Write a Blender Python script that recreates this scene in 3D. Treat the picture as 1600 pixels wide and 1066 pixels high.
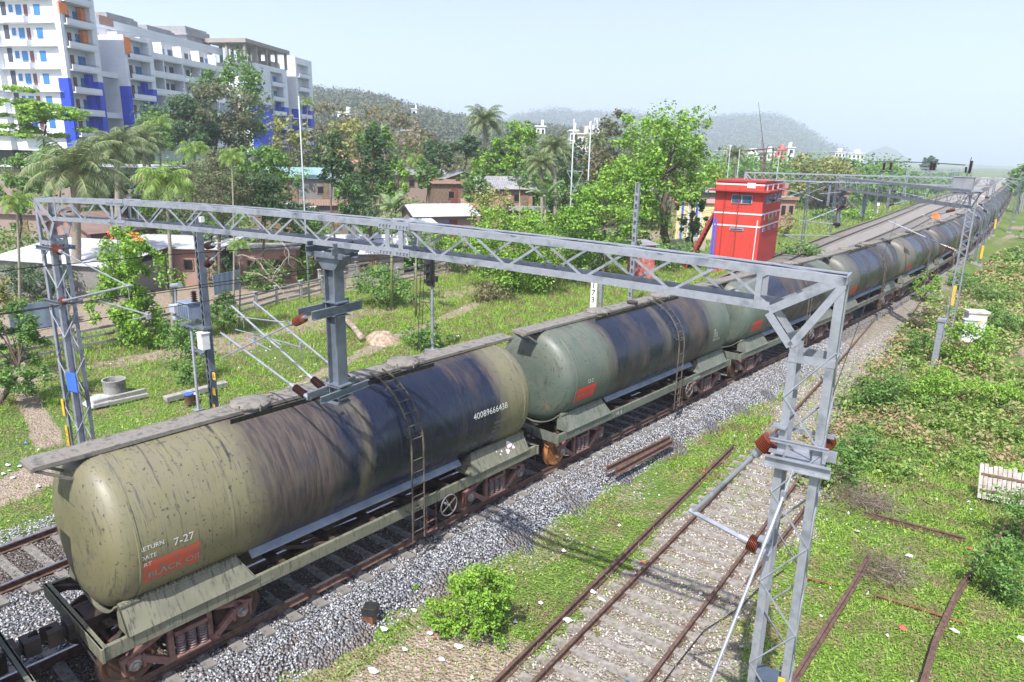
import bpy, math, random
import numpy as np
from mathutils import Vector, Matrix, Euler
for o in list(bpy.data.objects): bpy.data.objects.remove(o, do_unlink=True)
SC = bpy.context.scene
COL = SC.collection
R = math.radians
rnd = random.Random(7)

# ---------------------------------------------------------------- camera
# world: x across the tracks (to the right of the train), y along them, z up from rail level
F, CX, CY, CAMH, TH = 1102.5, 800.0, 533.0, 9.2, 0.68913
_d = np.array([706.1 - CX, 4666.9 - CY, F]); _d /= np.linalg.norm(_d)
UPc = -_d
Hc = np.array([0, 0, 1.0]) - UPc * UPc[2]; Hc /= np.linalg.norm(Hc)
Rc = np.cross(_d, Hc)
if Rc[0] < 0: Rc = -Rc
RW = np.array([math.cos(TH), math.sin(TH), 0]); HW = np.array([-math.sin(TH), math.cos(TH), 0]); ZW = np.array([0, 0, 1.0])
CAM = np.array([11.64, -3.99, CAMH])
def c2w(v): return (v @ Rc) * RW + (v @ Hc) * HW + (v @ UPc) * ZW
def ray(px, py): return c2w(np.array([px - CX, py - CY, F]))
def at(px, py, z):                       # point of the plane z on a line of sight
    d = ray(px, py); t = (z - CAM[2]) / d[2]; return CAM + d * t
def at_y(px, py, y):
    d = ray(px, py); t = (y - CAM[1]) / d[1]; return CAM + d * t
def at_d(px, py, D):                     # point at horizontal depth D
    d = ray(px, py); t = D / (d @ HW); return CAM + d * t
def col(px, D, z):                       # standing point at depth D with height z
    lo, hi = -3000.0, 3000.0
    for _ in range(60):
        m = (lo + hi) / 2
        v = m * Rc + D * Hc + (z - CAMH) * UPc
        if CX + F * v[0] / v[2] < px: lo = m
        else: hi = m
    return CAM + m * RW + D * HW + (z - CAMH) * ZW
def zpix(py, x, y):
    lo, hi = -20.0, CAMH + 2.5 * float((np.array([x, y, 0]) - CAM) @ HW)
    for _ in range(60):
        m = (lo + hi) / 2
        w = np.array([x, y, m]) - CAM
        v = (w @ RW) * Rc + (w @ HW) * Hc + w[2] * UPc
        if CY + F * v[1] / v[2] > py: lo = m
        else: hi = m
    return m
cam = bpy.data.cameras.new("camera"); camo = bpy.data.objects.new("camera", cam); COL.objects.link(camo)
xa, ya, za = c2w(np.array([1., 0, 0])), c2w(np.array([0, -1., 0])), c2w(np.array([0, 0, -1.]))
camo.matrix_world = Matrix(((xa[0], ya[0], za[0], CAM[0]), (xa[1], ya[1], za[1], CAM[1]), (xa[2], ya[2], za[2], CAM[2]), (0, 0, 0, 1)))
cam.sensor_width = 36; cam.lens = F / 1600 * 36; cam.clip_start = 0.2; cam.clip_end = 20000
SC.camera = camo
HAZE = 0.00048

# ---------------------------------------------------------------- sky, sun, exposure
SUN_EL = R(55); SUNV = Vector((0.36, -1.0, 0)).normalized() * math.cos(SUN_EL) + Vector((0, 0, math.sin(SUN_EL)))
w = bpy.data.worlds.new("World"); SC.world = w; w.use_nodes = True
nt = w.node_tree; nt.nodes.clear()
sky = nt.nodes.new("ShaderNodeTexSky"); sky.sky_type = 'NISHITA'; sky.sun_disc = False
sky.sun_elevation = SUN_EL; sky.sun_rotation = math.atan2(SUNV.x, SUNV.y)
sky.altitude = 50; sky.air_density = 0.7; sky.dust_density = 1.6; sky.ozone_density = 4.0
bg = nt.nodes.new("ShaderNodeBackground"); bg.inputs[1].default_value = 0.135
ou = nt.nodes.new("ShaderNodeOutputWorld"); hs = nt.nodes.new('ShaderNodeHueSaturation'); hs.inputs['Saturation'].default_value = .86; tn = nt.nodes.new('ShaderNodeMix'); tn.data_type = 'RGBA'; tn.blend_type = 'MULTIPLY'; tn.inputs[0].default_value = 1; tn.inputs[7].default_value = (1.0, .915, 1.0, 1)   # pale, faintly violet hazy sky
nt.links.new(sky.outputs[0], hs.inputs['Color']); nt.links.new(hs.outputs[0], tn.inputs[6]); nt.links.new(tn.outputs[2], bg.inputs[0]); nt.links.new(bg.outputs[0], ou.inputs[0])
sl = bpy.data.lights.new("sun", 'SUN'); sl.energy = 4.6; sl.angle = R(0.6); sl.color = (1.0, 0.965, 0.91)
so = bpy.data.objects.new("sun", sl); COL.objects.link(so); so.rotation_euler = SUNV.to_track_quat('Z', 'Y').to_euler(); so.location = (0, 0, 60)
SC.view_settings.view_transform = 'Standard'; SC.view_settings.look = 'None'; SC.view_settings.gamma = 1
SC.view_settings.exposure = 1.02
try:
    SC.cycles.volume_bounces = 2; SC.cycles.max_bounces = 6; SC.cycles.diffuse_bounces = 3; SC.cycles.transparent_max_bounces = 8
except Exception: pass

# ---------------------------------------------------------------- helpers: objects
def tag(o, label=None, cat=None, group=None, kind=None):
    if label: o['label'] = label
    if cat: o['category'] = cat
    if group: o['group'] = group
    if kind: o['kind'] = kind
    return o
def thing(name, label, cat, loc=(0, 0, 0), rz=0.0, group=None):
    o = bpy.data.objects.new(name, None); COL.objects.link(o); o.empty_display_size = .3
    o.location = loc; o.rotation_euler = (0, 0, rz)
    return tag(o, label, cat, group)
def kids(o): return [c for c in bpy.data.objects if c.parent == o]
_ch = {}
def reg(c, p): _ch.setdefault(p.name, []).append(c)
def copy_tree(o, parent=None):
    c = o.copy(); COL.objects.link(c)
    if parent is not None: c.parent = parent; reg(c, parent)
    for k in list(_ch.get(o.name, [])): copy_tree(k, c)
    return c

def nrm(a): a = np.asarray(a, float); return a / (np.linalg.norm(a) + 1e-12)
class MB:
    def __init__(s): s.v = []; s.f = []; s.m = []; s.n = 0; s.cur = 0
    def add(s, vs, fs):
        s.v.extend([tuple(map(float, p)) for p in vs]); b = s.n; s.n += len(vs)
        for f in fs: s.f.append(tuple(i + b for i in f)); s.m.append(s.cur)
        return s
    def box(s, c, d, rz=0.0):
        x, y, z = d[0] / 2, d[1] / 2, d[2] / 2; co, si = math.cos(rz), math.sin(rz)
        vs = [(c[0] + a * x * co - b * y * si, c[1] + a * x * si + b * y * co, c[2] + e * z) for a in (-1, 1) for b in (-1, 1) for e in (-1, 1)]
        return s.add(vs, [(0, 1, 3, 2), (4, 6, 7, 5), (0, 4, 5, 1), (2, 3, 7, 6), (0, 2, 6, 4), (1, 5, 7, 3)])
    def bar(s, p, q, wd, ht, up=(0, 0, 1)):
        p, q = np.array(p, float), np.array(q, float); d = nrm(q - p); u = np.array(up, float)
        if abs(d @ u) > .98: u = np.array([1., 0, 0])
        sd = nrm(np.cross(d, u)); u = np.cross(sd, d)
        vs = [b + a * sd * wd / 2 + e * u * ht / 2 for b in (p, q) for a in (-1, 1) for e in (-1, 1)]
        return s.add(vs, [(0, 1, 3, 2), (4, 6, 7, 5), (0, 4, 5, 1), (2, 3, 7, 6), (0, 2, 6, 4), (1, 5, 7, 3)])
    def ang(s, p, q, wd, sx, sy, th=.012):       # steel angle: two flanges along the unit directions sx, sy
        p, q = np.array(p, float), np.array(q, float); sx, sy = nrm(sx), nrm(sy)
        prof = [(0, 0), (wd, 0), (wd, th), (th, th), (th, wd), (0, wd)]
        vs = [b + a * sx + e * sy for b in (p, q) for a, e in prof]; n = 6
        return s.add(vs, [tuple(range(n))[::-1], tuple(range(n, 2 * n))] + [(i, (i + 1) % n, n + (i + 1) % n, n + i) for i in range(n)])
    def chan(s, p, q, wd, fl, face, up=(0, 0, 1), th=.012):    # channel, web width wd along up, flanges fl along face
        p, q = np.array(p, float), np.array(q, float); sx, sy = nrm(face), nrm(up); h = wd / 2
        prof = [(0, -h), (fl, -h), (fl, -h + th), (th, -h + th), (th, h - th), (fl, h - th), (fl, h), (0, h)]
        vs = [b + a * sx + e * sy for b in (p, q) for a, e in prof]; n = 8
        return s.add(vs, [tuple(range(n))[::-1], tuple(range(n, 2 * n))] + [(i, (i + 1) % n, n + (i + 1) % n, n + i) for i in range(n)])
    def tube(s, p, q, r, n=8, r2=None):
        return s.ptube([p, q], [r, r if r2 is None else r2], n)
    def ptube(s, pts, r, n=8, caps=True):
        pts = [np.array(p, float) for p in pts]; L = len(pts)
        rr = r if hasattr(r, '__len__') else [r] * L
        vs = []; pu = None
        for i in range(L):
            d = nrm(pts[min(i + 1, L - 1)] - pts[max(i - 1, 0)])
            if pu is None: pu = nrm(np.cross(d, (0.3, 0.9, 0.31) if abs(d[2]) > .9 else (0, 0, 1)))
            pu = nrm(pu - d * (pu @ d)); pv = np.cross(d, pu)
            for k in range(n):
                a = 2 * math.pi * k / n; vs.append(pts[i] + rr[i] * (math.cos(a) * pu + math.sin(a) * pv))
        fs = [(i * n + k, i * n + (k + 1) % n, (i + 1) * n + (k + 1) % n, (i + 1) * n + k) for i in range(L - 1) for k in range(n)]
        if caps: fs += [tuple(range(n))[::-1], tuple(range((L - 1) * n, L * n))]
        return s.add(vs, fs)
    def lathe(s, prof, base, axis=(0, 0, 1), n=20):     # prof: (distance along the axis, radius)
        base = np.array(base, float); ax = nrm(axis)
        return s.ptube_raw([base + ax * h for h, r in prof], [max(r, 1e-4) for h, r in prof], ax, n)
    def ptube_raw(s, pts, rr, d, n):
        pu = nrm(np.cross(d, (1, 0, 0) if abs(d[0]) < .9 else (0, 0, 1))); pv = np.cross(d, pu); L = len(pts); vs = []
        for i in range(L):
            for k in range(n):
                a = 2 * math.pi * k / n; vs.append(pts[i] + rr[i] * (math.cos(a) * pu + math.sin(a) * pv))
        fs = [(i * n + k, i * n + (k + 1) % n, (i + 1) * n + (k + 1) % n, (i + 1) * n + k) for i in range(L - 1) for k in range(n)]
        fs += [tuple(range(n))[::-1], tuple(range((L - 1) * n, L * n))]
        return s.add(vs, fs)
    def prism(s, poly, vec):
        n = len(poly); vec = np.array(vec, float); vs = [np.array(p, float) for p in poly]; vs += [p + vec for p in vs]
        return s.add(vs, [tuple(range(n))[::-1], tuple(range(n, 2 * n))] + [(i, (i + 1) % n, n + (i + 1) % n, n + i) for i in range(n)])
    def build(s, name, mats, parent=None, smooth=None, bevel=0.0, loc=None, label=None):
        me = bpy.data.meshes.new(name); me.from_pydata(s.v, [], s.f)
        mats = mats if isinstance(mats, (list, tuple)) else [mats]
        for m in mats: me.materials.append(m)
        if len(mats) > 1: me.polygons.foreach_set('material_index', s.m)
        return link(name, me, parent, smooth, bevel, loc, label)
def fixn(me):
    import bmesh
    b = bmesh.new(); b.from_mesh(me); bmesh.ops.recalc_face_normals(b, faces=b.faces); b.to_mesh(me); b.free()
def link(name, me, parent=None, smooth=None, bevel=0.0, loc=None, label=None, fix=True):
    if fix: fixn(me)
    if smooth:
        me.polygons.foreach_set('use_smooth', [True] * len(me.polygons))
        if smooth is not True: me.set_sharp_from_angle(angle=R(smooth))
    o = bpy.data.objects.new(name, me); COL.objects.link(o)
    if parent is not None: o.parent = parent; reg(o, parent)
    if loc is not None: o.location = loc
    if bevel:
        b = o.modifiers.new('bevel', 'BEVEL'); b.width = bevel; b.segments = 1; b.limit_method = 'ANGLE'
    if label: o['label'] = label
    return o
def npmesh(name, V, Fq, mats, parent=None, attr=None, smooth=False):      # numpy mesh, faces all of one size
    V = np.asarray(V, np.float32); Fq = np.asarray(Fq, np.int32); k = Fq.shape[1]
    me = bpy.data.meshes.new(name); me.vertices.add(len(V)); me.vertices.foreach_set('co', V.ravel())
    me.loops.add(Fq.size); me.loops.foreach_set('vertex_index', Fq.ravel())
    me.polygons.add(len(Fq)); me.polygons.foreach_set('loop_start', np.arange(0, Fq.size, k, dtype=np.int32))
    me.polygons.foreach_set('loop_total', np.full(len(Fq), k, np.int32))
    me.update(calc_edges=True)
    for m in (mats if isinstance(mats, (list, tuple)) else [mats]): me.materials.append(m)
    if attr:
        for an, av in attr.items():
            at_ = me.attributes.new(an, 'FLOAT', 'POINT'); at_.data.foreach_set('value', np.asarray(av, np.float32))
    if smooth: me.polygons.foreach_set('use_smooth', [True] * len(me.polygons))
    return link(name, me, parent, fix=False)

# ---------------------------------------------------------------- helpers: materials
class NT:
    def __init__(s, name):
        s.m = bpy.data.materials.new(name); s.m.use_nodes = True; s.t = s.m.node_tree; s.t.nodes.clear()
        s.out = s.t.nodes.new('ShaderNodeOutputMaterial'); s.b = s.t.nodes.new('ShaderNodeBsdfPrincipled')
        s.t.links.new(s.b.outputs[0], s.out.inputs[0])
    def n(s, kind, **kw):
        nd = s.t.nodes.new('ShaderNode' + kind)
        for k, v in kw.items():
            if k.startswith('i_'):
                key = k[2:]; key = int(key) if key.isdigit() else key.replace('_', ' ')
                s.set(nd.inputs[key], v)
            else: setattr(nd, k, v)
        return nd
    def set(s, inp, v):
        if isinstance(v, bpy.types.NodeSocket): s.t.links.new(v, inp)
        elif isinstance(v, bpy.types.Node): s.t.links.new(v.outputs[0], inp)
        else:
            if hasattr(inp.default_value, '__len__') and not hasattr(v, '__len__'): v = (v,) * len(inp.default_value)
            if hasattr(inp.default_value, '__len__') and len(inp.default_value) == 4 and len(v) == 3: v = tuple(v) + (1,)
            inp.default_value = v
    def co(s, kind='Object'):
        if kind == 'Pos': return s.n('NewGeometry').outputs['Position']
        return s.n('TexCoord').outputs[kind]
    def noise(s, vec, scale, detail=5, rough=.6, dist=0.0):
        return s.n('TexNoise', i_Vector=vec, i_Scale=scale, i_Detail=detail, i_Roughness=rough, i_Distortion=dist).outputs[0]
    def ramp(s, fac, stops, interp='LINEAR'):
        r = s.n('ValToRGB', i_Fac=fac); cr = r.color_ramp; cr.interpolation = interp
        while len(cr.elements) < len(stops): cr.elements.new(.5)
        for e, (p, c) in zip(cr.elements, stops):
            e.position = p; c = c if hasattr(c, '__len__') else (c, c, c); e.color = tuple(c) + (1,)
        return r.outputs[0]
    def mix(s, fac, a, b, mode='MIX'):
        m = s.n('Mix', data_type='RGBA', blend_type=mode); s.set(m.inputs[0], fac); s.set(m.inputs[6], a); s.set(m.inputs[7], b); return m.outputs[2]
    def math(s, op, a, b=None, c=None, clamp=False):
        m = s.n('Math', operation=op, use_clamp=clamp); s.set(m.inputs[0], a)
        if b is not None: s.set(m.inputs[1], b)
        if c is not None: s.set(m.inputs[2], c)
        return m.outputs[0]
    def mapr(s, v, a, b, c=0., d=1.):
        m = s.n('MapRange'); m.clamp = True
        for i, x in enumerate((v, a, b, c, d)): s.set(m.inputs[i], x)
        return m.outputs[0]
    def scl(s, vec, sc):
        m = s.n('VectorMath', operation='MULTIPLY'); s.set(m.inputs[0], vec); s.set(m.inputs[1], sc); return m.outputs[0]
    def xyz(s, vec): return s.n('SeparateXYZ', i_0=vec).outputs
    def bump(s, h, st=.3, dist=.02):
        b = s.n('Bump', i_Strength=st, i_Distance=dist, i_Height=h); s.t.links.new(b.outputs[0], s.b.inputs['Normal']); return b
    def fin(s, col, rough=.7, metal=0., spec=.5):
        s.set(s.b.inputs['Base Color'], col); s.set(s.b.inputs['Roughness'], rough); s.set(s.b.inputs['Metallic'], metal)
        s.set(s.b.inputs['Specular IOR Level'], spec); return s.m
MATS = {}
def mat(name, c1, c2=None, scale=4., rough=.7, metal=0., bump=0., bscale=30., coord='Object', contrast=(.35, .65), c3=None, stretch=None, spec=.5):
    if name in MATS: return MATS[name]
    t = NT(name); v = t.co(coord)
    if stretch: v2 = t.scl(v, stretch)
    else: v2 = v
    c = c1
    if c2 is not None:
        st = [(contrast[0], c1), (contrast[1], c2)] if c3 is None else [(contrast[0], c1), ((contrast[0] + contrast[1]) / 2, c2), (contrast[1], c3)]
        c = t.ramp(t.noise(v2, scale, 7, .62), st)
    if bump: t.bump(t.noise(v, bscale, 4, .6), bump, .02)
    MATS[name] = t.fin(c, rough, metal, spec); return MATS[name]

galv = mat('galvanised_steel', (.17, .19, .22), (.34, .36, .40), 3.2, .5, .45, .08, 40, c3=(.24, .26, .29), contrast=(.3, .7))
galvd = mat('weathered_steel', (.11, .13, .16), (.19, .22, .26), 2.5, .5, .4, .1, 30)
rust = mat('rust', (.10, .045, .025), (.26, .11, .05), 5, .85, .1, .3, 60)
rustr = mat('rail_rust', (.075, .045, .035), (.17, .10, .075), 9, .75, .25, .2, 60)
railtop = mat('polished_railhead', (.30, .29, .29), (.5, .5, .52), 6, .22, .9)
brownins = mat('brown_porcelain', (.10, .025, .012), (.16, .04, .02), 3, .18)
darkins = mat('dark_porcelain', (.03, .014, .014), (.05, .022, .02), 3, .15)
whitep = mat('white_paint', (.72, .73, .72), (.58, .58, .56), 2.5, .5)
yellowp = mat('yellow_paint', (.75, .47, .03), (.62, .36, .03), 6, .55)
blackp = mat('black_paint', (.015, .015, .017), (.03, .03, .03), 6, .45)
bluep = mat('blue_paint', (.04, .12, .62), (.05, .16, .7), 4, .5)
conc = mat('concrete', (.17, .165, .15), (.31, .30, .28), 3.5, .9, 0, .35, 40, c3=(.24, .235, .21))
concs = mat('sleeper_concrete', (.11, .105, .095), (.22, .205, .185), 6, .9, 0, .35, 50)
concp = mat('bleached_sleeper', (.15, .135, .115), (.29, .265, .235), 6, .9, 0, .35, 50)
wire = mat('dark_wire', (.03, .032, .035), None, rough=.5, metal=.6)
bark = mat('bark', (.07, .05, .035), (.16, .125, .095), 8, .95, 0, .6, 40, stretch=(1, 1, .25))
barkp = mat('pale_bark', (.20, .17, .13), (.34, .30, .25), 9, .95, 0, .5, 40, stretch=(1, 1, 1.6))
glass = mat('window_glass', (.02, .04, .08), (.05, .10, .17), 1.5, .12)
wood = mat('weathered_wood', (.12, .08, .05), (.24, .17, .11), 4, .85, 0, .3, 30)

# path helper -------------------------------------------------------------
def spline(pts):
    xs = np.array([p[0] for p in pts], float); ys = np.array([p[1] for p in pts], float)
    m = np.gradient(ys, xs)
    def fn(t):
        t = np.asarray(t, float); i = np.clip(np.searchsorted(xs, t) - 1, 0, len(xs) - 2); h = xs[i + 1] - xs[i]; u = (t - xs[i]) / h
        r = (2 * u**3 - 3 * u**2 + 1) * ys[i] + (u**3 - 2 * u**2 + u) * h * m[i] + (-2 * u**3 + 3 * u**2) * ys[i + 1] + (u**3 - u**2) * h * m[i + 1]
        return np.where(t < xs[0], ys[0] + m[0] * (t - xs[0]), np.where(t > xs[-1], ys[-1] + m[-1] * (t - xs[-1]), r))
    return fn
TRAIN = spline([(-30, -1.25), (0, -1.02), (12, -.86), (24, -.45), (40, .30), (55, .60), (70, .50), (90, -.25), (110, -1.25), (140, -3.3), (195, -7.4), (282, -14.2), (400, -25), (600, -46)])
LEFT = spline([(-30, -4.2), (0, -6.05), (30, -8.3), (62, -11.45), (82, -13.3), (130, -17.0), (210, -23.6), (290, -29), (400, -39), (600, -62)])
MID = spline([(18, -7.5), (40, -8.1), (74, -8.4), (90, -9.1), (110, -10.3), (140, -12.6), (200, -16.3), (290, -23), (400, -32.5), (600, -54)])
SIDE = spline([(-12, 6.95), (5.9, 5.65), (14, 5.08), (35, 3.35), (53, 1.75), (66, .55), (74, .42)])
def sidez(t): return np.interp(t, [-20, 30, 66], [-.55, -.55, 0.0])
# ================================================================ terrain
_g = np.random.RandomState(3)
_ph = _g.rand(40) * 6.28; _an = _g.rand(40) * 6.28; _fr = 2 ** (_g.rand(40) * 5 - 2.6)
def bumps(x, y, lo=0, hi=40):
    r = 0
    for i in range(lo, hi):
        f = _fr[i]; r = r + np.sin(f * (x * math.cos(_an[i]) + y * math.sin(_an[i])) + _ph[i]) / (1 + f * 1.3)
    return r / 6
def sst(x, a, b):
    u = np.clip((x - a) / (b - a), 0, 1); return u * u * (3 - 2 * u)
def gh(x, y):
    x = np.asarray(x, float); y = np.asarray(y, float)
    L = LEFT(y); T = TRAIN(y); S = SIDE(y); sz = sidez(y)
    left = -1.15 - .45 * sst(-x, 30, 50) + .10 * bumps(x, y)
    right = -.74 + .05 * bumps(x, y) + .25 * sst(x, 14, 30)
    z = np.where(x < (L + T) / 2, left, right)
    zb = -.46
    e = sst(x, L - 3.6, L - 2.2) * (1 - sst(x, T + 1.6, T + 3.0))
    z = z * (1 - e) + zb * e
    sw = (1 - sst(abs(x - S), 1.9, 3.2)) * (y < 76) * (y > -14)
    z = np.maximum(z, z * (1 - sw) + (sz - .185 + .015 * bumps(x * 3, y * 3)) * sw) - 0.0
    D = (x - CAM[0]) * HW[0] + (y - CAM[1]) * HW[1]; z = z + 5.2 * sst(D, 66, 112) * sst(L - x, 28, 60)
    far = sst(np.hypot(x, y), 230, 480)
    return z * (1 - far) + (-1.4) * far
def sheet(xs, ys): X, Y = np.meshgrid(xs, ys); return X, Y
def segd(x, y, pts):
    r = np.full(np.shape(x), 1e9)
    for (a, b) in zip(pts[:-1], pts[1:]):
        ax, ay = a[:2]; dx, dy = b[0] - ax, b[1] - ay; u = np.clip(((x - ax) * dx + (y - ay) * dy) / (dx * dx + dy * dy), 0, 1)
        r = np.minimum(r, np.hypot(x - ax - u * dx, y - ay - u * dy))
    return r
PATH1 = [at(*p, -1.15)[:2] for p in [(380, 640), (480, 598), (560, 556), (620, 524), (680, 505), (740, 478), (790, 462), (860, 452)]]
PATH2 = [at(*p, -1.15)[:2] for p in [(0, 770), (60, 742), (110, 720)]] 
PATH3 = [at(*p, -1.15)[:2] for p in [(75, 690), (52, 640), (35, 600), (20, 560)]]
def masks(x, y):
    S = SIDE(y); n = bumps(x * 2.1 + 9, y * 2.1, 8, 40)
    wl = np.where(x < S, 1.15, 1.0); grav = (1 - sst(abs(x - S - .1) * wl + .9 * n, 1.35, 2.3)) * (y < 78) * (y > -14)
    d1 = np.minimum(segd(x, y, PATH1) * 1.5, segd(x, y, PATH2)); d1 = np.minimum(d1, segd(x, y, PATH3) * 1.8)
    dirt = 1 - sst(d1 + .5 * n, .45, 1.0)
    L = LEFT(y); T = TRAIN(y)
    dirt = np.maximum(dirt, .42 * (1 - sst(abs(x - (T + 2.9)) + 1.1 * n, .1, .7)))
    n5 = bumps(x * .9 + 31, y * .9 + 7, 4, 40); dirt = np.maximum(dirt, .7 * sst(n5, .12, .42) * (x > T + 3))
    dirt = np.maximum(dirt, .75 * (1 - sst(abs(x + 24.5) + 2.5 * n, .6, 2.2)) * (y < 40))
    dirt = np.maximum(dirt, .9 * sst(-x, 29, 34) * (x > -95) * (y < 90))
    return grav, dirt
xs = np.concatenate([-np.geomspace(3500, 42, 34), np.linspace(-40, -12, 90), np.linspace(-11.8, 16, 240), np.linspace(16.5, 40, 40), np.geomspace(43, 3500, 26)])
ys = np.concatenate([[-400, -150, -60, -25, -12], np.linspace(-8, 30, 300), np.linspace(30.3, 90, 160), np.geomspace(91, 5000, 60)])
X, Y = sheet(xs, ys); Z = gh(X, Y); nx, ny = len(xs), len(ys)
g1, d1 = masks(X, Y)
idx = np.arange(nx * ny).reshape(ny, nx)
Q = np.stack([idx[:-1, :-1], idx[:-1, 1:], idx[1:, 1:], idx[1:, :-1]], -1).reshape(-1, 4)

def stone_colour(t, v, scale, cols):
    vo = t.n('TexVoronoi', i_Vector=v, i_Scale=scale, feature='F1')
    sep = t.n('SeparateColor', i_0=vo.outputs['Color']); c = t.ramp(sep.outputs[0], cols)
    return vo, c
def ground_mat():
    t = NT('ground_cover'); v = t.co('Pos')
    nz = t.noise(v, .9, 8, .65); nf = t.noise(v, 9, 6, .7); nl = t.noise(v, .12, 4, .5)
    grass = t.ramp(nf, [(.30, (.05, .085, .015)), (.48, (.11, .19, .03)), (.62, (.18, .27, .05)), (.78, (.28, .29, .11))])
    dry = t.ramp(nf, [(.3, (.13, .10, .05)), (.6, (.27, .22, .13)), (.8, (.36, .31, .22))])
    gc = t.mix(t.mapr(nz, .50, .66), grass, dry)
    town = t.ramp(nf, [(.3, (.05, .08, .03)), (.7, (.12, .15, .06))])
    gc = t.mix(t.mapr(nl, .4, .6), gc, t.mix(.4, gc, town))
    dn = t.noise(v, 5, 8, .75)
    dirt = t.ramp(dn, [(.28, (.16, .12, .09)), (.5, (.30, .24, .18)), (.72, (.43, .37, .30))])
    vo, st = stone_colour(t, v, 15, [(0, (.20, .185, .165)), (.4, (.34, .32, .285)), (.75, (.46, .43, .39)), (1, (.62, .59, .55))])
    st = t.mix(t.math('MULTIPLY', t.mapr(vo.outputs['Distance'], .02, .055), .45), st, (.12, .10, .07))
    st = t.mix(t.mapr(nz, .50, .64, 0, .85), st, t.mix(.45, dirt, grass)); st = t.mix(t.mapr(t.noise(v, 1.7, 7, .75), .42, .60, 0, .75), st, (.20, .155, .11))
    ag = t.n('Attribute', attribute_name='gravel').outputs['Fac']; ad = t.n('Attribute', attribute_name='dirt').outputs['Fac']
    j = t.math('MULTIPLY', t.math('SUBTRACT', nf, .5), .9)
    c = t.mix(t.mapr(t.math('ADD', ad, j), .35, .62), gc, dirt)
    c = t.mix(t.mapr(t.math('ADD', ag, j), .35, .6), c, st)
    h = t.math('ADD', t.math('MULTIPLY', nf, .6), t.math('MULTIPLY', vo.outputs['Distance'], -4.0))
    t.bump(h, .7, .03)
    return t.fin(c, .95, 0, .2)
ground = npmesh('ground', np.stack([X, Y, Z], -1).reshape(-1, 3), Q, ground_mat(), attr={'gravel': g1.ravel(), 'dirt': d1.ravel()}, smooth=True)
tag(ground, kind='structure')

# ---------------------------------------------------------------- ballast of the main lines
def ballast_mat():
    t = NT('ballast_stone'); v = t.co('Pos')
    vo, c = stone_colour(t, v, 15, [(0, (.15, .16, .18)), (.35, (.26, .275, .30)), (.7, (.38, .39, .42)), (.9, (.50, .50, .50)), (1, (.64, .63, .61))])
    far = t.noise(v, .35, 6, .6)
    c = t.mix(t.mapr(vo.outputs['Distance'], .018, .05, 0, .5), c, (.07, .072, .08))
    c = t.mix(t.mapr(t.noise(t.scl(v, (1.4, .16, 1)), 1.0, 6, .65), .42, .6, 0, .7), c, (.25, .20, .16))
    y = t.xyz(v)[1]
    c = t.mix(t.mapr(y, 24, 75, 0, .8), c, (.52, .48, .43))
    c = t.mix(t.math('MULTIPLY', t.n('Attribute', attribute_name='oily').outputs['Fac'], .85), c, (.12, .095, .075))
    t.bump(t.math('MULTIPLY', vo.outputs['Distance'], -6), .9, .05)
    return t.fin(c, .9, 0, .3)
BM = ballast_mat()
def ribbon(name, prof, t, mats, parent=None, wob=.012, kind='structure'):
    # prof(t) -> rows of (x, z)
    P = np.array([[(x, tt, z) for x, z in prof(tt)] for tt in t]); a, b = P.shape[:2]
    P[..., 2] += wob * bumps(P[..., 0] * 5, P[..., 1] * 5)
    ii = np.arange(a * b).reshape(a, b)
    q = np.stack([ii[:-1, :-1], ii[:-1, 1:], ii[1:, 1:], ii[1:, :-1]], -1).reshape(-1, 4)
    X_, Y_ = P[..., 0], P[..., 1]; oil = np.zeros(X_.shape)
    for f_ in (LEFT, TRAIN, MID): oil = np.maximum(oil, (1 - sst(abs(X_ - f_(Y_)), .75, 1.25)) * ((f_ is not MID) | (Y_ > 50)))
    o = npmesh(name, P.reshape(-1, 3), q, mats, parent, attr={'oily': oil.ravel()}, smooth=True)
    if kind: o['kind'] = kind
    return o
def bprof(t):
    L, T = float(LEFT(t)), float(TRAIN(t)); q = float(np.interp(t, [26, 44], [0, 1.25])); w = .16 * math.sin(t * 2.3) + .1 * math.sin(t * 5.1)
    xs_ = [L - 3.1 + w, L - 2.3, L - 1.5] + list(np.linspace(L - 1.2, T + 1.3 - q * .1, 46)) + [T + 1.6 - q * .2, T + 2.1 + w * .5 - q * .6, T + 2.75 + w - q]
    mid = (L + T) / 2
    zs_ = [-1.15, -.62, -.27] + [-.205 - (.07 if abs(x - L) > 1.35 and abs(x - T) > 1.35 else 0) for x in xs_[3:-3]] + [-.25, -.45, -.86]
    return list(zip(xs_, zs_))
ribbon('ballast_bed', bprof, np.concatenate([np.arange(-30, 60, .35), np.arange(60, 150, 1.0), np.arange(150, 620, 5.0)]), BM)

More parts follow.
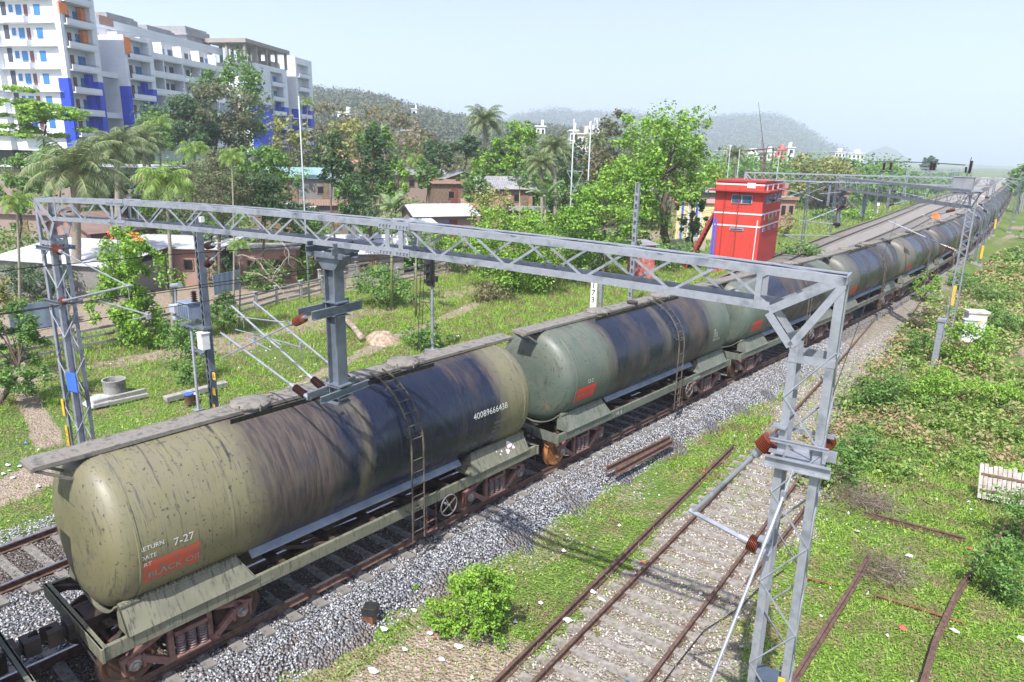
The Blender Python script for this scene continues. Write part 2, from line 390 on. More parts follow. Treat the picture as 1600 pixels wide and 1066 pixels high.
# ---------------------------------------------------------------- tracks
RP = [(-.07, -.172), (-.07, -.158), (-.012, -.145), (-.012, -.045), (-.036, -.032), (-.036, -.004), (-.03, 0), (.03, 0), (.036, -.004), (.036, -.032), (.012, -.045), (.012, -.145), (.07, -.158), (.07, -.172)]
def rail_mesh(name, fx, ts, fz, mats, parent, off=0.0):
    m = MB(); V = []; n = len(RP); ts = list(ts)
    for t in ts:
        x, z = float(fx(t)) + off, float(fz(t)); s = (float(fx(t + .1)) - float(fx(t - .1))) / .2; k = math.sqrt(1 + s * s)
        V += [(x + px / k, t - px * s / k, z + pz) for px, pz in RP]
    fs = []; mi = []
    for i in range(len(ts) - 1):
        for k in range(n):
            fs.append((i * n + k, i * n + (k + 1) % n, (i + 1) * n + (k + 1) % n, (i + 1) * n + k)); mi.append(1 if k == 6 else 0)
    fs += [tuple(range(n))[::-1], tuple(range((len(ts) - 1) * n, len(ts) * n))]; mi += [0, 0]
    me = bpy.data.meshes.new(name); me.from_pydata(V, [], fs)
    for q in mats: me.materials.append(q)
    me.polygons.foreach_set('material_index', mi)
    return link(name, me, parent)
def sleeper_mesh(mt, L=2.75, seed=0):
    m = MB(); w1, w2 = .14, .105; rr = random.Random(seed)
    ys_ = np.linspace(-L / 2, L / 2, 9); V = []
    for x in ys_:
        d = .02 * (1 - min(1, abs(abs(x) - .85) / .5)); dz = -.02 if abs(x) < .5 else 0
        V += [(x, -w1, -.38), (x, -w2, -.172 + dz + rr.uniform(-.004, .004)), (x, w2, -.172 + dz + rr.uniform(-.004, .004)), (x, w1, -.38)]
    fs = [(i * 4 + k, i * 4 + (k + 1) % 4, i * 4 + 4 + (k + 1) % 4, i * 4 + 4 + k) for i in range(8) for k in range(4)] + [(0, 1, 2, 3), (35, 34, 33, 32)]
    m.add(V, fs)
    for s in (-.87, .87):
        for e in (-.1, .1): m.box((s + e, 0, -.155), (.05, .09, .035))
    me = bpy.data.meshes.new('sleeper'); me.from_pydata(m.v, [], m.f); me.materials.append(mt); fixn(me); return me
concd = mat('dark_sleeper', (.17, .16, .145), (.27, .25, .225), 6, .9)
SLM = [sleeper_mesh(concd, seed=i + 4) for i in range(3)]
SLP = [sleeper_mesh(concs, seed=i) for i in range(3)]; SLB = [sleeper_mesh(concp, 2.6, seed=i + 9) for i in range(3)]
def track(label, path, t0, t1, fz, mats, sl, near, step=.62, jit=0.0, drop=0.0):
    tr = thing('railway_track', label, 'railway track', (float(path(t0)), t0, fz(t0)))
    mw = Matrix.Translation(-Vector(tr.location))
    ts = np.concatenate([np.arange(t0, min(t1, 90), .8), np.arange(max(t0, 90), t1 + .1, 6.0)]) if t1 > 90 else np.arange(t0, t1 + .1, .8)
    for off in (-.873, .873):
        r = rail_mesh('rail', path, ts, fz, mats, tr, off); r.matrix_parent_inverse = Matrix.Identity(4); r.data.transform(mw)
    pos = np.arange(near[0], near[1], step)[:100]
    for i, t in enumerate(pos):
        o = bpy.data.objects.new('sleeper', sl[i % 3]); COL.objects.link(o); o.parent = tr; reg(o, tr)
        s = (float(path(t + .5)) - float(path(t - .5)))
        o.location = Vector((float(path(t)) + rnd.uniform(-jit, jit), t + rnd.uniform(-jit, jit), fz(t) - drop)) - Vector(tr.location); o.rotation_euler = (0, 0, -math.atan(s) + rnd.uniform(-jit, jit))
    rest = np.concatenate([np.arange(t0, near[0] - .1, step), np.arange(pos[-1] + step, min(t1, 260), step)])
    if len(rest):
        V = []; Fs = []
        for k, t in enumerate(rest):
            s = -math.atan(float(path(t + .5)) - float(path(t - .5))); co, si = math.cos(s), math.sin(s); b = len(V)
            for (x, y, z) in [(a * 1.37, e * .12, h) for a in (-1, 1) for e in (-1, 1) for h in (-.3, -.172)]:
                V.append((float(path(t)) + x * co - y * si - tr.location[0], t + x * si + y * co - tr.location[1], fz(t) - drop + z - tr.location[2]))
            Fs += [(b, b + 1, b + 3, b + 2), (b + 4, b + 6, b + 7, b + 5), (b, b + 4, b + 5, b + 1), (b + 2, b + 3, b + 7, b + 6), (b + 1, b + 5, b + 7, b + 3)]
        o = npmesh('sleepers', V, Fs, sl[0].materials[0], tr); o['kind'] = 'stuff'
    return tr
zero = lambda t: 0.0
track('main line track left of the tank train, running past the red building', LEFT, -9, 560, zero, [rustr, railtop], SLP, (-4, 58))
track('track under the train of tank wagons', TRAIN, -12, 560, zero, [rustr, railtop], SLP, (-6.3, 56))
track('track between the tank train and the outermost main line, seen beyond the red building', MID, 19, 560, zero, [rustr, railtop], SLP, (60, 122))
track('rusty disused siding with pale concrete sleepers, passing close by the near gantry column', SIDE, -8, 73, lambda t: float(sidez(t)), [rustr, rustr], SLB, (-1.6, 61), .63, .03, -.03)

def loose_rail(label, pts, z=None, name='rail', cat='rail', wide=1.0):
    P = [np.array(p, float) for p in pts]; o_ = P[0]; V = []; n = len(RP)
    for i, p in enumerate(P):
        d = nrm(P[min(i + 1, len(P) - 1)] - P[max(i - 1, 0)]); sx = nrm(np.cross(d, (0, 0, 1))); up = np.cross(sx, d)
        V += [p - o_ + sx * a * wide + up * (b + .172) for a, b in RP]
    fs = [(i * n + k, i * n + (k + 1) % n, (i + 1) * n + (k + 1) % n, (i + 1) * n + k) for i in range(len(P) - 1) for k in range(n)]
    fs += [tuple(range(n))[::-1], tuple(range((len(P) - 1) * n, len(P) * n))]
    m = MB(); m.add(V, fs); o = m.build(name, rustr, loc=tuple(o_)); tag(o, label, cat); return o
def gz(x, y): return float(gh(x, y))
def line(a, b, n, dz=0.0): return [(a[0] + (b[0] - a[0]) * i / n, a[1] + (b[1] - a[1]) * i / n, max(gz(a[0], a[1]), gz(b[0], b[1])) + dz) for i in range(n + 1)]
loose_rail('long loose rusty rail lying just left of the disused siding, its far end among grass', line(at(730, 1110, -.6)[:2], at(1146, 697, -.6)[:2], 16, .02))
loose_rail('short loose rusty rail right of the siding, behind the near gantry column', line(at(1169, 908, -.6)[:2], at(1262, 790, -.6)[:2], 6, .02))
loose_rail('rusty rail lying crosswise in the grass by the heap of dry twigs', line(at(1352, 800, -.6)[:2], at(1508, 841, -.6)[:2], 4, .01))
a1 = [at(x, y, -.62) for x, y in [(1225, 1100), (1240, 1066), (1290, 985), (1325, 930), (1358, 872)]]
old = thing('abandoned_track', 'overgrown stretch of abandoned rusty track with a curved right rail in the grass', 'railway track', tuple(a1[0]))
for pts in (a1, [at(x, y, -.62) for x, y in [(1432, 1095), (1442, 1066), (1460, 1005), (1492, 935), (1528, 880), (1560, 845), (1572, 830)]]):
    r = loose_rail('x', [tuple(p) for p in pts]); r.parent = old; r.location = Vector(r.location) - old.location
    for k in ('label', 'category'): del r[k]
    reg(r, old)
for pa, pb in (((1366, 929), (1506, 973)), ((1258, 902), (1305, 914))):
    m = MB(); A, B = at(*pa, -.66), at(*pb, -.66); m.tube(A - a1[0], B - a1[0], .028, 6); m.build('tie_bar', rust, old)
pr = thing('scrap_rails', 'two short rusty rail offcuts lying crossed on the ballast beside the green wagon', 'scrap rails', tuple(at(960, 738, -.2)))
for pa, pb, z in (((948, 737), (1046, 688), -.18), ((962, 742), (1050, 694), -.30)):
    r = loose_rail('x', [at(*pa, z + .02), at((pa[0] + pb[0]) / 2, (pa[1] + pb[1]) / 2, z + .02), at(*pb, z + .02)], wide=1.0)
    for k in ('label', 'category'): del r[k]
    r.parent = pr; r.location = Vector(r.location) - pr.location; r.name = 'rail_offcut'; reg(r, pr)
# ================================================================ tank wagons
R_T, Z_T = 1.44, 2.66
def tank_mat():
    t = NT('tank_paint'); v = t.co('Object'); x, y, z = t.xyz(v)
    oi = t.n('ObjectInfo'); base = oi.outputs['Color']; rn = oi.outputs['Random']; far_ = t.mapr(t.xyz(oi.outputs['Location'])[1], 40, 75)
    sh = t.math('MULTIPLY', rn, 37.0)
    cx = t.n('CombineXYZ', i_0=t.math('MULTIPLY', x, .35), i_1=t.math('ADD', y, sh), i_2=t.math('MULTIPLY', z, .35))
    edge = t.noise(cx, 1.0, 5, .65); edge2 = t.noise(cx, 3.5, 6, .7)
    # horizontal rings of oil round the two manholes
    yy = t.math('ADD', y, t.math('MULTIPLY', t.math('SUBTRACT', edge, .5), 1.3))
    yy = t.math('ADD', yy, t.math('MULTIPLY', t.math('SUBTRACT', edge2, .5), .5))
    wd = t.math('MULTIPLY', t.math('SUBTRACT', rn, .5), 1.3)
    dA = t.math('ABSOLUTE', t.math('ADD', yy, 1.45)); dB = t.math('ABSOLUTE', t.math('SUBTRACT', yy, 1.95))
    d = t.math('MINIMUM', t.math('SUBTRACT', dA, wd), t.math('ADD', dB, wd))
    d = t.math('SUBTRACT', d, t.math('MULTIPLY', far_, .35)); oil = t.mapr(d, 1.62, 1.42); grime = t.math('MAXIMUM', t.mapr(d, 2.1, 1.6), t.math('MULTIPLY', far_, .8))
    st = t.noise(t.scl(v, (1.2, 9.0, .9)), 1.6, 6, .7)                      # streaks running down the side
    sp = t.noise(v, 14, 4, .5); bl = t.noise(v, 1.3, 6, .65)
    b = t.mix(t.mapr(bl, .35, .7, 0, .35), base, t.mix(.5, base, (.28, .25, .17)))
    b = t.mix(t.mapr(t.math('MULTIPLY', t.mapr(z, 2.4, 4.0), t.mapr(edge2, .35, .6)), .1, .9, 0, .5), b, (.15, .14, .11))   # dust on the top
    st2 = t.noise(t.scl(v, (1.5, 22.0, .55)), 1.5, 5, .75)
    b = t.mix(t.math('MULTIPLY', t.mapr(st2, .57, .64), t.mapr(bl, .38, .60), None), b, (.05, .048, .045))
    b = t.mix(t.mapr(st, .56, .66, 0, .75), b, (.05, .048, .045))
    rnv = t.mapr(t.noise(t.n('CombineXYZ', i_0=0.0, i_1=y, i_2=t.math('MULTIPLY', z, .10)), 3.3, 4, .7), .62, .66); b = t.mix(t.math('MULTIPLY', rnv, t.mapr(edge2, .35, .5)), b, (.03, .028, .028))
    b = t.mix(t.mapr(sp, .63, .67, 0, .8), b, (.035, .033, .03))
    b = t.mix(t.mapr(t.math('MULTIPLY', bl, edge2), .36, .42, 0, .7), b, (.25, .14, .05))
    g = t.mix(t.mapr(st, .35, .65), (.03, .026, .027), (.10, .08, .066))
    c = t.mix(t.math('MULTIPLY', grime, .88), b, g)
    o = t.mix(t.mapr(st, .5, .75), (.009, .013, .030), (.024, .026, .036))  # black oil leaning blue: the sky's reflection is mixed into its colour
    o = t.mix(t.mapr(t.noise(cx, .42, 5, .6), .50, .60, 0, .9), o, t.mix(t.mapr(st, .4, .6), (.035, .028, .027), (.09, .068, .056)))
    c = t.mix(t.math('MULTIPLY', oil, t.mapr(t.math('SUBTRACT', 5.0, z), .9, 1.0)), c, o)
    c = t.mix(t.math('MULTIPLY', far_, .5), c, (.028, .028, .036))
    rg = t.mix(oil, t.mix(t.mapr(bl, .3, .7), (.42,) * 3, (.6,) * 3), t.mix(t.mapr(t.noise(cx, .42, 5, .6), .50, .6), (.27,) * 3, (.62,) * 3))
    seam = t.mapr(t.math('ABSOLUTE', t.math('SUBTRACT', t.math('ABSOLUTE', y), 3.35)), .0, .03, 1, 0)
    h = t.math('ADD', t.math('MULTIPLY', t.noise(v, 45, 3, .5), .3), t.math('MULTIPLY', seam, 1.2)); h = t.math('ADD', h, t.math('MULTIPLY', t.noise(v, .9, 2, .5), 2.0))
    t.bump(h, .22, .03)
    return t.fin(c, rg, 0, .55)
TANKM = tank_mat()
def wfr_mat(name, c1, c2):
    t = NT(name); v = t.co('Object'); oi = t.n('ObjectInfo').outputs['Color']
    st = t.noise(t.scl(v, (1.5, 6, .8)), 2.5, 6, .7); gr = t.noise(v, 2.0, 6, .65)
    c = t.mix(.35, t.mix(t.mapr(gr, .35, .65), c1, c2), oi); c = t.mix(t.mapr(st, .52, .64, 0, .8), c, (.04, .035, .03))
    t.bump(t.noise(v, 40, 3), .15, .02); return t.fin(c, .62, 0, .4)
FRM = wfr_mat('underframe_paint', (.13, .14, .115), (.20, .20, .155))
undm = mat('oily_underframe', (.018, .016, .016), (.075, .05, .04), 3, .6, 0, .2, 40)
bogm = mat('bogie_red_oxide', (.10, .045, .04), (.20, .10, .085), 4, .75, 0, .25, 40, c3=(.12, .085, .07))
wheelm = mat('wheel_steel', (.035, .03, .03), (.13, .06, .03), 3, .6, .3, .1)
wheelr = mat('rusty_wheel', (.16, .06, .02), (.42, .17, .045), 3, .8, 0, .2)
hubm = mat('hub_cap', (.10, .09, .085), (.38, .37, .36), 9, .5, .5)
walkm = mat('walkway_plate', (.085, .08, .07), (.20, .185, .16), 5, .8, 0, .2, 50, c3=(.14, .13, .115))
redpan = mat('faded_red_panel', (.50, .085, .04), (.36, .10, .06), 7, .7, contrast=(.45, .65), c3=(.24, .13, .09))
redpan2 = mat('red_panel', (.62, .05, .03), (.50, .05, .035), 7, .6, contrast=(.5, .75))
stencil = mat('stencil_white', (.62, .64, .60), (.42, .44, .40), 12, .7)
stencild = mat('faded_stencil', (.30, .32, .28), (.22, .235, .20), 12, .8)
oilblack = mat('black_oil', (.008, .008, .010), (.02, .02, .022), 6, .25)

def text_pts(s, size):
    cu = bpy.data.curves.new('t', 'FONT'); cu.body = s; cu.size = size; cu.resolution_u = 2
    o = bpy.data.objects.new('t', cu); COL.objects.link(o); dg = bpy.context.evaluated_depsgraph_get(); dg.update()
    me = o.evaluated_get(dg).to_mesh(); V = [tuple(v.co) for v in me.vertices]; Fs = [tuple(p.vertices) for p in me.polygons]
    o.evaluated_get(dg).to_mesh_clear(); bpy.data.objects.remove(o, do_unlink=True); bpy.data.curves.remove(cu); return V, Fs
def on_tank(V, a0, y0, lift=.006):      # wrap flat (u along the tank, w up the side) round the barrel
    out = []
    for p in V:
        a = a0 + p[1] / R_T; out.append(((R_T + lift) * math.cos(a), y0 + p[0], Z_T + (R_T + lift) * math.sin(a)))
    return out
def tank_text(name, s, size, a0, y0, mt, parent):
    V, Fs = text_pts(s, size); m = MB(); m.add(on_tank(V, a0, y0, .009), Fs); return m.build(name, mt, parent)
def patch(u0, u1, w0, w1, a0, y0, nu=10, nw=10, lift=.004):
    V = [(u0 + (u1 - u0) * i / nu, w0 + (w1 - w0) * j / nw, 0) for i in range(nu + 1) for j in range(nw + 1)]
    fs = [(i * (nw + 1) + j, (i + 1) * (nw + 1) + j, (i + 1) * (nw + 1) + j + 1, i * (nw + 1) + j + 1) for i in range(nu) for j in range(nw)]
    return on_tank(V, a0, y0, lift), fs

def make_tank(parent):
    n = 72; prof = [(-5.53, 0.0), (-5.525, .45), (-5.505, .85), (-5.455, 1.12), (-5.38, 1.28), (-5.28, 1.375), (-5.17, 1.425), (-5.03, R_T)]
    prof += [(y, R_T) for y in (-3.36, -3.34, -1.2, 0, 1.2, 3.34, 3.36)] + [(-y, r) for y, r in prof[:8][::-1]]
    m = MB(); m.lathe(prof, (0, 0, Z_T), (0, 1, 0), n)
    for yy in (-5.0, 5.0): m.lathe([(yy - .03, R_T), (yy - .02, R_T + .012), (yy + .02, R_T + .012), (yy + .03, R_T)], (0, 0, Z_T), (0, 1, 0), n)
    tk = m.build('tank', TANKM, parent, smooth=50)
    for yy in (-2.1, 1.95):
        m = MB(); m.lathe([(0, .36), (.10, .36), (.10, .40), (.13, .40), (.16, .37), (.19, .25), (.205, 0)], (0, yy, Z_T + R_T - .02), (0, 0, 1), 24)
        for k in range(6): a = k * 1.047; m.tube((.40 * math.cos(a), yy + .40 * math.sin(a), Z_T + R_T), (.40 * math.cos(a), yy + .40 * math.sin(a), Z_T + R_T + .17), .02, 6)
        m.box((0, yy + .42, Z_T + R_T + .12), (.12, .14, .10)); m.bar((-.25, yy + .35, Z_T + R_T + .14), (.25, yy + .48, Z_T + R_T + .12), .03, .03)
        m.build('manhole_cover', walkm, tk, smooth=40)
    m = MB(); m.lathe([(0, .16), (.14, .16), (.14, .2), (.18, .2), (.2, 0)], (.1, -.1, Z_T + R_T - .02), (0, 0, 1), 14); m.build('valve_cover', undm, tk, smooth=40)
    m = MB()
    for s in (-1, 1):   # oil guard rails beside the walkway
        m.bar((s * .42, -2.75, Z_T + R_T - .02), (s * .42, 2.6, Z_T + R_T - .02), .02, .10)
    m.build('spill_guard', oilblack, tk)
    return tk
def make_walkway(parent):
    m = MB(); z = Z_T + R_T + .06
    for k in range(24):
        y0 = -6.0 + k * .493; m.box((-.02, y0 + .2465, z + rnd.uniform(-.004, .004)), (.50, .488, .025))
    m.box((-.28, -.08, z - .02), (.025, 11.83, .07)); m.box((.24, -.08, z - .02), (.025, 11.83, .07))
    for s in (-1, 1):
        ye = -6.0 if s < 0 else 5.83
        for x in (-.26, .22):
            m.bar((x, ye, z - .04), (x, s * 5.18, z - .55), .04, .05); m.bar((x, ye, z - .05), (x, s * 4.7, z - .05), .04, .05)
        m.box((-.02, ye, z - .04), (.55, .05, .07))
    for yy in np.arange(-4.4, 4.5, 1.1): m.box((-.02, yy, z - .06), (.5, .05, .09))
    return m.build('walkway', walkm, parent)
def make_ladder(parent):
    m = MB(); y0, y1 = .82, 1.18; rr = R_T + .13
    angs = [R(a) for a in (84, 72, 60, 48, 36, 24, 12, 2)]
    for y in (y0, y1):
        pts = [(rr * math.cos(a), y, Z_T + rr * math.sin(a)) for a in angs] + [(rr + .0, y, 2.2), (rr, y, .38)]
        for a, b in zip(pts[:-1], pts[1:]): m.bar(a, b, .045, .014, up=(0, 1, 0))
    ar = list(np.radians(np.arange(76, 0, -11.0)))
    for a in ar: m.tube((rr * math.cos(a), y0, Z_T + rr * math.sin(a)), (rr * math.cos(a), y1, Z_T + rr * math.sin(a)), .012, 6)
    for z in np.arange(2.42, .4, -.30): m.tube((rr, y0, z), (rr, y1, z), .012, 6)
    for a in (R(60), R(12)):
        for y in (y0, y1): m.bar((R_T * math.cos(a), y, Z_T + R_T * math.sin(a)), (rr * math.cos(a), y, Z_T + rr * math.sin(a)), .03, .01, up=(0, 1, 0))
    for y in (y0, y1): m.bar((1.33, y, 1.1), (rr, y, 1.1), .04, .012, up=(0, 1, 0))
    return m.build('ladder', mat('ladder_steel', (.05, .042, .035), (.13, .11, .085), 4, .7), parent)
def make_frame(parent):
    m = MB(); L = 5.74
    for s in (-1, 1): m.chan((s * 1.34, -L, 1.08), (s * 1.34, L, 1.08), .26, .08, (-s, 0, 0))
    for s in (-1, 1):
        m.box((0, s * (L - .015), 1.08), (2.76, .05, .27)); m.box((0, s * (L - .05), 1.205), (2.70, .10, .02))
    fr = m.build('underframe', FRM, parent, bevel=.006)
    m = MB()
    for s in (-.27, .27): m.chan((s, -L + .1, 1.0), (s, L - .1, 1.0), .36, .07, (-np.sign(s), 0, 0))
    m.box((0, 0, 1.17), (.62, 2 * L - .3, .012))
    for y in (-4.2, -2.3, -1.1, 0, 1.1, 2.3, 4.2): m.box((0, y, 1.10), (2.6, .12 if abs(y) < 4 else .5, .16))
    for s in (-1, 1):
        m.bar((s * .35, s * .6, 1.12), (s * 1.25, s * 1.7, 1.12), .08, .10); m.bar((.35, s * 2.4, 1.15), (1.25, s * 1.3, 1.15), .07, .09)
        m.bar((-.3, s * 4.6, 1.1), (-1.3, s * 5.6, 1.1), .08, .1); m.bar((.3, s * 4.6, 1.1), (1.3, s * 5.6, 1.1), .08, .1)
    m.build('cross_members', undm, fr)
    m = MB(); m.lathe([(-.45, .0), (-.44, .15), (.44, .15), (.45, 0)], (.5, .1, .72), (0, 1, 0), 14); m.lathe([(-.3, .0), (-.29, .11), (.29, .11), (.3, 0)], (-.55, -.9, .75), (0, 1, 0), 14)
    m.tube((.2, -2.6, .62), (.2, 2.8, .62), .018, 6); m.bar((-.2, -3, .6), (.3, 3, .6), .05, .03); m.box((.62, -1.6, .72), (.3, .35, .42)); m.tube((1.2, 1.6, .62), (.2, 1.6, .62), .02, 6)
    m.build('brake_gear', undm, fr)
    for s in (-1, 1):
        m = MB(); y0 = s * (L - .25)
        m.box((0, s * (L + .05), .98), (.36, .12, .30)); m.tube((0, s * L, .98), (0, s * (L + .38), .98), .075, 10)
        m.prism([(-.14, s * (L + .18), .84), (.16, s * (L + .18), .84), (.17, s * (L + .42), .84), (.03, s * (L + .40), .84), (.02, s * (L + .28), .84), (-.06, s * (L + .30), .84), (-.14, s * (L + .46), .84)], (0, 0, .28))
        m.ptube([(-.35, s * L, .95), (-.37, s * (L + .14), .70), (-.33, s * (L + .30), .62), (-.30, s * (L + .42), .72)], .022, 7)
        m.bar((.2, s * (L + .04), 1.0), (1.25, s * (L + .04), .86), .02, .03); m.tube((1.22, s * (L + .04), .86), (1.22, s * (L + .04), .62), .012, 6)
        m.build('coupler', undm, parent)
    for s in (-1, 1):           # strip along the bottom of the barrel
        m = MB(); m.add([(s * .98, -2.9, 1.60), (s * 1.10, -2.9, 1.50), (s * 1.10, 2.9, 1.50), (s * .98, 2.9, 1.60), (s * .98, -2.9, 1.57), (s * 1.10, -2.9, 1.47), (s * 1.10, 2.9, 1.47), (s * .98, 2.9, 1.57)],
                         [(0, 1, 2, 3), (7, 6, 5, 4), (0, 4, 5, 1), (1, 5, 6, 2), (2, 6, 7, 3), (3, 7, 4, 0)])
        m.build('side_strip', mat('strip_paint', (.16, .19, .24), (.24, .28, .34), 3, .45), parent)
    for sy in (-1, 1):
        m = MB()
        for s in (-1, 1):
            ya, yb = sy * 5.32, sy * 2.95
            p = [(s * 1.10, ya, 1.70), (s * 1.38, ya, 1.215), (s * 1.38, yb + sy * .05, 1.215), (s * 1.10, yb + sy * .30, 1.70)]
            m.prism(p, (-s * .025, 0, -.015))
            m.prism([(s * .98, ya, 1.215), (s * 1.38, ya, 1.215), (s * 1.10, ya, 1.70), (s * .98, ya, 1.62)], (0, -sy * .02, 0))
            m.prism([(s * .80, yb + sy * .02, 1.215), (s * 1.38, yb + sy * .02, 1.215), (s * 1.10, yb + sy * .28, 1.70), (s * .80, yb + sy * .28, 1.5)], (0, sy * .02, 0))
            m.add([(s * 1.06, ya, 1.72), (s * 1.16, ya, 1.70), (s * 1.16, yb + sy * .3, 1.70), (s * 1.06, yb + sy * .3, 1.72), (s * 1.06, ya, 1.68), (s * 1.16, ya, 1.66), (s * 1.16, yb + sy * .3, 1.66), (s * 1.06, yb + sy * .3, 1.68)],
                  [(0, 1, 2, 3), (7, 6, 5, 4), (0, 4, 5, 1), (1, 5, 6, 2), (2, 6, 7, 3), (3, 7, 4, 0)])
            for k in range(29):
                yy = ya - sy * (.06 + k * .072); m.box((s * 1.135, yy, 1.715), (.028, .028, .03))
        # curved lip of the cradle at the tank end
        pts = [((R_T + .02) * math.cos(a), sy * 5.34, Z_T + (R_T - .03 + .02) * math.sin(a)) for a in np.radians(np.arange(-140, -38, 6))]
        for a, b in zip(pts[:-1], pts[1:]): m.bar(a, b, .07, .03)
        m.box((0, sy * 3.95, 1.28), (1.5, 2.0, .10))
        m.build('saddle', FRM, parent)
    return fr
def make_bogie(parent, yc):
    m = MB(); m.box((0, 0, .72), (1.9, .34, .26)); m.box((0, 0, .9), (.5, .4, .12))
    bg_ = m.build('bogie', bogm, parent, loc=(0, yc, 0))
    for s in (-1, 1):
        m = MB(); x = s * 1.08
        out = [(-1.28, .36), (-1.28, .62), (-1.05, .72), (-.75, .72), (-.45, .90), (.45, .90), (.75, .72), (1.05, .72), (1.28, .62), (1.28, .36), (1.10, .36), (1.08, .58), (.88, .60), (.60, .42), (.48, .16), (-.48, .16), (-.60, .42), (-.88, .60), (-1.08, .58), (-1.10, .36)]
        # cast frame as bars with triangular openings
        def b(p, q, h): m.bar((x, p[0], p[1]), (x, q[0], q[1]), .11, h)
        b((-1.02, .66), (-.42, .86), .13); b((.42, .86), (1.02, .66), .13); b((-.48, .86), (.48, .86), .12)
        b((-.98, .60), (-.46, .22), .13); b((.98, .60), (.46, .22), .13); b((-.52, .20), (.52, .20), .12)
        b((-.36, .84), (-.36, .22), .10); b((.36, .84), (.36, .22), .10); b((-1.22, .60), (-.9, .66), .12); b((1.22, .60), (.9, .66), .12)
        for yy in (-1, 1):
            m.box((x, yy * 1.0, .52), (.16, .24, .22)); m.box((x, yy * 1.17, .47), (.12, .05, .30)); m.box((x, yy * .84, .47), (.12, .05, .26))
        m.box((x, 0, .70), (.22, .60, .09)); m.box((x + s * .02, 0, .245), (.24, .62, .05))
        m.build('side_frame', bogm, bg_, bevel=.012)
        m = MB()
        for yy in (-.2, 0, .2):
            for k in range(7): m.lathe([(0, .075), (.015, .088), (.03, .075)], (x + s * .05, yy, .28 + k * .055), (0, 0, 1), 10)
            m.tube((x + s * .05, yy, .26), (x + s * .05, yy, .68), .055, 8)
        m.build('spring_nest', mat('spring_steel', (.10, .07, .07), (.2, .15, .14), 6, .6), bg_)
        for yy in (-1, 1):
            m = MB(); m.lathe([(0, .105), (.06, .105), (.07, .075), (.10, .07), (.105, 0)], (s * 1.10, yy, .47), (s, 0, 0), 16)
            for k in range(3): a = k * 2.09 + .5; m.lathe([(0, .018), (.02, .018)], (s * 1.195, yy + .05 * math.cos(a), .47 + .05 * math.sin(a)), (s, 0, 0), 6)
            m.build('axle_cap', hubm, bg_, smooth=40)
    for s in (-1, 1):
        for yy in (-1, 1):
            m = MB(); m.lathe([(.075, .0), (.08, .12), (.05, .15), (.03, .38), (.055, .42), (.06, .465), (-.035, .475), (-.07, .52), (-.085, .52), (-.09, .43), (-.02, .38), (-.01, .14), (-.08, .12), (-.08, 0)][::-1], (s * .87, yy, .475), (s, 0, 0), 36)
            m.build('wheel', wheelm, bg_, smooth=35)
    for yy in (-1, 1):
        m = MB(); m.tube((-1.1, yy, .475), (1.1, yy, .475), .075, 10); m.build('axle', wheelm, bg_, smooth=True)
    return bg_
def make_handwheel(parent):
    m = MB(); c = np.array([1.46, 2.1, .80]); r = .27
    pts = [c + r * np.array([0, math.cos(a), math.sin(a)]) for a in np.linspace(0, 2 * math.pi, 29)]
    m.ptube(pts, .016, 6, caps=False)
    for k in range(4): a = k * math.pi / 2 + .5; m.bar(c, c + r * np.array([0, math.cos(a), math.sin(a)]), .03, .012, up=(1, 0, 0))
    m.tube(c - [.3, 0, 0], c + [.04, 0, 0], .03, 8)
    m.build('hand_brake_wheel', mat('brake_wheel_paint', (.22, .22, .22), (.08, .065, .06), 7, .5), parent)
    m = MB()
    for yy in (1.45, 1.75): m.bar((1.36, yy, .95), (1.36, yy, .28), .03, .012, up=(0, 1, 0))
    m.bar((1.36, 1.45, .30), (1.36, 1.75, .30), .12, .02); m.bar((1.36, 1.45, .55), (1.36, 1.75, .55), .05, .02)
    m.build('step', bogm, parent)
def make_wagon(label):
    w_ = thing('tank_wagon', label, 'tank wagon', (0, 0, 0), 0, 'tank wagons of the freight train')
    tk = make_tank(w_); make_walkway(w_); make_ladder(w_); make_frame(w_); make_handwheel(w_)
    for yc in (-4.2, 4.2): make_bogie(w_, yc)
    m = MB(); m.add(*patch(0, .98, 0, .46, R(-25.5), -4.98)); m.build('warning_panel', redpan2, w_)
    return w_
def setcol(o, c):
    o.color = tuple(c) + (1,)
    for k in _ch.get(o.name, []): setcol(k, c)
def pose(o, i):
    t = 5.13 + 12.42 * (i - 1); 
    a, b = float(TRAIN(t - 4.2)), float(TRAIN(t + 4.2)); o.location = ((a + b) / 2, t, 0); o.rotation_euler = (0, 0, -math.atan2(b - a, 8.4))
KHAKI, GREEN, GREY = (.155, .145, .075), (.075, .105, .085), (.22, .22, .18)
ords = 'first second third fourth fifth sixth seventh eighth ninth tenth eleventh twelfth thirteenth fourteenth fifteenth sixteenth seventeenth eighteenth nineteenth twentieth twenty-first twenty-second twenty-third twenty-fourth twenty-fifth twenty-sixth twenty-seventh twenty-eighth twenty-ninth thirtieth thirty-first thirty-second'.split()
W = {}
W[1] = make_wagon('khaki tank wagon nearest the camera, marked BLACK OIL, barrel stained blue-black')
proto_kids = list(_ch[W[1].name])
cols = [GREEN, KHAKI, GREEN, (.08, .095, .08), (.08, .09, .08), (.12, .115, .09), (.10, .085, .07), (.08, .08, .075), (.07, .07, .07), (.06, .065, .075)]
names = {0: 'tank wagon of which only a frame corner shows at the bottom left', 2: 'dark green tank wagon with a red panel, coupled behind the khaki one',
         3: 'third whole tank wagon, green with a red panel, beneath the near gantry beam', 4: 'fourth whole tank wagon, just right of the top of the near gantry column',
         5: 'fifth whole tank wagon, pale khaki barrel with rust-brown stain, left of the tall lattice mast', 6: 'sixth whole tank wagon, brownish barrel, crossed behind the tall lattice mast by the utility cabinet'}
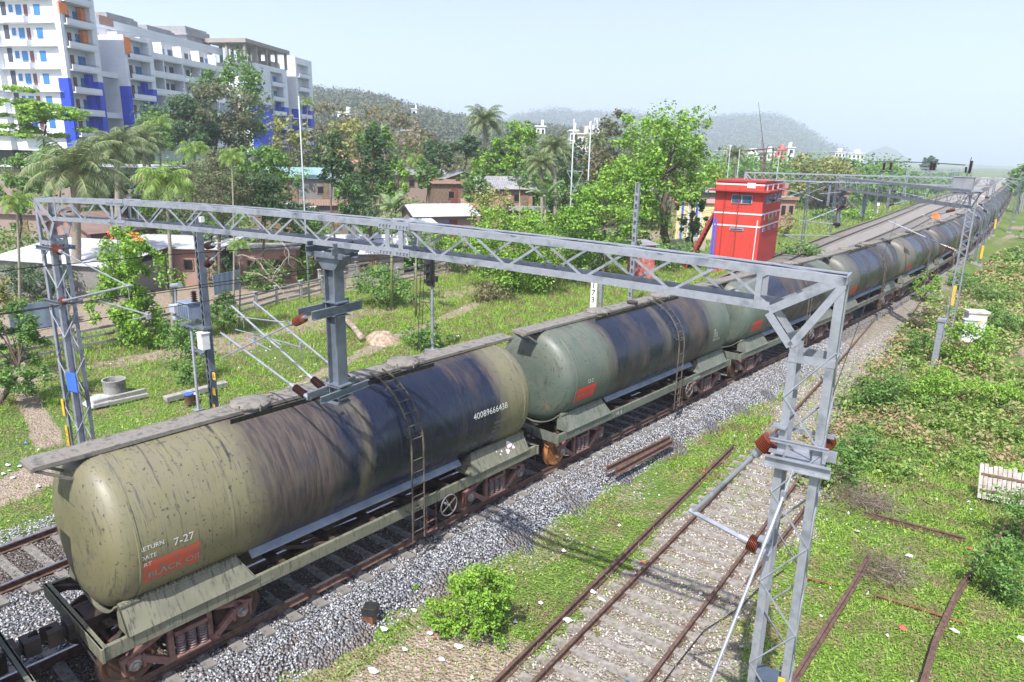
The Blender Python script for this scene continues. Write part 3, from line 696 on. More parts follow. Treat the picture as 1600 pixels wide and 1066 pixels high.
for i in [0] + list(range(2, 33)):
    W[i] = copy_tree(W[1]); lb = names.get(i)
    if lb is None: lb = f'{ords[i-1]} whole tank wagon from the near end of the long train, dark stained barrel' if i < 32 else 'tail-end tank wagon, the farthest of the whole train'
    W[i]['label'] = lb
for i, o in W.items():
    pose(o, i); setcol(o, KHAKI if i == 1 else GREEN if i in (0, 2, 3) else cols[i % 10] if i != 5 else (.18, .165, .12))
# the lettering that belongs to the two nearest wagons
for k in _ch[W[1].name]:
    if k.name.startswith('warning_panel'): k.data = k.data.copy(); k.data.materials[0] = redpan
tank_text('panel_lettering', 'BLACK OIL', .19, R(-21.5), -4.90, stencild, W[1])
tank_text('date_lettering', '7-27', .20, R(-3), -4.46, stencil, W[1])
tank_text('wagon_number', '40089666438', .235, R(4), 2.98, stencil, W[1])
for q, (s_, a_) in enumerate((('RETURN', -1.5), ('DATE', -8.0), ('ERT', -13.5))): tank_text('small_lettering', s_, .11, R(a_ + 3), -5.02, stencil, W[1])
for q, (s_, a_) in enumerate((('TARE 27.2', -9), ('CC 54.3', -14), ('BPC', -19))): tank_text('faded_lettering', s_, .10, R(a_), 3.75, stencild, W[1])
tank_text('panel_lettering', 'BLACK OIL', .17, R(-19), -4.88, stencild, W[2])
tank_text('date_lettering', '12-2', .17, R(-4), -4.5, stencil, W[2])
for q, (s_, a_) in enumerate((('SR', 2), ('NF R', -3), ('BTPN', -8), ('40082466', -13))): tank_text('wagon_number', s_, .15, R(a_), 3.75, stencil, W[2])
tank_text('panel_lettering', 'BLACK OIL', .17, R(-19), -4.88, stencild, W[3])
def flat_text(name, s, size, org, parent, mt, ux=(0, 1, 0), uy=(0, 0, 1)):
    V, Fs = text_pts(s, size); ux, uy, org = map(lambda q: np.array(q, float), (ux, uy, org)); m = MB(); m.add([org + ux * p[0] + uy * p[1] for p in V], Fs); return m.build(name, mt, parent)
flat_text('frame_number', '40082466', .15, (1.347, 2.55, 1.02), W[2], stencil)
flat_text('frame_lettering', 'NR', .13, (1.347, -2.65, 1.03), W[2], stencil); flat_text('frame_lettering', '9', .2, (1.347, -2.4, .98), W[2], stencil)
flat_text('frame_lettering', 'BTPN', .11, (1.347, -4.9, 1.03), W[2], stencild)
for i, (yy, s_) in enumerate(((-4.7, 'BTPN'), (-2.9, '40089'), (3.9, 'NFR'))): flat_text('frame_lettering', s_, .11, (1.347, yy, 1.02), W[1], stencild)
for i in (2, 3):
    m = MB(); m.box((-1.0, -5.745, 1.08), (.26, .012, .2)); m.build('yellow_plate', yellowp, W[i])
m = MB(); m.box((1.352, 4.35, 1.07), (.012, .3, .16)); 
# rust-coloured end wheel of the green wagon, splashes of white paint on the khaki wagon's saddle
for b_ in _ch[W[2].name]:
    if b_.name.startswith('bogie') and b_.location.y < 0:
        for k in _ch[b_.name]:
            if k.name.startswith('wheel') and k.data:
                if min(v.co.x for v in k.data.vertices) > 0 and min(v.co.y for v in k.data.vertices) < -1.2:
                    k.data = k.data.copy(); k.data.materials[0] = wheelr; k['label'] = 'bright rusty wheel'
m = MB()
for (yy, ss, rr_) in ((4.62, .35, .10), (4.5, .62, .07), (4.28, .5, .03), (4.2, .62, .025), (4.1, .42, .022), (4.75, .55, .05)):
    c = np.array([1.10 + .28 * ss + .012, yy, 1.70 - .485 * ss + .01]); u = nrm((.28, 0, -.485)); n_ = 9
    pts = [c + rr_ * (1 + .25 * math.sin(3 * a + yy * 9)) * (math.cos(a) * u + 1.1 * math.sin(a) * np.array([0, 1, 0])) for a in np.linspace(0, 6.28, n_, endpoint=False)]
    m.add(pts, [tuple(range(n_))])
m.build('paint_splash', mat('splashed_paint', (.75, .72, .74), (.6, .45, .5), 5, .6), W[1])
# ================================================================ overhead line structures
def V3(*a): return np.array(a, float)
def zig(m, p0, p1, q0, q1, n, r=.012, w=None, phase=0):      # zigzag between two chords p0-p1 and q0-q1
    P = [p0 + (p1 - p0) * i / n for i in range(n + 1)]; Q_ = [q0 + (q1 - q0) * i / n for i in range(n + 1)]
    for i in range(n):
        a, b = (P[i], Q_[i + 1]) if (i + phase) % 2 == 0 else (Q_[i], P[i + 1])
        if w: m.bar(a, b, w, .008, up=nrm(np.cross(b - a, q0 - p0)))
        else: m.tube(a, b, r, 5)
def insul(m, b, d, ln=.36, r=.085, ribs=7, n=14):          # ribbed insulator body
    pr = [(0, r * .5)]
    for k in range(ribs):
        h = ln * (k + .2) / ribs; s = ln / ribs; pr += [(h, r * .62), (h + s * .25, r), (h + s * .45, r), (h + s * .6, r * .62)]
    pr += [(ln, r * .5)]
    m.lathe(pr, b, d, n)
def cantilever(parent, b, e, mt=None, r=.024, ln=.36, rr=.09, over=.0, cap=.12, back=False):
    d = nrm(V3(*e) - V3(*b)); b = V3(*b)
    m = MB(); m.lathe([(0, .02), (.0, .035), (cap, .04), (cap, .045)], b, d, 8); m.tube(b + d * (cap + ln), b + d * (cap + ln + .14), rr * .48, 10); m.tube(b + d * (cap + ln + .1), V3(*e) + d * over, r, 8)
    t_ = m.build('bracket_tube', galv, parent, smooth=40)
    m = MB(); insul(m, b + d * cap, d, ln, rr); m.build('insulator', mt or brownins, t_, smooth=40)
    return t_
def collar(m, p, s=.32):
    m.box(p, (s, s, .03))
def lattice_col(parent, cx, cy, z0, z1, sx, sy, u, v, leg=.10, n=14, z1b=None, name='column'):
    # four angle legs; u = direction across the tracks, v = along them; the legs at +u may end lower (z1b)
    m = MB(); c = V3(cx, cy, 0)
    tops = {}
    for a in (-1, 1):
        for b in (-1, 1):
            p = c + u * a * sx / 2 + v * b * sy / 2; zt = z1 if a < 0 or z1b is None else z1b
            m.ang(p + [0, 0, z0], p + [0, 0, zt], leg, -a * u, -b * v, .014); tops[(a, b)] = zt
    zz = min(z1, z1b or z1)
    k = int((zz - z0) / .62)
    for b in (-1, 1):
        zig(m, c - u * sx / 2 + v * b * sy / 2 + [0, 0, z0], c - u * sx / 2 + v * b * sy / 2 + [0, 0, zz], c + u * sx / 2 + v * b * sy / 2 + [0, 0, z0], c + u * sx / 2 + v * b * sy / 2 + [0, 0, zz], k, .013, phase=(b > 0))
    for a in (-1, 1):
        zig(m, c + u * a * sx / 2 - v * sy / 2 + [0, 0, z0], c + u * a * sx / 2 - v * sy / 2 + [0, 0, zz], c + u * a * sx / 2 + v * sy / 2 + [0, 0, z0], c + u * a * sx / 2 + v * sy / 2 + [0, 0, zz], k, .013, phase=(a > 0))
    m.box((cx, cy, z0 - .1), (sx + .5, sy + .5, .5))
    return m.build(name, galv, parent)
def portal(label, A, B, zt, h, wd, leg, gl, gr, group, fine=True, camber=0.0):
    gm = galv
    A, B = V3(*A, 0), V3(*B, 0); L = np.linalg.norm(B - A); u = (B - A) / L; v = V3(-u[1], u[0], 0)
    g = thing('line_gantry', label, 'railway gantry', tuple(A), 0, group); o = -A
    T_ = lambda s, q, z: A + u * s + v * q + V3(0, 0, z) + o
    m = MB(); zb = zt - h; s0, s1 = .78, L - .82; c = leg
    for q in (-1, 1):
        for k in range(12):
            m.ang(T_(L * k / 12, q * wd / 2, zt), T_(L * (k + 1) / 12, q * wd / 2, zt), c, V3(0, 0, -1), -q * v, .014)
            m.ang(T_(s0 + (s1 - s0) * k / 12, q * wd / 2, zb), T_(s0 + (s1 - s0) * (k + 1) / 12, q * wd / 2, zb), c, V3(0, 0, 1), -q * v, .014)
        m.bar(T_(s0, q * wd / 2, zb), T_(.05, q * wd / 2, zt - .04), .10, .012, up=v); m.bar(T_(s1, q * wd / 2, zb), T_(L - .05, q * wd / 2, zt - .04), .10, .012, up=v)
        m.bar(T_(s0 + .15, q * wd / 2, zb), T_(s0 + .15, q * wd / 2, zt), .06, .012, up=v); m.bar(T_(s1 - .15, q * wd / 2, zb), T_(s1 - .15, q * wd / 2, zt), .07, .012, up=v)
        n_ = int((s1 - s0) / .62)
        zig(m, T_(s0, q * (wd / 2 - .02), zb + .05), T_(s1, q * (wd / 2 - .02), zb + .05), T_(s0, q * (wd / 2 - .02), zt - .05), T_(s1, q * (wd / 2 - .02), zt - .05), n_, w=.035, phase=(q > 0))
    n_ = int(L / 1.1)
    zig(m, T_(0, -wd / 2, zt - .005), T_(L, -wd / 2, zt - .005), T_(0, wd / 2, zt - .005), T_(L, wd / 2, zt - .005), n_, w=.04)
    zig(m, T_(s0, -wd / 2, zb + .005), T_(s1, -wd / 2, zb + .005), T_(s0, wd / 2, zb + .005), T_(s1, wd / 2, zb + .005), n_, w=.04)
    for e in (0, L): m.bar(T_(e, -wd / 2, zt - .04), T_(e, wd / 2, zt - .04), .02, .10)
    if fine:
        for s in (L * .19, L * .625):
            for q in (-1, 1):
                for zz in (zt - .05, zb + .05):
                    m.bar(T_(s - .32, q * (wd / 2 + .008), zz), T_(s + .32, q * (wd / 2 + .008), zz), .012, .13)
                    for k in range(9): 
                        if k != 4: p = T_(s - .28 + k * .07, q * (wd / 2 + .015), zz); m.tube(p, p + v * q * .03, .013, 6)
                for e in (-.14, .14): m.bar(T_(s + e, q * wd / 2, zb), T_(s + e, q * wd / 2, zt), .09, .012, up=v)
            for e in (-.14, .14):
                for zz in (zt - .03, zb + .03): m.bar(T_(s + e, -wd / 2, zz), T_(s + e, wd / 2, zz), .10, .06)
    if camber:      # the beam is built with a slight upward bow
        W_ = [(p_, min(1, max(0, float(V3(*p_)[:2] @ u[:2]) / L))) for p_ in m.v]; m.v = [(p_[0], p_[1], p_[2] + camber * 4 * q_ * (1 - q_)) for p_, q_ in W_]
    m.build('beam', gm, g)
    for s, sg, gz_ in ((.26, 1, gl), (L - .26, -1, gr)):
        if gz_ is None: continue
        cc = T_(s, 0, 0); lattice_col(g, cc[0], cc[1], gz_, zt - .03, .52, wd, u * sg, v, leg, z1b=zb - .38)
        m = MB()
        si = .52 if sg > 0 else L - .52; se = 0 if sg > 0 else L; sb = s0 if sg > 0 else s1
        for q in (-1, 1):
            m.bar(T_(si, q * wd / 2, zb - .38), T_(se + sg * .03, q * wd / 2, zt - .10), .09, .014, up=v)
            m.bar(T_(si, q * wd / 2, zb - .38), T_(sb, q * wd / 2, zb), .09, .014, up=v)
            m.bar(T_(si, q * wd / 2, zb - .52), T_(se, q * wd / 2, zb - .52), .10, .014, up=v)
        for ss in (si, se): m.bar(T_(ss, -wd / 2, zb - .52), T_(ss, wd / 2, zb - .52), .014, .10)
        m.bar(T_(si, -wd / 2, zb - .38), T_(si, wd / 2, zb - .38), .014, .08)
        m.build('knee_brace', galv, g)
    return g, A, u, v, L
GAN = 'gantries over the tracks'
pA, pB = (-8.32, 2.13), (9.45, 4.87)
near, A0, u0, v0, L0 = portal('big galvanised lattice gantry right in front, spanning the track of tank wagons', pA, pB, 7.90, .53, .40, .10, -1.1, -.8, GAN, camber=.19)
NO = -A0
# drop post hanging from the beam
s_ = (1.22 - pA[0]) / u0[0]; dp = A0 + u0 * s_; 
def post_hang(g, org, p, zt, zb, w_=.25, parent_off=0):
    m = MB(); p = V3(p[0], p[1], 0) + org
    for e in (-.32, .32):
        m.chan(p + u0 * e - v0 * .30 + [0, 0, zt + .035], p + u0 * e + v0 * .30 + [0, 0, zt + .035], .10, .06, u0 * np.sign(-e))
        m.chan(p + u0 * e - v0 * .34 + [0, 0, zt - .06], p + u0 * e + v0 * .34 + [0, 0, zt - .06], .12, .07, u0 * np.sign(-e))
    for e in (-.2, .2): m.chan(p - u0 * .42 + v0 * e + [0, 0, zt - .15], p + u0 * .42 + v0 * e + [0, 0, zt - .15], .10, .06, -v0 * np.sign(e))
    m.prism([p + u0 * a + v0 * .13 + [0, 0, z] for a, z in ((-.32, zt - .20), (.32, zt - .20), (.14, zt - .42), (-.14, zt - .42))], -v0 * .26)
    h = w_ / 2
    for s in (-1, 1): m.box(p + u0 * s * (h - .01) + [0, 0, (zt - .2 + zb) / 2], (.022, w_, zt - .2 - zb), math.atan2(u0[1], u0[0]))
    m.box(p + [0, 0, (zt - .2 + zb) / 2], (w_, .06, zt - .2 - zb), math.atan2(u0[1], u0[0])); m.box(p + [0, 0, zb], (w_ + .06, w_ + .06, .02), math.atan2(u0[1], u0[0]))
    for z in (zb + .02, zb + .32): m.box(p + [0, 0, z], (w_ + .06, w_ + .04, .025), math.atan2(u0[1], u0[0]))
    return m.build('drop_post', galvd, g, bevel=.004)
post_hang(near, NO, dp, 7.545, 4.62)
P0 = V3(dp[0], dp[1], 0) + NO
for (za, t0_, t1_, wd_) in ((6.42, -.72, .52, .16), (4.86, -.62, .62, .13)):
    m = MB()
    for s in (-1, 1): m.chan(P0 + u0 * s * .155 + v0 * t0_ + [0, 0, za], P0 + u0 * s * .155 + v0 * t1_ + [0, 0, za], wd_, .05, u0 * s)
    for zz in (-.12, .12): m.box(P0 + [0, 0, za + zz], (.42, .30, .02), math.atan2(u0[1], u0[0]))
    m.build('cross_arm', galvd, near)
bz = [(-.55, (345, 520)), (-.12, (362, 478)), (.55, (396, 471))]
for tt, epx in bz:
    b = V3(dp[0], dp[1], 0) + v0 * tt - u0 * .16 + [0, 0, 4.80]; e = at_y(epx[0], epx[1], b[1] - .15); cantilever(near, b + NO, e + NO, darkins, r=.021, ln=.30, rr=.075, cap=.16)
sb = V3(dp[0], dp[1], 0) - v0 * .70 + [0, 0, 6.38]
e1 = at_y(345, 560, sb[1]); e2 = at_y(370, 495, sb[1])
cantilever(near, sb + NO, e1 + NO, brownins, r=.014, ln=.30, rr=.085, cap=.06)
m = MB(); 
m.tube(sb + NO + nrm(e1 - sb) * .45, e2 + NO, .013, 6)
q1, q2 = at_y(352, 482, 3.4), at_y(424, 518, 3.4); m.tube(at_y(368, 515, 3.6) + NO, at_y(472, 543, 3.6) + NO, .012, 6); m.tube(at_y(388, 520, 3.6) + NO, at_y(452, 537, 3.6) + NO, .012, 6); m.tube(at_y(385, 528, 3.6) + NO, at_y(424, 548, 3.6) + NO, .014, 6)
m.tube(at_y(396, 512, 3.4) + NO, at_y(440, 540, 3.4) + NO, .01, 6)
for q in ((380, 496), (398, 530), (470, 540), (360, 534)): p = at_y(*q, 3.4) + NO; m.box(p, (.05, .05, .10)); m.tube(p, p - [0, 0, .22], .008, 5)
m.build('registration_arm', galv, near)
# left column: cantilever over the left main line
b1 = A0 + u0 * .45 - v0 * .15 + [0, 0, 6.75]; j = at_y(200, 447, b1[1]); cantilever(near, b1 + NO, j + NO, brownins, r=.016, ln=.40, rr=.10)
b2 = A0 + u0 * .45 - v0 * .15 + [0, 0, 5.40]; cantilever(near, b2 + NO, j + NO, brownins, r=.024, ln=.22, rr=.09, over=.2, cap=.08)
m = MB(); m.tube(at_y(155, 470, 2.2) + NO, at_y(232, 492, 2.2) + NO, .018, 6); m.tube(at_y(205, 500, 2.2) + NO, at_y(232, 494, 2.2) + NO, .015, 6); m.box(at_y(232, 495, 2.2) + NO, (.08, .08, .10)); m.build('registration_arm', galv, near)
m = MB(); m.tube(j + NO, j + NO - [0, 0, .25], .01, 5); m.build('dropper', galv, near)
for zz in (6.72, 5.38):
    m = MB()
    for s in (-1, 1): m.chan(A0 + NO - u0 * .1 + v0 * s * .23 + [0, 0, zz], A0 + NO + u0 * .72 + v0 * s * .23 + [0, 0, zz], .10, .05, v0 * s)
    for e_ in (-.08, .70): m.bar(A0 + NO + u0 * e_ - v0 * .26 + [0, 0, zz], A0 + NO + u0 * e_ + v0 * .26 + [0, 0, zz], .03, .05)
    m.build('cross_arm', galvd, near)
m = MB(); 
p = at_y(112, 597, 2.0) + NO; m.box(p, (.42, .02, .50), .2); m.build('blue_plate', bluep, near)
for pz in (2.55,): m = MB(); m.box(A0 + NO + u0 * .02 - v0 * .24 + [0, 0, pz], (.10, .012, .45), .15); m.build('yellow_band', yellowp, near)
flat_pl = MB(); flat_pl.box(A0 + NO + u0 * .02 - v0 * .24 + [0, 0, 1.6], (.10, .012, .9), .15); yb = flat_pl.build('number_strip', yellowp, near)
for k, ch in enumerate('17124'): flat_text('numeral', ch, .15, A0 + NO + u0 * (-.03) - v0 * .25 + [0, 0, 1.82 - k * .17], yb, blackp, ux=tuple(u0))
# right column: cantilever over the siding, brackets and guy rod
C1 = A0 + u0 * (L0 - .52)
b1 = C1 - u0 * .02 + V3(0, -.10, 5.80); e = at_y(1083, 800, b1[1]); cantilever(near, b1 + NO, e + NO, mat('red_brown_porcelain', (.115, .024, .012), (.16, .038, .018), 3, .25), r=.032, ln=.19, rr=.125, cap=.10, over=.03)
b2 = C1 - u0 * .0 + V3(0, -.12, 4.16); cantilever(near, b2 + NO, e + NO, brownins, r=.036, ln=.15, rr=.12, cap=.06, over=.06)
b3 = A0 + u0 * (L0 - .12) + V3(0, .27, 5.62); cantilever(near, b3 + NO, b3 + V3(.05, .40, .02) + NO, brownins, r=.03, ln=.18, rr=.12, cap=.06)
m = MB(); 
for s in (-1, 1):
    m.chan(C1 + NO - u0 * .12 + v0 * s * .26 + [0, 0, 5.50], C1 + NO + u0 * .66 + v0 * s * .26 + [0, 0, 5.50], .14, .06, v0 * s)
    mm = MB(); mm.chan(C1 + NO - u0 * .08 + v0 * s * .24 + [0, 0, 5.78], C1 + NO + u0 * .60 + v0 * s * .24 + [0, 0, 5.78], .05, .03, v0 * s); mm.build('tie_bar', galv, near)
m.box(C1 + NO + u0 * .26 + [0, 0, 5.50], (.6, .52, .02), .15); m.build('cross_arm', galv, near)
for z in (5.95, 5.62, 4.35, 4.18): m = MB(); m.box(C1 + NO - u0 * .0 - v0 * .2 + [0, 0, z], (.17, .16, .02), .15); m.build('clamp', galv, near)
m = MB(); ga = C1 + u0 * .24 - v0 * .3 + [0, 0, 5.46]; gb = at_y(1110, 1066, 3.0); gb = ga + (gb - ga) * 1.9
m.tube(ga + NO, ga + nrm(gb - ga) * .3 + NO, .012, 6); m.box(ga + nrm(gb - ga) * .35 + NO, (.06, .06, .12)); m.tube(ga + nrm(gb - ga) * .35 + NO, gb + NO, .022, 8)
m.build('guy_rod', galv, near)
m = MB(); pl = A0 + u0 * (L0 - .50) - v0 * .24 + [0, 0, 2.12]; m.box(pl + NO + u0 * .42, (.09, .012, .60), .15); np_ = m.build('number_plate', yellowp, near)
for k, ch in enumerate('172'): flat_text('numeral', ch, .17, pl + NO + u0 * .385 - v0 * .01 + [0, 0, .13 - k * .19], np_, blackp, ux=tuple(u0))
m = MB(); m.box(C1 + NO + u0 * .22 + [0, 0, 2.05], (.34, .30, .34), .15); m.build('junction_box', mat('box_dark_grey', (.05, .07, .10), (.09, .11, .15), 3, .5), near)

# ---------------------------------------------------------------- mast with transformer left of the near gantry
def chan_mast(parent, c, z0, z1, w_=.22, g_=.20, uu=(1, 0, 0), vv=(0, 1, 0), n=None, name='mast_body', mt=None, r=.014):
    c = V3(*c, 0) if len(c) == 2 else V3(*c); uu, vv = V3(*uu), V3(*vv); m = MB()
    for s in (-1, 1): m.chan(c + uu * s * w_ / 2 + [0, 0, z0], c + uu * s * w_ / 2 + [0, 0, z1], g_, .05, -uu * s, up=vv)
    n = n or int((z1 - z0) / .24)
    for s in (-1, 1):
        zig(m, c - uu * w_ / 2 + vv * s * g_ / 2 + [0, 0, z0], c - uu * w_ / 2 + vv * s * g_ / 2 + [0, 0, z1], c + uu * w_ / 2 + vv * s * g_ / 2 + [0, 0, z0], c + uu * w_ / 2 + vv * s * g_ / 2 + [0, 0, z1], n, r, w=.03)
    m.box(c + [0, 0, z1], (w_ + .04, g_ + .04, .03))
    return m.build(name, mt or galvd, parent)
MASTS = 'lattice masts beside the tracks'
mx, my = -9.55, 6.55
zt2 = zpix(334, mx, my)
m2 = thing('transformer_mast', 'lattice mast carrying a grey transformer and a white box, near gantry\'s left part', 'mast', (mx, my, -1.1), 0, MASTS)
MO = V3(-mx, -my, 1.1); chan_mast(m2, (0, 0, 0), 0, zt2 + 1.1)
ym = my - .05
def P2(x, y, dy=0): return at_y(x, y, ym + dy) + MO
c = P2(297, 485, -.1); m = MB(); m.box(c, (.62, .42, .50)); m.box(c + [0, 0, .27], (.68, .48, .04))
for k in range(5): m.box(c + [-.25 + k * .125, -.24, 0], (.02, .07, .40))
tr_ = m.build('transformer', mat('transformer_grey', (.16, .20, .27), (.24, .29, .37), 3, .45), m2, bevel=.01)
m = MB(); m.box(P2(276, 482, -.1), (.36, .34, .26)); m.box(P2(276, 497, -.1), (.2, .2, .12)); m.build('terminal_box', mat('box_grey', (.30, .34, .40), (.4, .44, .5), 3, .5), tr_, bevel=.01)
m = MB(); insul(m, P2(304, 472), (0, 0, 1), .36, .10, 5); m.build('insulator', darkins, tr_, smooth=40)
m = MB(); q = P2(275, 475); m.tube(q, P2(274, 448), .045, 8); m.tube(P2(269, 447), P2(281, 446), .09, 10); m.build('bushing', galv, tr_, smooth=40)
m = MB(); m.bar(P2(285, 505), P2(325, 513), .30, .08); m.bar(P2(288, 512), P2(318, 530), .04, .04); m.build('platform', galvd, m2)
m = MB(); m.box(P2(318, 533, -.15), (.32, .26, .52)); m.box(P2(318, 533, -.15) + [0, 0, .27], (.36, .30, .03)); m.build('switch_box', whitep, m2, bevel=.01)
m = MB(); m.bar(P2(300, 546), P2(322, 552), .2, .03); m.ptube([P2(300, 548), P2(310, 556), P2(325, 558), P2(330, 580)], .02, 6); m.build('conduit', galvd, m2)
m = MB(); a = P2(298.5, 512); b = at_y(310, 640, ym - .3) + MO; m.tube(a, b, .045, 8); m.box(b, (.3, .3, .02)); m.build('support_pipe', galv, m2, smooth=40)
for k, (yy, ch) in enumerate(((588, '6'), (612, '2'), (637, ''))):
    p = P2(334.5, yy, -.06); m = MB(); m.box(p, (.16, .012, .24)); y_ = m.build('yellow_plate', yellowp, m2)
    if ch: flat_text('numeral', ch, .18, p + V3(-.05, -.012, -.06), y_, blackp, ux=(1, 0, 0))
for (a, b) in (((322, 385), (352, 378)), ((322, 415), (350, 388))):
    cantilever(m2, P2(*a), P2(*b), darkins, r=.02, ln=.34, rr=.11, cap=.05)
m = MB(); m.box(P2(315, 343), (.12, .12, .16)); m.build('white_cap', whitep, m2)

# ---------------------------------------------------------------- masts standing alone
def mast(label, x, y, zt, w_=.22, g_=.2, mt=None, name='lattice_mast', group=MASTS, r=.014, cat='mast'):
    z0 = gz(x, y) - .2; o = thing(name, label, cat, (x, y, z0), 0, group)
    chan_mast(o, (0, 0, 0), 0, zt - z0, w_, g_, mt=mt, r=r); m = MB(); m.box((0, 0, .2), (w_ + .35, g_ + .35, .45)); m.build('footing', conc, o); return o, V3(-x, -y, -z0)
x, y = -12.82, 38.6
bp = thing('slotted_mast', 'straight grey mast with square slots standing in front of the big tree', 'mast', (x, y, -1.2))
m = MB(); zt = zpix(286, x, y) + 1.2
for s in (-1, 1): m.box((s * .12, 0, zt / 2), (.07, .2, zt))
for k in range(int(zt / .55)): m.box((0, 0, .2 + k * .55), (.20, .19, .2))
m.build('mast_body', galv, bp); m = MB(); m.tube((-.1, 0, zt * .8), (-4.2, -2.4, .2), .012, 5); m.tube((.1, 0, zt * .68), (.55, 0, zt * .70), .02, 6); m.build('guy_wire', galvd, bp)
m = MB(); insul(m, (.45, 0, zt * .695), (1, 0, .1), .3, .08, 5, 10); m.build('insulator', darkins, bp)

x, y = at(1478, 538, -.75)[:2]; zt = zpix(300, x, y)
rm, RO = mast('tall lattice mast on the right with a grey box at its top', x, y, zt, .40, .34, mt=galv, r=.03)
m = MB(); 
YR = float(y) - .05
def PR(px, py, dy=0): return at_y(px, py, YR + dy) + RO
m.box(PR(1505, 289), (.95, .6, .78)); m.box(PR(1505, 289) + [0, 0, .41], (1.02, .66, .05)); m.box(PR(1505, 303), (.9, .5, .10)); m.build('control_box', mat('box_light_grey', (.17, .18, .20), (.26, .27, .29), 2, .5), rm, bevel=.01)
m = MB()
for a, b in (((1508, 282), (1514, 268)), ((1520, 282), (1514, 268)), ((1508, 268), (1522, 270))): m.tube(PR(*a), PR(*b), .03, 6)
m.build('insulator_stand', galvd, rm)
m = MB(); insul(m, PR(1514.5, 270), (.03, 0, 1), .62, .10, 9, 12); insul(m, PR(1509, 270), (-.1, 0, 1), .3, .07, 5, 10); m.tube(PR(1516, 253), PR(1518, 246), .02, 5); m.build('insulator', darkins, rm, smooth=40)
cantilever(rm, PR(1494, 392), PR(1388, 345), brownins, r=.028, ln=.42, rr=.10, cap=.10)
cantilever(rm, PR(1500, 326), PR(1450, 338), brownins, r=.02, ln=.45, rr=.10, cap=.22)
m = MB(); m.tube(PR(1405, 358), PR(1430, 352), .02, 6); m.tube(PR(1440, 335), PR(1470, 345), .015, 5); m.build('registration_arm', galv, rm)
m = MB(); m.box(PR(1490, 462, -.2), (.16, .02, 1.1)); m.build('yellow_strip', yellowp, rm)
gx, gy = 6.55, 34.3; zg = zpix(500, gx, gy); g_ = thing('counterweight_tube', 'plain square grey post with a cap leaning close to the tall right lattice mast', 'post', (gx, gy, -1))
m = MB(); m.box((0, 0, (zg + 1) / 2), (.26, .24, zg + 1)); m.box((0, 0, zg + 1), (.36, .34, .16)); m.build('tube', galv, g_, bevel=.01)
m = MB(); m.tube((0, 0, zg + 1), (.1, 1.2, zg + 2.9), .012, 5); m.tube((.08, 0, zg + 1), (.2, 1.2, zg + 2.2), .012, 5); m.build('guide_rod', galvd, g_)
m = MB(); m.box((0, 0, .35), (.6, .6, .3)); m.build('footing', mat('brick_footing', (.35, .16, .10), (.45, .3, .22), 5, .9), g_)
for i, (px, py, ty, lb) in enumerate(((1521, 415, 296, 'thin lattice mast left of its twin beside the receding train'), (1529.5, 416, 285, 'thin lattice mast with a yellow band, right of its twin beside the receding train'),
                                  (1543, 376, 300, 'far thin mast, left one of the farther pair by the train'), (1550.5, 372, 303, 'far thin mast with yellow band, right one of the farther pair by the train'))):
    p = at(px, py, -.7); o, oo = mast(lb, p[0], p[1], zpix(ty, p[0], p[1]), .2, .16, r=.014)
    if i in (1, 3): m = MB(); zz = zpix(py - 22, p[0], p[1]); m.box((.05, -.13, zz + oo[2]), (.2, .03, 1.3)); m.build('yellow_band', yellowp, o)
    m = MB(); za = zpix(ty + 25, p[0], p[1]) + oo[2]; m.tube((-.1, 0, za), (-2.6, 0, za + .5), .035, 6); m.tube((-.1, 0, za - 1.4), (-2.4, 0, za + .3), .03, 6); m.build('bracket_tube', galv, o)
    m = MB(); insul(m, (-.2, 0, za + .02), (-1, 0, .2), .4, .1, 5, 8); insul(m, (-.2, 0, za - 1.35), (-.8, 0, .6), .4, .1, 5, 8); m.build('insulator', darkins, o)
# second and third gantries
p2a = col(1316, 56, 7.9); p2b = V3(6.85, 37.3, 0)
g2, A2, u2, v2, L2 = portal('second gantry beam ending at the tall right lattice mast, beyond the near gantry', tuple(p2a[:2]), (6.6, 37.4), 7.95, .95, .5, .15, None, None, GAN, fine=False)
def hang2(g, A, u, v, s, zt, zb, w_=.28):
    m = MB(); p = u * s; m.box(p + [0, 0, (zt + zb) / 2], (w_, w_ * .8, zt - zb), math.atan2(u[1], u[0])); m.prism([p + u * a + v * .15 + [0, 0, z] for a, z in ((-.9, zt), (.9, zt), (.9, zt - .12), (.2, zt - .45), (-.2, zt - .45), (-.9, zt - .12))], -v * .3)
    return m.build('drop_post', galvd, g)
zz = zpix(356, *(A2 + u2 * .2)[:2]); hang2(g2, A2, u2, v2, .3, 7.0, zz); 
s3 = L2 * .27; pp = A2 + u2 * s3; m = MB(); m.box(u2 * s3 + [0, 0, (7.0 + zpix(339, pp[0], pp[1])) / 2], (.22, .2, 7.0 - zpix(339, pp[0], pp[1]))); m.build('drop_post', galvd, g2)
s3 = L2 * .68; pp = A2 + u2 * s3; m = MB(); m.box(u2 * s3 + [0, 0, (7.0 + zpix(314, pp[0], pp[1])) / 2], (.30, .3, 7.0 - zpix(314, pp[0], pp[1]))); m.build('drop_post', galvd, g2)
def PG(px, py, D): return at_d(px, py, D) - A2
for (a, b) in (((1312, 321), (1256, 350)), ((1320, 348), (1290, 347)), ((1312, 345), (1252, 347))):
    pass
cantilever(g2, PG(1322, 321, 55.5), PG(1262, 345, 55.5), brownins, r=.035, ln=.6, rr=.12, cap=.15)
cantilever(g2, PG(1320, 352, 55.5), PG(1250, 345, 55.5), darkins, r=.035, ln=.6, rr=.13, cap=.35)
cantilever(g2, PG(1312, 299, 55.5), PG(1346, 333, 55.5), darkins, r=.03, ln=.1, rr=.10, cap=.1)
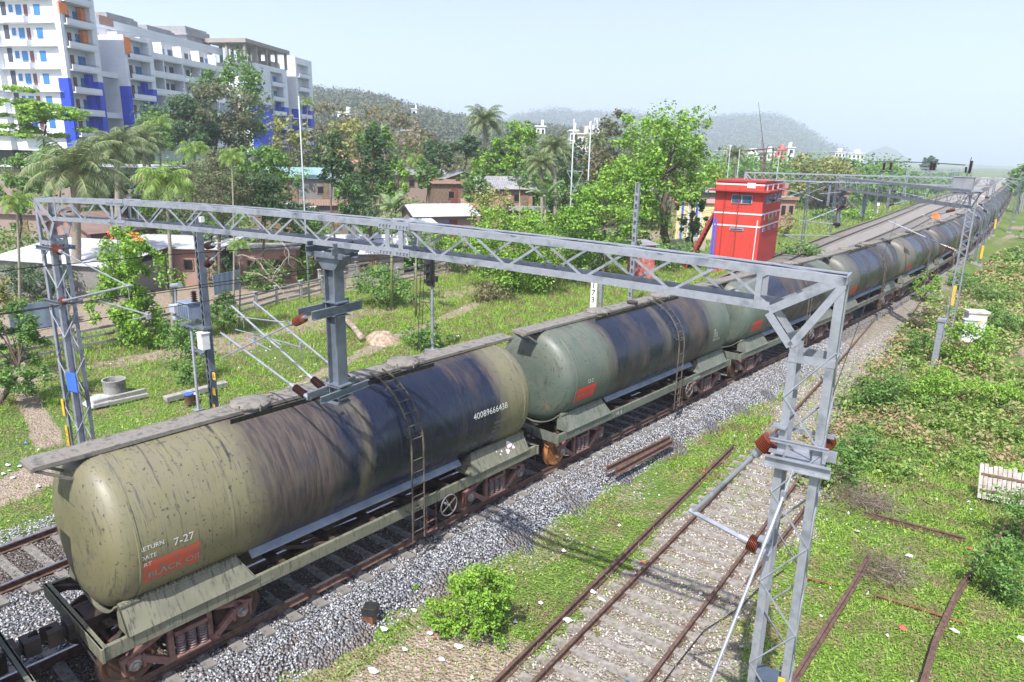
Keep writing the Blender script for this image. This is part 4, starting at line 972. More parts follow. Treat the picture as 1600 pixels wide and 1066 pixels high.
m = MB(); m.tube(PG(1225, 367, 56), PG(1318, 369, 56), .03, 6); m.tube(PG(1228, 368, 56), PG(1256, 377, 56), .03, 6); m.tube(PG(1262, 343, 56), PG(1262, 370, 56), .02, 5); m.tube(PG(1291, 330, 56), PG(1291, 355, 56), .03, 5)
m.tube(PG(1318, 300, 55), PG(1280, 303, 55), .03, 5); m.build('registration_arm', galv, g2)
m = MB()
for px, w2 in ((1380.5, 50.5), (1391, 50), (1454, 44), (1459, 44)):
    b = PG(px, 266, w2); insul(m, b, (0, 0, 1), .52, .11, 6, 10)
m.build('insulator', darkins, g2, smooth=40)
m = MB(); pts = [PG(*q) for q in ((1350, 266, 52), (1354, 256, 52), (1368, 252.5, 51), (1386, 252.5, 50), (1456, 254.5, 44), (1508, 258, 39))]; m.ptube(pts, .03, 6); m.bar(PG(1376, 268, 51), PG(1396, 268, 50), .2, .06); m.build('busbar', mat('bus_tube', (.12, .14, .15), None, rough=.5, metal=.4), g2)
g3, A3, u3, v3, L3 = portal('third, far gantry with a thin beam starting in front of the red building', tuple(col(1163, 66.5, 7.9)[:2]), (4.2, 70.5), 8.0, .75, .5, .12, -1.3, None, GAN, fine=False)
for s, sg in ((2.5, 1), (7.5, -1), (12.5, 1)):
    m = MB(); p = u3 * s; m.box(p + [0, 0, 6.3], (.2, .2, 2.2)); m.build('drop_post', galvd, g3)
    cantilever(g3, p + V3(0, 0, 5.4), p + V3(2.6 * sg, 0, 6.3), darkins, r=.035, ln=.4, rr=.11); cantilever(g3, p + V3(0, 0, 6.7), p + V3(2.6 * sg, 0, 6.3), darkins, r=.025, ln=.4, rr=.11)
# the red building's two cantilevers hang from the left column of that gantry
for a, b in (((1166, 290), (1212, 300)), ((1164, 325), (1222, 295))): cantilever(g3, at_d(*a, 66.3) - A3, at_d(*b, 66.3) - A3, darkins, r=.035, ln=.6, rr=.12, cap=.1)
farp = [(1440, 140, 'distant gantry seen over the converging main lines')]
for i, (px, t, lb) in enumerate(farp):
    t2 = (185,)[i]; portal(lb, (float(LEFT(t2)) - 4, t2 - 2), (float(TRAIN(t2)) + 4, t2 + 2), 8.0, .8, .5, .16, -1.2, -1, GAN, fine=False)
for i, t in enumerate((88, 104, 140, 155, 195, 215, 255, 285, 320)):
    x = float(LEFT(t)) - 3.4
    o, oo = mast(f'distant lattice mast on the left side of the main lines, {["nearest", "second", "third", "fourth", "fifth", "sixth", "seventh", "eighth", "farthest"][i]} of that row', x, t, 7.0, .3, .25, r=.03)
    m = MB(); m.tube((.1, 0, 7.6), (3.2, 0, 8.0), .05, 5); m.tube((.1, 0, 6.4), (3.2, 0, 8.0), .05, 5); m.build('bracket_tube', galv, o)
for i, t in enumerate((125, 150, 180, 215, 255, 300)):
    x = float(TRAIN(t)) + 3.2
    o, oo = mast(f'distant lattice mast on the right side of the train, {["nearest", "second", "third", "fourth", "fifth", "farthest"][i]} of that row', x, t, 7.0, .3, .25, r=.03)
    m = MB(); m.tube((-.1, 0, 7.6), (-2.8, 0, 8.0), .05, 5); m.tube((-.1, 0, 6.4), (-2.8, 0, 8.0), .05, 5); m.build('bracket_tube', galv, o)
# wires
def wire_obj(label, pts_sets, r=.009):
    m = MB()
    for pts in pts_sets: m.ptube(pts, r, 5)
    o = m.build('overhead_wire', wire); tag(o, label, 'overhead wire'); return o
def cat_path(path, z, y0, y1, off=0, sag=0, span=36., ph=2):
    ts = np.arange(y0, y1, 3.0); return [V3(float(path(t)) + off, t, z - sag * 4 * ((((t - ph) % span) / span) * (1 - ((t - ph) % span) / span))) for t in ts]
dr = [[V3(float(LEFT(t)) + .1, t, 5.65), V3(float(LEFT(t)) + .1, t, 6.6 - .35 * 4 * (((t - 2) % 36) / 36) * (1 - ((t - 2) % 36) / 36))] for t in np.arange(-8, 120, 6)]
wire_obj('catenary and contact wire over the left main line, crossing in front of the green meadow', [cat_path(LEFT, 5.65, -14, 500), cat_path(LEFT, 6.6, -14, 500, sag=.35)] + dr, .011)
wire_obj('second pair of dark wires left of the catenary, low over the meadow', [cat_path(LEFT, 4.6, -14, 140, -2.6), cat_path(LEFT, 5.2, -14, 140, -2.2, sag=.2)], .011)
wire_obj('pale wires high above the receding train, converging to the horizon', [cat_path(TRAIN, 7.3, 40, 500, .2, sag=.3), cat_path(TRAIN, 6.0, 40, 500, .2), cat_path(MID, 6.0, 60, 500), cat_path(MID, 7.2, 60, 500, sag=.3)], .012)
m = MB(); m.tube(at_d(1400, 345, 35), at_d(1275, 690, 13), .010, 5); o = m.build('overhead_wire', wire); tag(o, 'slanting wire running down behind the near gantry column across the green wagon', 'overhead wire')
# ================================================================ small trackside things
p = at(676, 552, -1.1); zt = zpix(392, p[0], p[1])
sg = thing('signal_post', 'railway signal on a tubular post with a black head and thin black ladder', 'railway signal', tuple(p)); h = zt + 1.1
m = MB(); m.tube((0, 0, 0), (0, 0, h * .98), .085, 12); m.box((0, 0, .1), (.6, .6, .3)); m.build('post', galv, sg, smooth=40)
m = MB(); m.box((-.05, -.12, h * .80), (.34, .22, 1.35)); m.box((-.05, -.02, h * .80), (.50, .03, 1.55)); m.box((.22, 0, h * .74), (.3, .12, .3))
for k in range(3): m.tube((-.05, -.2, h * .80 - .42 + k * .42), (-.05, -.45, h * .80 - .44 + k * .42), .11, 10)
m.tube((-.3, 0, h * .62), (.2, 0, h * .62), .03, 5); m.build('signal_head', blackp, sg)
m = MB()
for x_ in (-.62, -.36):
    m.tube((x_, -.5, 0), (x_, -.15, h * .92), .018, 5)
for k in range(22): m.tube((-.62, -.5 + .35 * k / 22, h * .92 * k / 22), (-.36, -.5 + .35 * k / 22, h * .92 * k / 22), .010, 5)
for zz in (.5, .6, .92): m.tube((-.62, -.2, h * zz), (0, 0, h * zz), .02, 5); m.tube((-.36, -.2, h * zz), (0, 0, h * (zz - .1)), .02, 5)
for x_, zz in ((-1.0, .86), (-1.0, .98), (-.62, 1.0)): m.tube((x_, -.1, h * .8), (x_, -.1, h * .98), .018, 5)
m.tube((-1.0, -.1, h * .8), (-.36, -.1, h * .8), .018, 5); m.tube((-1.0, -.1, h * .98), (-.36, -.1, h * .98), .018, 5); m.build('ladder', blackp, sg)

p = at(926, 487, -.5); zt = zpix(440, p[0], p[1]); k_ = thing('distance_board', 'narrow white board with vertical black numerals 173 and a red tip', 'distance board', tuple(p)); H_ = zt + .5
ang_ = math.atan2(CAM[0] - p[0], -(CAM[1] - p[1])); fx = V3(math.cos(.7), math.sin(.7), 0); fn_ = V3(math.sin(.7), -math.cos(.7), 0)
m = MB(); m.box((0, 0, H_ / 2 + .1), (.40, .04, H_ - .1), .7); bd = m.build('board', whitep, k_)
m = MB(); m.box((0, 0, H_ + .06), (.40, .045, .14), .7); m.build('red_tip', redpan2, k_)
for i, ch in enumerate('173'): flat_text('numeral', ch, .50, -fx * .15 + fn_ * .03 + V3(0, 0, H_ - .42 - i * .46), bd, blackp, ux=tuple(fx))
p = at(937.5, 484, -.5); m = MB(); zt = zpix(441, p[0], p[1]); m.box((0, 0, (zt + .5) / 2), (.24, .20, zt + .5)); m.box((0, 0, zt + .5), (.28, .24, .03)); o = m.build('stub_post', galv, loc=tuple(p)); tag(o, 'short plain grey steel post right of the white 173 board', 'post')

cb = thing('relay_cabinet', 'white trackside equipment cabinet among the bushes right of the tall lattice mast', 'cabinet', tuple(at(1512, 540, -.75)), .55)
m = MB(); m.box((.12, 0, .98), (.95, .6, 1.9)); m.build('body', mat('cabinet_paint', (.66, .68, .68), (.50, .50, .47), 3, .6, c3=(.6, .6, .56)), cb, bevel=.01)
m = MB(); m.box((.12, 0, 1.98), (1.10, .76, .12)); m.build('lid', mat('cabinet_lid', (.62, .58, .54), (.42, .34, .28), 5, .8), cb)
m = MB(); m.box((-.30, -.42, .95), (.72, .30, 1.25)); m.box((-.30, -.44, 1.60), (.80, .38, .07)); m.build('front_box', mat('cabinet_grey', (.52, .55, .58), (.62, .64, .66), 3, .5), cb, bevel=.01)
m = MB(); m.box((.16, -.36, 1.45), (.18, .06, .34)); m.build('yellow_tag', yellowp, cb)

st = thing('trackside_stub', 'rusty stub post with a black tilted top standing at the edge of the ballast', 'marker stub', tuple(at(578, 978, -.62)), .4)
m = MB(); m.box((0, 0, .14), (.24, .20, .30)); m.build('base', rust, st, bevel=.008)
m = MB(); m.prism([(-.15, -.10, .26), (.16, -.10, .30), (.16, .12, .34), (-.15, .12, .30)], (.02, 0, .20)); m.build('top', blackp, st, bevel=.008)

p = at(180, 614, -1.12); m = MB(); pr_ = [(0, .44), (.56, .44), (.60, .47), (.62, .47), (.62, .40), (.3, .38), (.02, .38), (.01, 0)]; m.lathe(pr_, (0, 0, 0), (0, 0, 1), 28)
o = m.build('well_ring', conc, loc=tuple(p), smooth=40); tag(o, 'round concrete well ring standing in the meadow behind the gantry', 'well ring')
def plank(label, a, b, w_, h_, mt, name, cat, z=-1.1, group=None):
    A, B = at(*a, z), at(*b, z); m = MB(); m.bar(V3(0, 0, h_ / 2), B - A + [0, 0, h_ / 2], w_, h_); o = m.build(name, mt, loc=tuple(A), bevel=.01); tag(o, label, cat, group); return o
CB = 'old concrete beams on the grass'
plank('front concrete beam of the pair lying left of the blue bucket', (146, 638), (232, 619), .16, .14, conc, 'concrete_beam', 'concrete beam', group=CB)
plank('rear concrete beam of the pair lying left of the blue bucket', (146, 632), (228, 612), .16, .16, conc, 'concrete_beam', 'concrete beam', group=CB)
plank('long thick concrete beam lying behind the two small buckets', (258, 628), (354, 603), .34, .22, conc, 'concrete_beam', 'concrete beam', group=CB)
m = MB(); A = at(128, 632, -1.12); m.prism([at(*q, -1.12) - A for q in ((128, 632), (147, 618), (185, 615), (168, 634), (140, 640))], (0, 0, .05)); o = m.build('metal_sheet', mat('pale_sheet', (.35, .38, .42), (.5, .52, .55), 3, .6), loc=tuple(A)); tag(o, 'flat pale sheet lying beside the concrete well ring', 'sheet')
for (px, py, r_, c_, lb) in ((296, 631, .19, (.16, .08, .06), 'brown bucket with a blue lid on the grass'), (304, 626, .13, (.35, .06, .06), 'small red bucket right behind the blue-lidded one')):
    bk = thing('bucket', lb, 'bucket', tuple(at(px, py, -1.1)), 0, 'buckets on the grass'); m = MB(); m.lathe([(0, r_ * .8), (r_ * 2.2, r_), (r_ * 2.25, r_ * 1.05), (r_ * 2.2, r_ * .9)], (0, 0, 0), (0, 0, 1), 14); m.build('pail', mat('pail_%d' % px, c_, None, rough=.4), bk, smooth=40)
    m = MB(); m.lathe([(r_ * 2.2, r_ * 1.08), (r_ * 2.4, r_ * 1.05), (r_ * 2.42, 0)], (0, 0, 0), (0, 0, 1), 14); m.build('lid', bluep if px == 296 else whitep, bk)
# fallen log with a heap of earth
lg = thing('fallen_log', 'fallen tree log lying in the grass beside a heap of bare earth', 'log', tuple(at(530, 492, -.85)))
pts = [at(528, 488, -.8), at(538, 500, -.85), at(552, 512, -.9), at(566, 530, -.95)]; m = MB(); m.ptube([q - pts[0] + V3(0, 0, .05) for q in pts], [.10, .13, .16, .18], 10); o = m.build('trunk', mat('log_bark', (.16, .11, .08), (.42, .36, .28), 4, .95, 0, .4), lg, smooth=True); lg.location = tuple(pts[0])
def mound(name, px, py, rx, ry, h_, mt, label, cat, z=-1.1, seed=1):
    p = at(px, py, z); n1, n2 = 26, 40; V = []; g_ = np.random.RandomState(seed)
    for i in range(n1 + 1):
        r_ = i / n1
        for k in range(n2):
            a = 2 * math.pi * k / n2; x_, y_ = rx * r_ * math.cos(a), ry * r_ * math.sin(a); hh = h_ * (1 - r_ ** 2) * (.75 + .6 * float(bumps(x_ * 4 + seed, y_ * 4))) - .08
            V.append((x_, y_, hh + .07 * g_.rand() * (1 - r_)))
    Fs = [(i * n2 + k, i * n2 + (k + 1) % n2, (i + 1) * n2 + (k + 1) % n2, (i + 1) * n2 + k) for i in range(n1) for k in range(n2)]
    o = npmesh(name, V, Fs, mt); o.location = tuple(p); tag(o, label, cat); return o
earth = mat('bare_earth', (.20, .13, .09), (.42, .34, .26), 5, .95, 0, .6, 20)
mound('earth_heap', 598, 532, 1.3, .9, .55, earth, 'heap of pale bare earth at the end of the fallen log', 'earth heap')
# concrete post-and-rail fences
def fence(label, pts, z, h_=1.25, step=2.35):
    P = [at(*q, z) if len(q) == 2 else V3(*q) for q in pts]; f_ = thing('concrete_fence', label, 'fence', tuple(P[0]), 0, 'concrete fences')
    seg = [0]
    for a, b in zip(P[:-1], P[1:]): seg.append(seg[-1] + np.linalg.norm(b[:2] - a[:2]))
    def on(s):
        i = min(max(np.searchsorted(seg, s) - 1, 0), len(P) - 2); k = (s - seg[i]) / (seg[i + 1] - seg[i]); q = P[i] + (P[i + 1] - P[i]) * k; return q - P[0]
    S = np.arange(0, seg[-1], step)
    for s in S:
        q = on(s); m = MB(); m.box(q + [0, 0, h_ / 2 - .2], (.19, .19, h_ + .4)); m.box(q + [0, 0, h_ + .03], (.26, .26, .10)); m.build('fence_post', conc, f_, bevel=.01)
    for s, s2 in zip(S[:-1], S[1:]):
        a, b = on(s), on(s2)
        for zz in (.28, .66, 1.06): m = MB(); m.bar(a + [0, 0, zz + rnd.uniform(-.03, .03)], b + [0, 0, zz + rnd.uniform(-.03, .03)], .08, .13); m.build('fence_rail', conc, f_)
    return f_
fence('weathered concrete post-and-rail fence along the far side of the meadow', [(-30, 590), (66, 560), (150, 545), (230, 527), (300, 512), (395, 489), (432, 476), (466, 468), (526, 452), (610, 446), (719, 420)], -1.15)
P_ = [at(500, 447, -1.2), at(539, 437, -1.2), at(564, 432, -1.2), at(600, 425, -1.2), at(690, 405, -1.2)]
fence('second concrete fence behind the first, in front of the grey-walled house', [tuple(q) for q in P_], -1.2)
# leaning picket gate on the right edge
pk = thing('picket_gate', 'weathered wooden picket gate leaning in the grass at the right edge', 'gate', tuple(at(1530, 778, -.6)))
A, B = V3(0, 0, 0), at(1612, 795, -.6) - at(1530, 778, -.6); m = MB()
for k in range(12):
    q = A + (B - A) * k / 11; m.bar(q, q + V3(-.12, .35, .95 + rnd.uniform(-.06, .06)), .10, .03, up=(0, 1, 0))
m.build('pickets', mat('grey_wood', (.30, .26, .24), (.52, .46, .44), 4, .9, 0, .3), pk)
m = MB()
for zz in (.25, .7): m.bar(A + V3(-.12 * zz, .37 * zz - .04, zz), B + V3(-.12 * zz, .37 * zz - .04, zz), .05, .06)
m.build('crossbar', wood, pk)
# pole lamps / utility poles
def pole(label, px, py_top, D, r_=.11, base_z=-1.4, arms=(), pts=None, name='utility_pole'):
    b = col(px, D, base_z); zt = zpix(py_top, b[0], b[1]); o = thing(name, label, 'utility pole', tuple(b), 0, 'utility poles'); h = zt - base_z
    m = MB(); m.ptube([(0, 0, 0), (0, 0, h * .5), (0, 0, h)], [r_, r_ * .8, r_ * .6], 10); m.build('pole', mat('pole_white', (.30, .34, .37), (.42, .46, .49), 2, .5), o, smooth=True)
    for zz, w_ in arms: m = MB(); m.bar((-w_ * RW[0], -w_ * RW[1], h * zz), (w_ * RW[0], w_ * RW[1], h * zz), .06, .06); insul(m, V3(-w_ * RW[0] * .9, -w_ * RW[1] * .9, h * zz), (0, 0, 1), .15, .05, 2, 6); insul(m, V3(w_ * RW[0] * .9, w_ * RW[1] * .9, h * zz), (0, 0, 1), .15, .05, 2, 6); m.build('cross_arm', galvd, o)
    return o, b, h
pole('tall white tubular pole behind the near gantry, in front of the teal-roofed brick house', 484, 150, 47.8, .065, arms=((.90, .45), (.75, .25)))
pole('left one of the two tall white poles joined by a cross brace', 886, 186, 58, .075); pole('right one of the two tall white poles joined by a cross brace', 911, 189, 58, .075)
b1, b2 = at_d(886, 267, 58), at_d(911, 268, 58); m = MB(); m.bar(V3(0, 0, 0), b2 - b1, .06, .06); m.tube((0, 0, 0), at_d(900, 300, 58) - b1, .03, 5); m.tube(b2 - b1, at_d(892, 308, 58) - b1, .03, 5); m.bar(at_d(886, 190, 58) - b1, at_d(911, 192, 58) - b1, .05, .05)
o = m.build('pole_brace', galv, loc=tuple(b1)); tag(o, 'cross brace tying the two tall white poles together', 'brace')
for px, ty, D, lb in ((1127, 226, 95, 'thin pole rising behind the left end of the red building roof'), (1141.5, 233, 93, 'thin pole rising above the red building roof, second from its left end'), (1203, 243, 100, 'thin pale pole behind the right half of the red building roof'), (1332, 258, 170, 'thin pole in front of the far white blocks'), (1346, 256, 170, 'thin pole right of the far white blocks')):
    pole(lb, px, ty, D, .06)
# antenna mast behind the red building
b = col(1195, 88, -1.3); zt = zpix(160, *col(1187, 88, 15)[:2]); an = thing('antenna_mast', 'slender dark radio antenna mast rising behind the red signal building', 'antenna', tuple(b))
m = MB(); top = at_d(1185, 160, 88) - b; mid_ = at_d(1194, 238, 88) - b; m.ptube([(0, 0, 0), mid_], .09, 6); m.ptube([mid_, top], [.05, .025], 6)
for q in range(5): m.box(mid_ + V3(.15 * (q % 2 - .5), 0, -.2 - .5 * q), (.5, .3, .30))
for q in ((-.5, 1.4), (.45, .9)): m.tube(mid_ + V3(0, 0, -.5), mid_ + V3(q[0], 0, q[1]), .03, 5)
m.build('mast_body', mat('dark_antenna', (.06, .05, .05), (.16, .10, .09), 3, .7), an)
# orange round board
p = at_d(1462, 337.5, 60); ob = thing('round_board', 'orange round warning board over the tracks left of the tank train', 'warning board', (p[0], p[1], -.3))
m = MB(); m.lathe([(0, .30), (.03, .30), (.031, 0)], V3(0, 0, p[2] + .3), nrm(CAM - p) * [1, 1, 0], 24); m.build('disc', mat('orange_paint', (.85, .22, .04), (.75, .2, .05), 3, .6), ob)
m = MB(); m.tube((0, .05, 0), (0, .05, p[2] + .3), .04, 6); m.build('post', galvd, ob)
for px, py, lb in ((1370, 330, 'small white post beside the main lines'), (1368, 290, None)):
    pass
for i, (px, py) in enumerate(((1370.5, 335), (1446, 312))):
    p = at(px, py, -.5); o = thing('shunt_signal', ('small white shunt signal left of the main lines' if i == 0 else 'small white-capped post far up between the main lines'), 'signal', tuple(p)); m = MB(); m.tube((0, 0, 0), (0, 0, 1.6), .06, 6); m.build('post', whitep, o); m = MB(); m.box((0, -.1, 1.85), (.45, .2, .6)); m.build('head', whitep, o, bevel=.03)
# ================================================================ buildings
def brick_mat(name, c1, c2, mortar, sc=4.5, rough=.9):
    if name in MATS: return MATS[name]
    t = NT(name); v = t.co('Object'); x, y, z = t.xyz(v)
    vv = t.n('CombineXYZ', i_0=t.math('ADD', x, y), i_1=z, i_2=0.0)
    b = t.n('TexBrick', i_Vector=vv, i_Scale=sc, i_Mortar_Size=.02, i_Color1=c1, i_Color2=c2, i_Mortar=mortar); 
    c = t.mix(t.mapr(t.noise(v, .9, 6, .65), .38, .68, 0, .75), b.outputs[0], mortar)
    MATS[name] = t.fin(c, rough, 0, .2); return MATS[name]
def corr_mat(name, c1, c2, c3=None, axis=0, rough=.5, metal=.15, sc=2.2):
    if name in MATS: return MATS[name]
    t = NT(name); v = t.co('Object'); a = t.xyz(v)[axis]
    wv = t.math('SINE', t.math('MULTIPLY', a, 6.28 * sc * 1.8))
    n_ = t.noise(t.scl(v, (1, 1, 1)), .8, 7, .7); sh = t.n('TexWhiteNoise', noise_dimensions='1D', i_W=t.math('FLOOR', t.math('MULTIPLY', a, 1.05))).outputs[0]
    c = t.mix(t.mapr(t.math('ADD', n_, t.math('MULTIPLY', t.math('SUBTRACT', sh, .5), .12)), .42, .60), c1, c2)
    if c3: c = t.mix(t.mapr(t.noise(v, 2.1, 6, .7), .58, .66), c, c3)
    t.bump(wv, .6, .03); MATS[name] = t.fin(c, rough, metal, .3); return MATS[name]
brick = brick_mat('red_brick', (.30, .115, .075), (.40, .18, .12), (.30, .26, .22))
brickp = brick_mat('pale_brick', (.27, .17, .125), (.33, .23, .175), (.27, .25, .23))
grwall = brick_mat('grey_block_wall', (.20, .19, .18), (.25, .24, .22), (.17, .165, .155), 2.2)
roofw = corr_mat('white_sheet_roof', (.56, .57, .60), (.44, .45, .48), (.30, .24, .20))
roofg = corr_mat('grey_sheet_roof', (.26, .26, .28), (.36, .36, .37), (.20, .13, .09))
roofr = corr_mat('rusty_sheet_roof', (.30, .17, .11), (.22, .16, .13), (.42, .36, .32))
rooft = corr_mat('teal_sheet_roof', (.22, .36, .37), (.28, .42, .42))
roofb = corr_mat('brown_sheet_roof', (.22, .15, .13), (.27, .19, .16))
roofp = corr_mat('pink_sheet_roof', (.55, .26, .24), (.50, .22, .2))
darkwin = mat('dark_opening', (.012, .012, .015), None, rough=.4)
doorm = mat('maroon_shutter', (.16, .035, .025), (.22, .06, .04), 4, .7)
HG = 'houses of the settlement beyond the fence'
def house(label, px, py, D, yaw, L, W_, h, roof, wall, kind='gable', rise=.9, over=.45, base=-1.7, wins=2, group=HG, winm=None):
    # (px, py) is the middle of the eave line facing the camera; L along local x, W_ deep
    p = at_d(px, py, D); ze = p[2]; o = thing('house', label, 'house', (p[0], p[1], ze - h), 0, group)
    a = TH + R(yaw); o.rotation_euler = (0, 0, a)
    m = MB(); x, y = L / 2, W_
    m.box((0, y / 2, (h + (ze - h - base) * -1) / 2), (L, W_, h + (ze - h - base)))
    if kind == 'gable': 
        for s in (-1, 1): m.prism([(s * (x - .01), 0, h), (s * (x - .01), W_, h), (s * (x - .01), W_ / 2, h + rise)], (-s * .12, 0, 0))
    if kind == 'cross':
        for s in (0, 1): m.prism([(-x, s * (W_ - .12) + .0, h), (x, s * (W_ - .12), h), (0, s * (W_ - .12), h + rise)], (0, .12, 0))
    wl = m.build('wall', wall, o)
    def slab(name, P, th=.05):
        m = MB(); n = nrm(np.cross(V3(*P[1]) - V3(*P[0]), V3(*P[3]) - V3(*P[0]))); m.prism(P, -n * th * np.sign(n[2])); return m.build(name, roof, o)
    e = over
    if kind == 'gable':
        k = rise / (W_ / 2); zz = h - e * k + .06
        slab('roof', [(-x - e, -e, zz), (x + e, -e, zz), (x + e, W_ / 2, h + rise + .06), (-x - e, W_ / 2, h + rise + .06)])
        slab('roof', [(-x - e, W_ + e, zz), (x + e, W_ + e, zz), (x + e, W_ / 2, h + rise + .06), (-x - e, W_ / 2, h + rise + .06)])
    elif kind == 'cross':
        k = rise / x; zz = h - e * k + .06
        for s in (-1, 1): slab('roof', [(s * (x + e), -e, zz), (s * (x + e), W_ + e, zz), (0, W_ + e, h + rise + .06), (0, -e, h + rise + .06)])
    else: slab('roof', [(-x - e, -e, h + .08), (x + e, -e, h + .08), (x + e, W_ + e, h + rise), (-x - e, W_ + e, h + rise)])
    for k in range(wins):
        xx = -x + L * (k + .7) / (wins + .4); m = MB(); m.box((xx, -.02, h - 1.25), (.85, .10, .95)); wn = m.build('window', winm or wood, o); m = MB(); m.box((xx, -.06, h - 1.25), (.65, .06, .75)); m.build('pane', darkwin, wn)
    if wins: m = MB(); xx = -x + L * .93 if wins > 1 else x * .4; m.box((xx - .5, -.02, h - 1.45), (.85, .09, 1.9)); m.build('door', doorm if rnd.random() < .5 else wood, o)
    return o
house('low shed with a bright white sheet roof behind the gantry\'s left end', 78, 412, 50, -14, 10.5, 6, 2.0, roofw, grwall, 'shed', 1.0, .3, wins=0)
house('house with a brown sheet roof edged in white, behind the left gantry column', 105, 358, 60, -28, 6.5, 6, 2.6, roofb, brick, 'cross', 1.3, .5)
house('low house with a dark roof at the left edge, right behind the small areca palm', 20, 335, 70, -8, 8, 5, 2.6, roofb, brickp, 'shed', .6, .4, wins=1)
house('plastered brick house with a thin white roof at the far left edge', 48, 262, 85, -4, 9, 6, 4.2, roofw, brickp, 'shed', .3, .6, wins=0)
house('grey shed wall with a white roof edge hidden behind the coconut palms', 195, 262, 88, 4, 12, 5, 4.6, roofw, grwall, 'shed', .3, .5, wins=1)
house('long pale flat-roofed house behind the shrub with red flowers', 262, 388, 55, -2, 7.5, 4, 2.4, roofw, brick, 'shed', .5, .5)
house('brick hut with a grey flat roof and a blue stripe under its eave', 413, 390, 56, 12, 4.8, 3.0, 2.4, conc, brick, 'shed', .12, .3)
house('house with a white sheet roof and dark red window, right behind the drop post', 568, 393, 60, 14, 6.8, 5.0, 2.2, roofw, grwall, 'gable', 1.1, .5, wins=1, winm=doorm)
house('wide grey-roofed shed left of the drop post with loose boards', 340, 374, 62, 10, 6, 3.5, 2.4, roofg, wood, 'shed', .5, .5, wins=1)
house('brick house with a teal sheet roof behind the tall white pole', 468, 276, 90, 22, 7, 6, 3.0, rooft, brick, 'gable', 1.0, .5, wins=1)
house('low annex with a pale blue roof beside the teal-roofed brick house', 500, 280, 86, 20, 5, 3, 2.8, rooft, grwall, 'shed', .4, .3, wins=1)
house('small house with a pink roof peeping between two dark trees', 550, 262, 110, 8, 5, 5, 3.4, roofp, whitep, 'gable', 2.0, .5, wins=0)
house('shack with patched rusty and silver roofing below the dark bushy tree', 516, 322, 74, 16, 5.6, 3.0, 2.4, roofr, grwall, 'shed', .45, .3, wins=1)
house('long shack with a pale roof, just above the beam left of the white pole', 440, 325, 72, 6, 6, 3, 2.0, roofw, wood, 'shed', .3, .3, wins=0)
house('brick house with a wide light grey roof right of the tall dark tree', 657, 272, 98, 14, 5.8, 6, 3.3, roofg, brickp, 'gable', .7, .6, wins=2)
house('dark timber house with a silver roof above a rusty lean-to', 725, 280, 92, 14, 5.0, 5.0, 3.0, roofg, wood, 'cross', .9, .5, wins=1)
house('lean-to with a rust-streaked roof beside the dark timber house', 705, 288, 88, 22, 4.4, 2.6, 2.6, roofr, wood, 'shed', .5, .3, wins=1)
house('long brick house with a brown ridge behind the young banana plants', 790, 293, 88, 10, 6.8, 5, 3.0, roofg, brick, 'gable', 1.2, .5, wins=2)
house('white-roofed brick house with a blue window, in the middle of the settlement', 697, 336, 74, 24, 6.4, 5.6, 3.0, roofw, brickp, 'gable', .9, .5, wins=1, winm=bluep)
house('small lean-to with a pale roof at the left side of the white-roofed brick house', 655, 352, 70, 24, 3.4, 2.4, 2.4, roofw, grwall, 'shed', .5, .3, wins=0)
house('hut with a faded maroon roof right of the white-roofed house', 755, 325, 78, 8, 4, 4, 2.6, roofr, brick, 'gable', .8, .4, wins=1)
house('low hut with a pale flat roof beyond the light green trees', 820, 330, 80, 4, 5, 3.5, 2.4, roofg, wood, 'shed', .3, .4, wins=1)
house('grey low house with a verandah left of the big leafy tree\'s trunk', 1060, 300, 118, 0, 14, 6, 3.2, roofg, grwall, 'shed', .5, .6, wins=2)
house('yellow boundary house with an orange roof edge left of the red signal building', 1102, 318, 92, -4, 7, 5, 3.6, roofp, mat('yellow_wall', (.62, .52, .26), (.55, .46, .25), 3, .8), 'shed', .3, .3, wins=0)
house('tiny hut with a red door below the slotted mast', 1012, 384, 60, 25, 1.7, 1.6, 2.2, roofg, mat('hut_red_wall', (.45, .05, .04), (.5, .3, .28), 2, .7), 'shed', .3, .3, wins=0, group='huts by the line')
# corrugated sheet screens
def screen(label, a, b, z, h, mt):
    A, B = at(*a, z), at(*b, z); m = MB(); m.bar(V3(0, 0, h / 2), B - A + [0, 0, h / 2], .04, h); o = m.build('sheet_screen', mt, loc=tuple(A)); tag(o, label, 'sheet fence', 'sheet metal screens')
sheetb = corr_mat('blue_grey_sheet', (.22, .30, .42), (.28, .36, .46), None, 0, .45, .2, 3)
screen('corrugated blue-grey sheet screen behind the concrete fence at the far left', (18, 522), (108, 505), -1.1, 1.5, sheetb)
screen('pale blue-grey sheet screen below the brick hut with the blue stripe', (335, 462), (376, 452), -1.3, 1.5, sheetb)

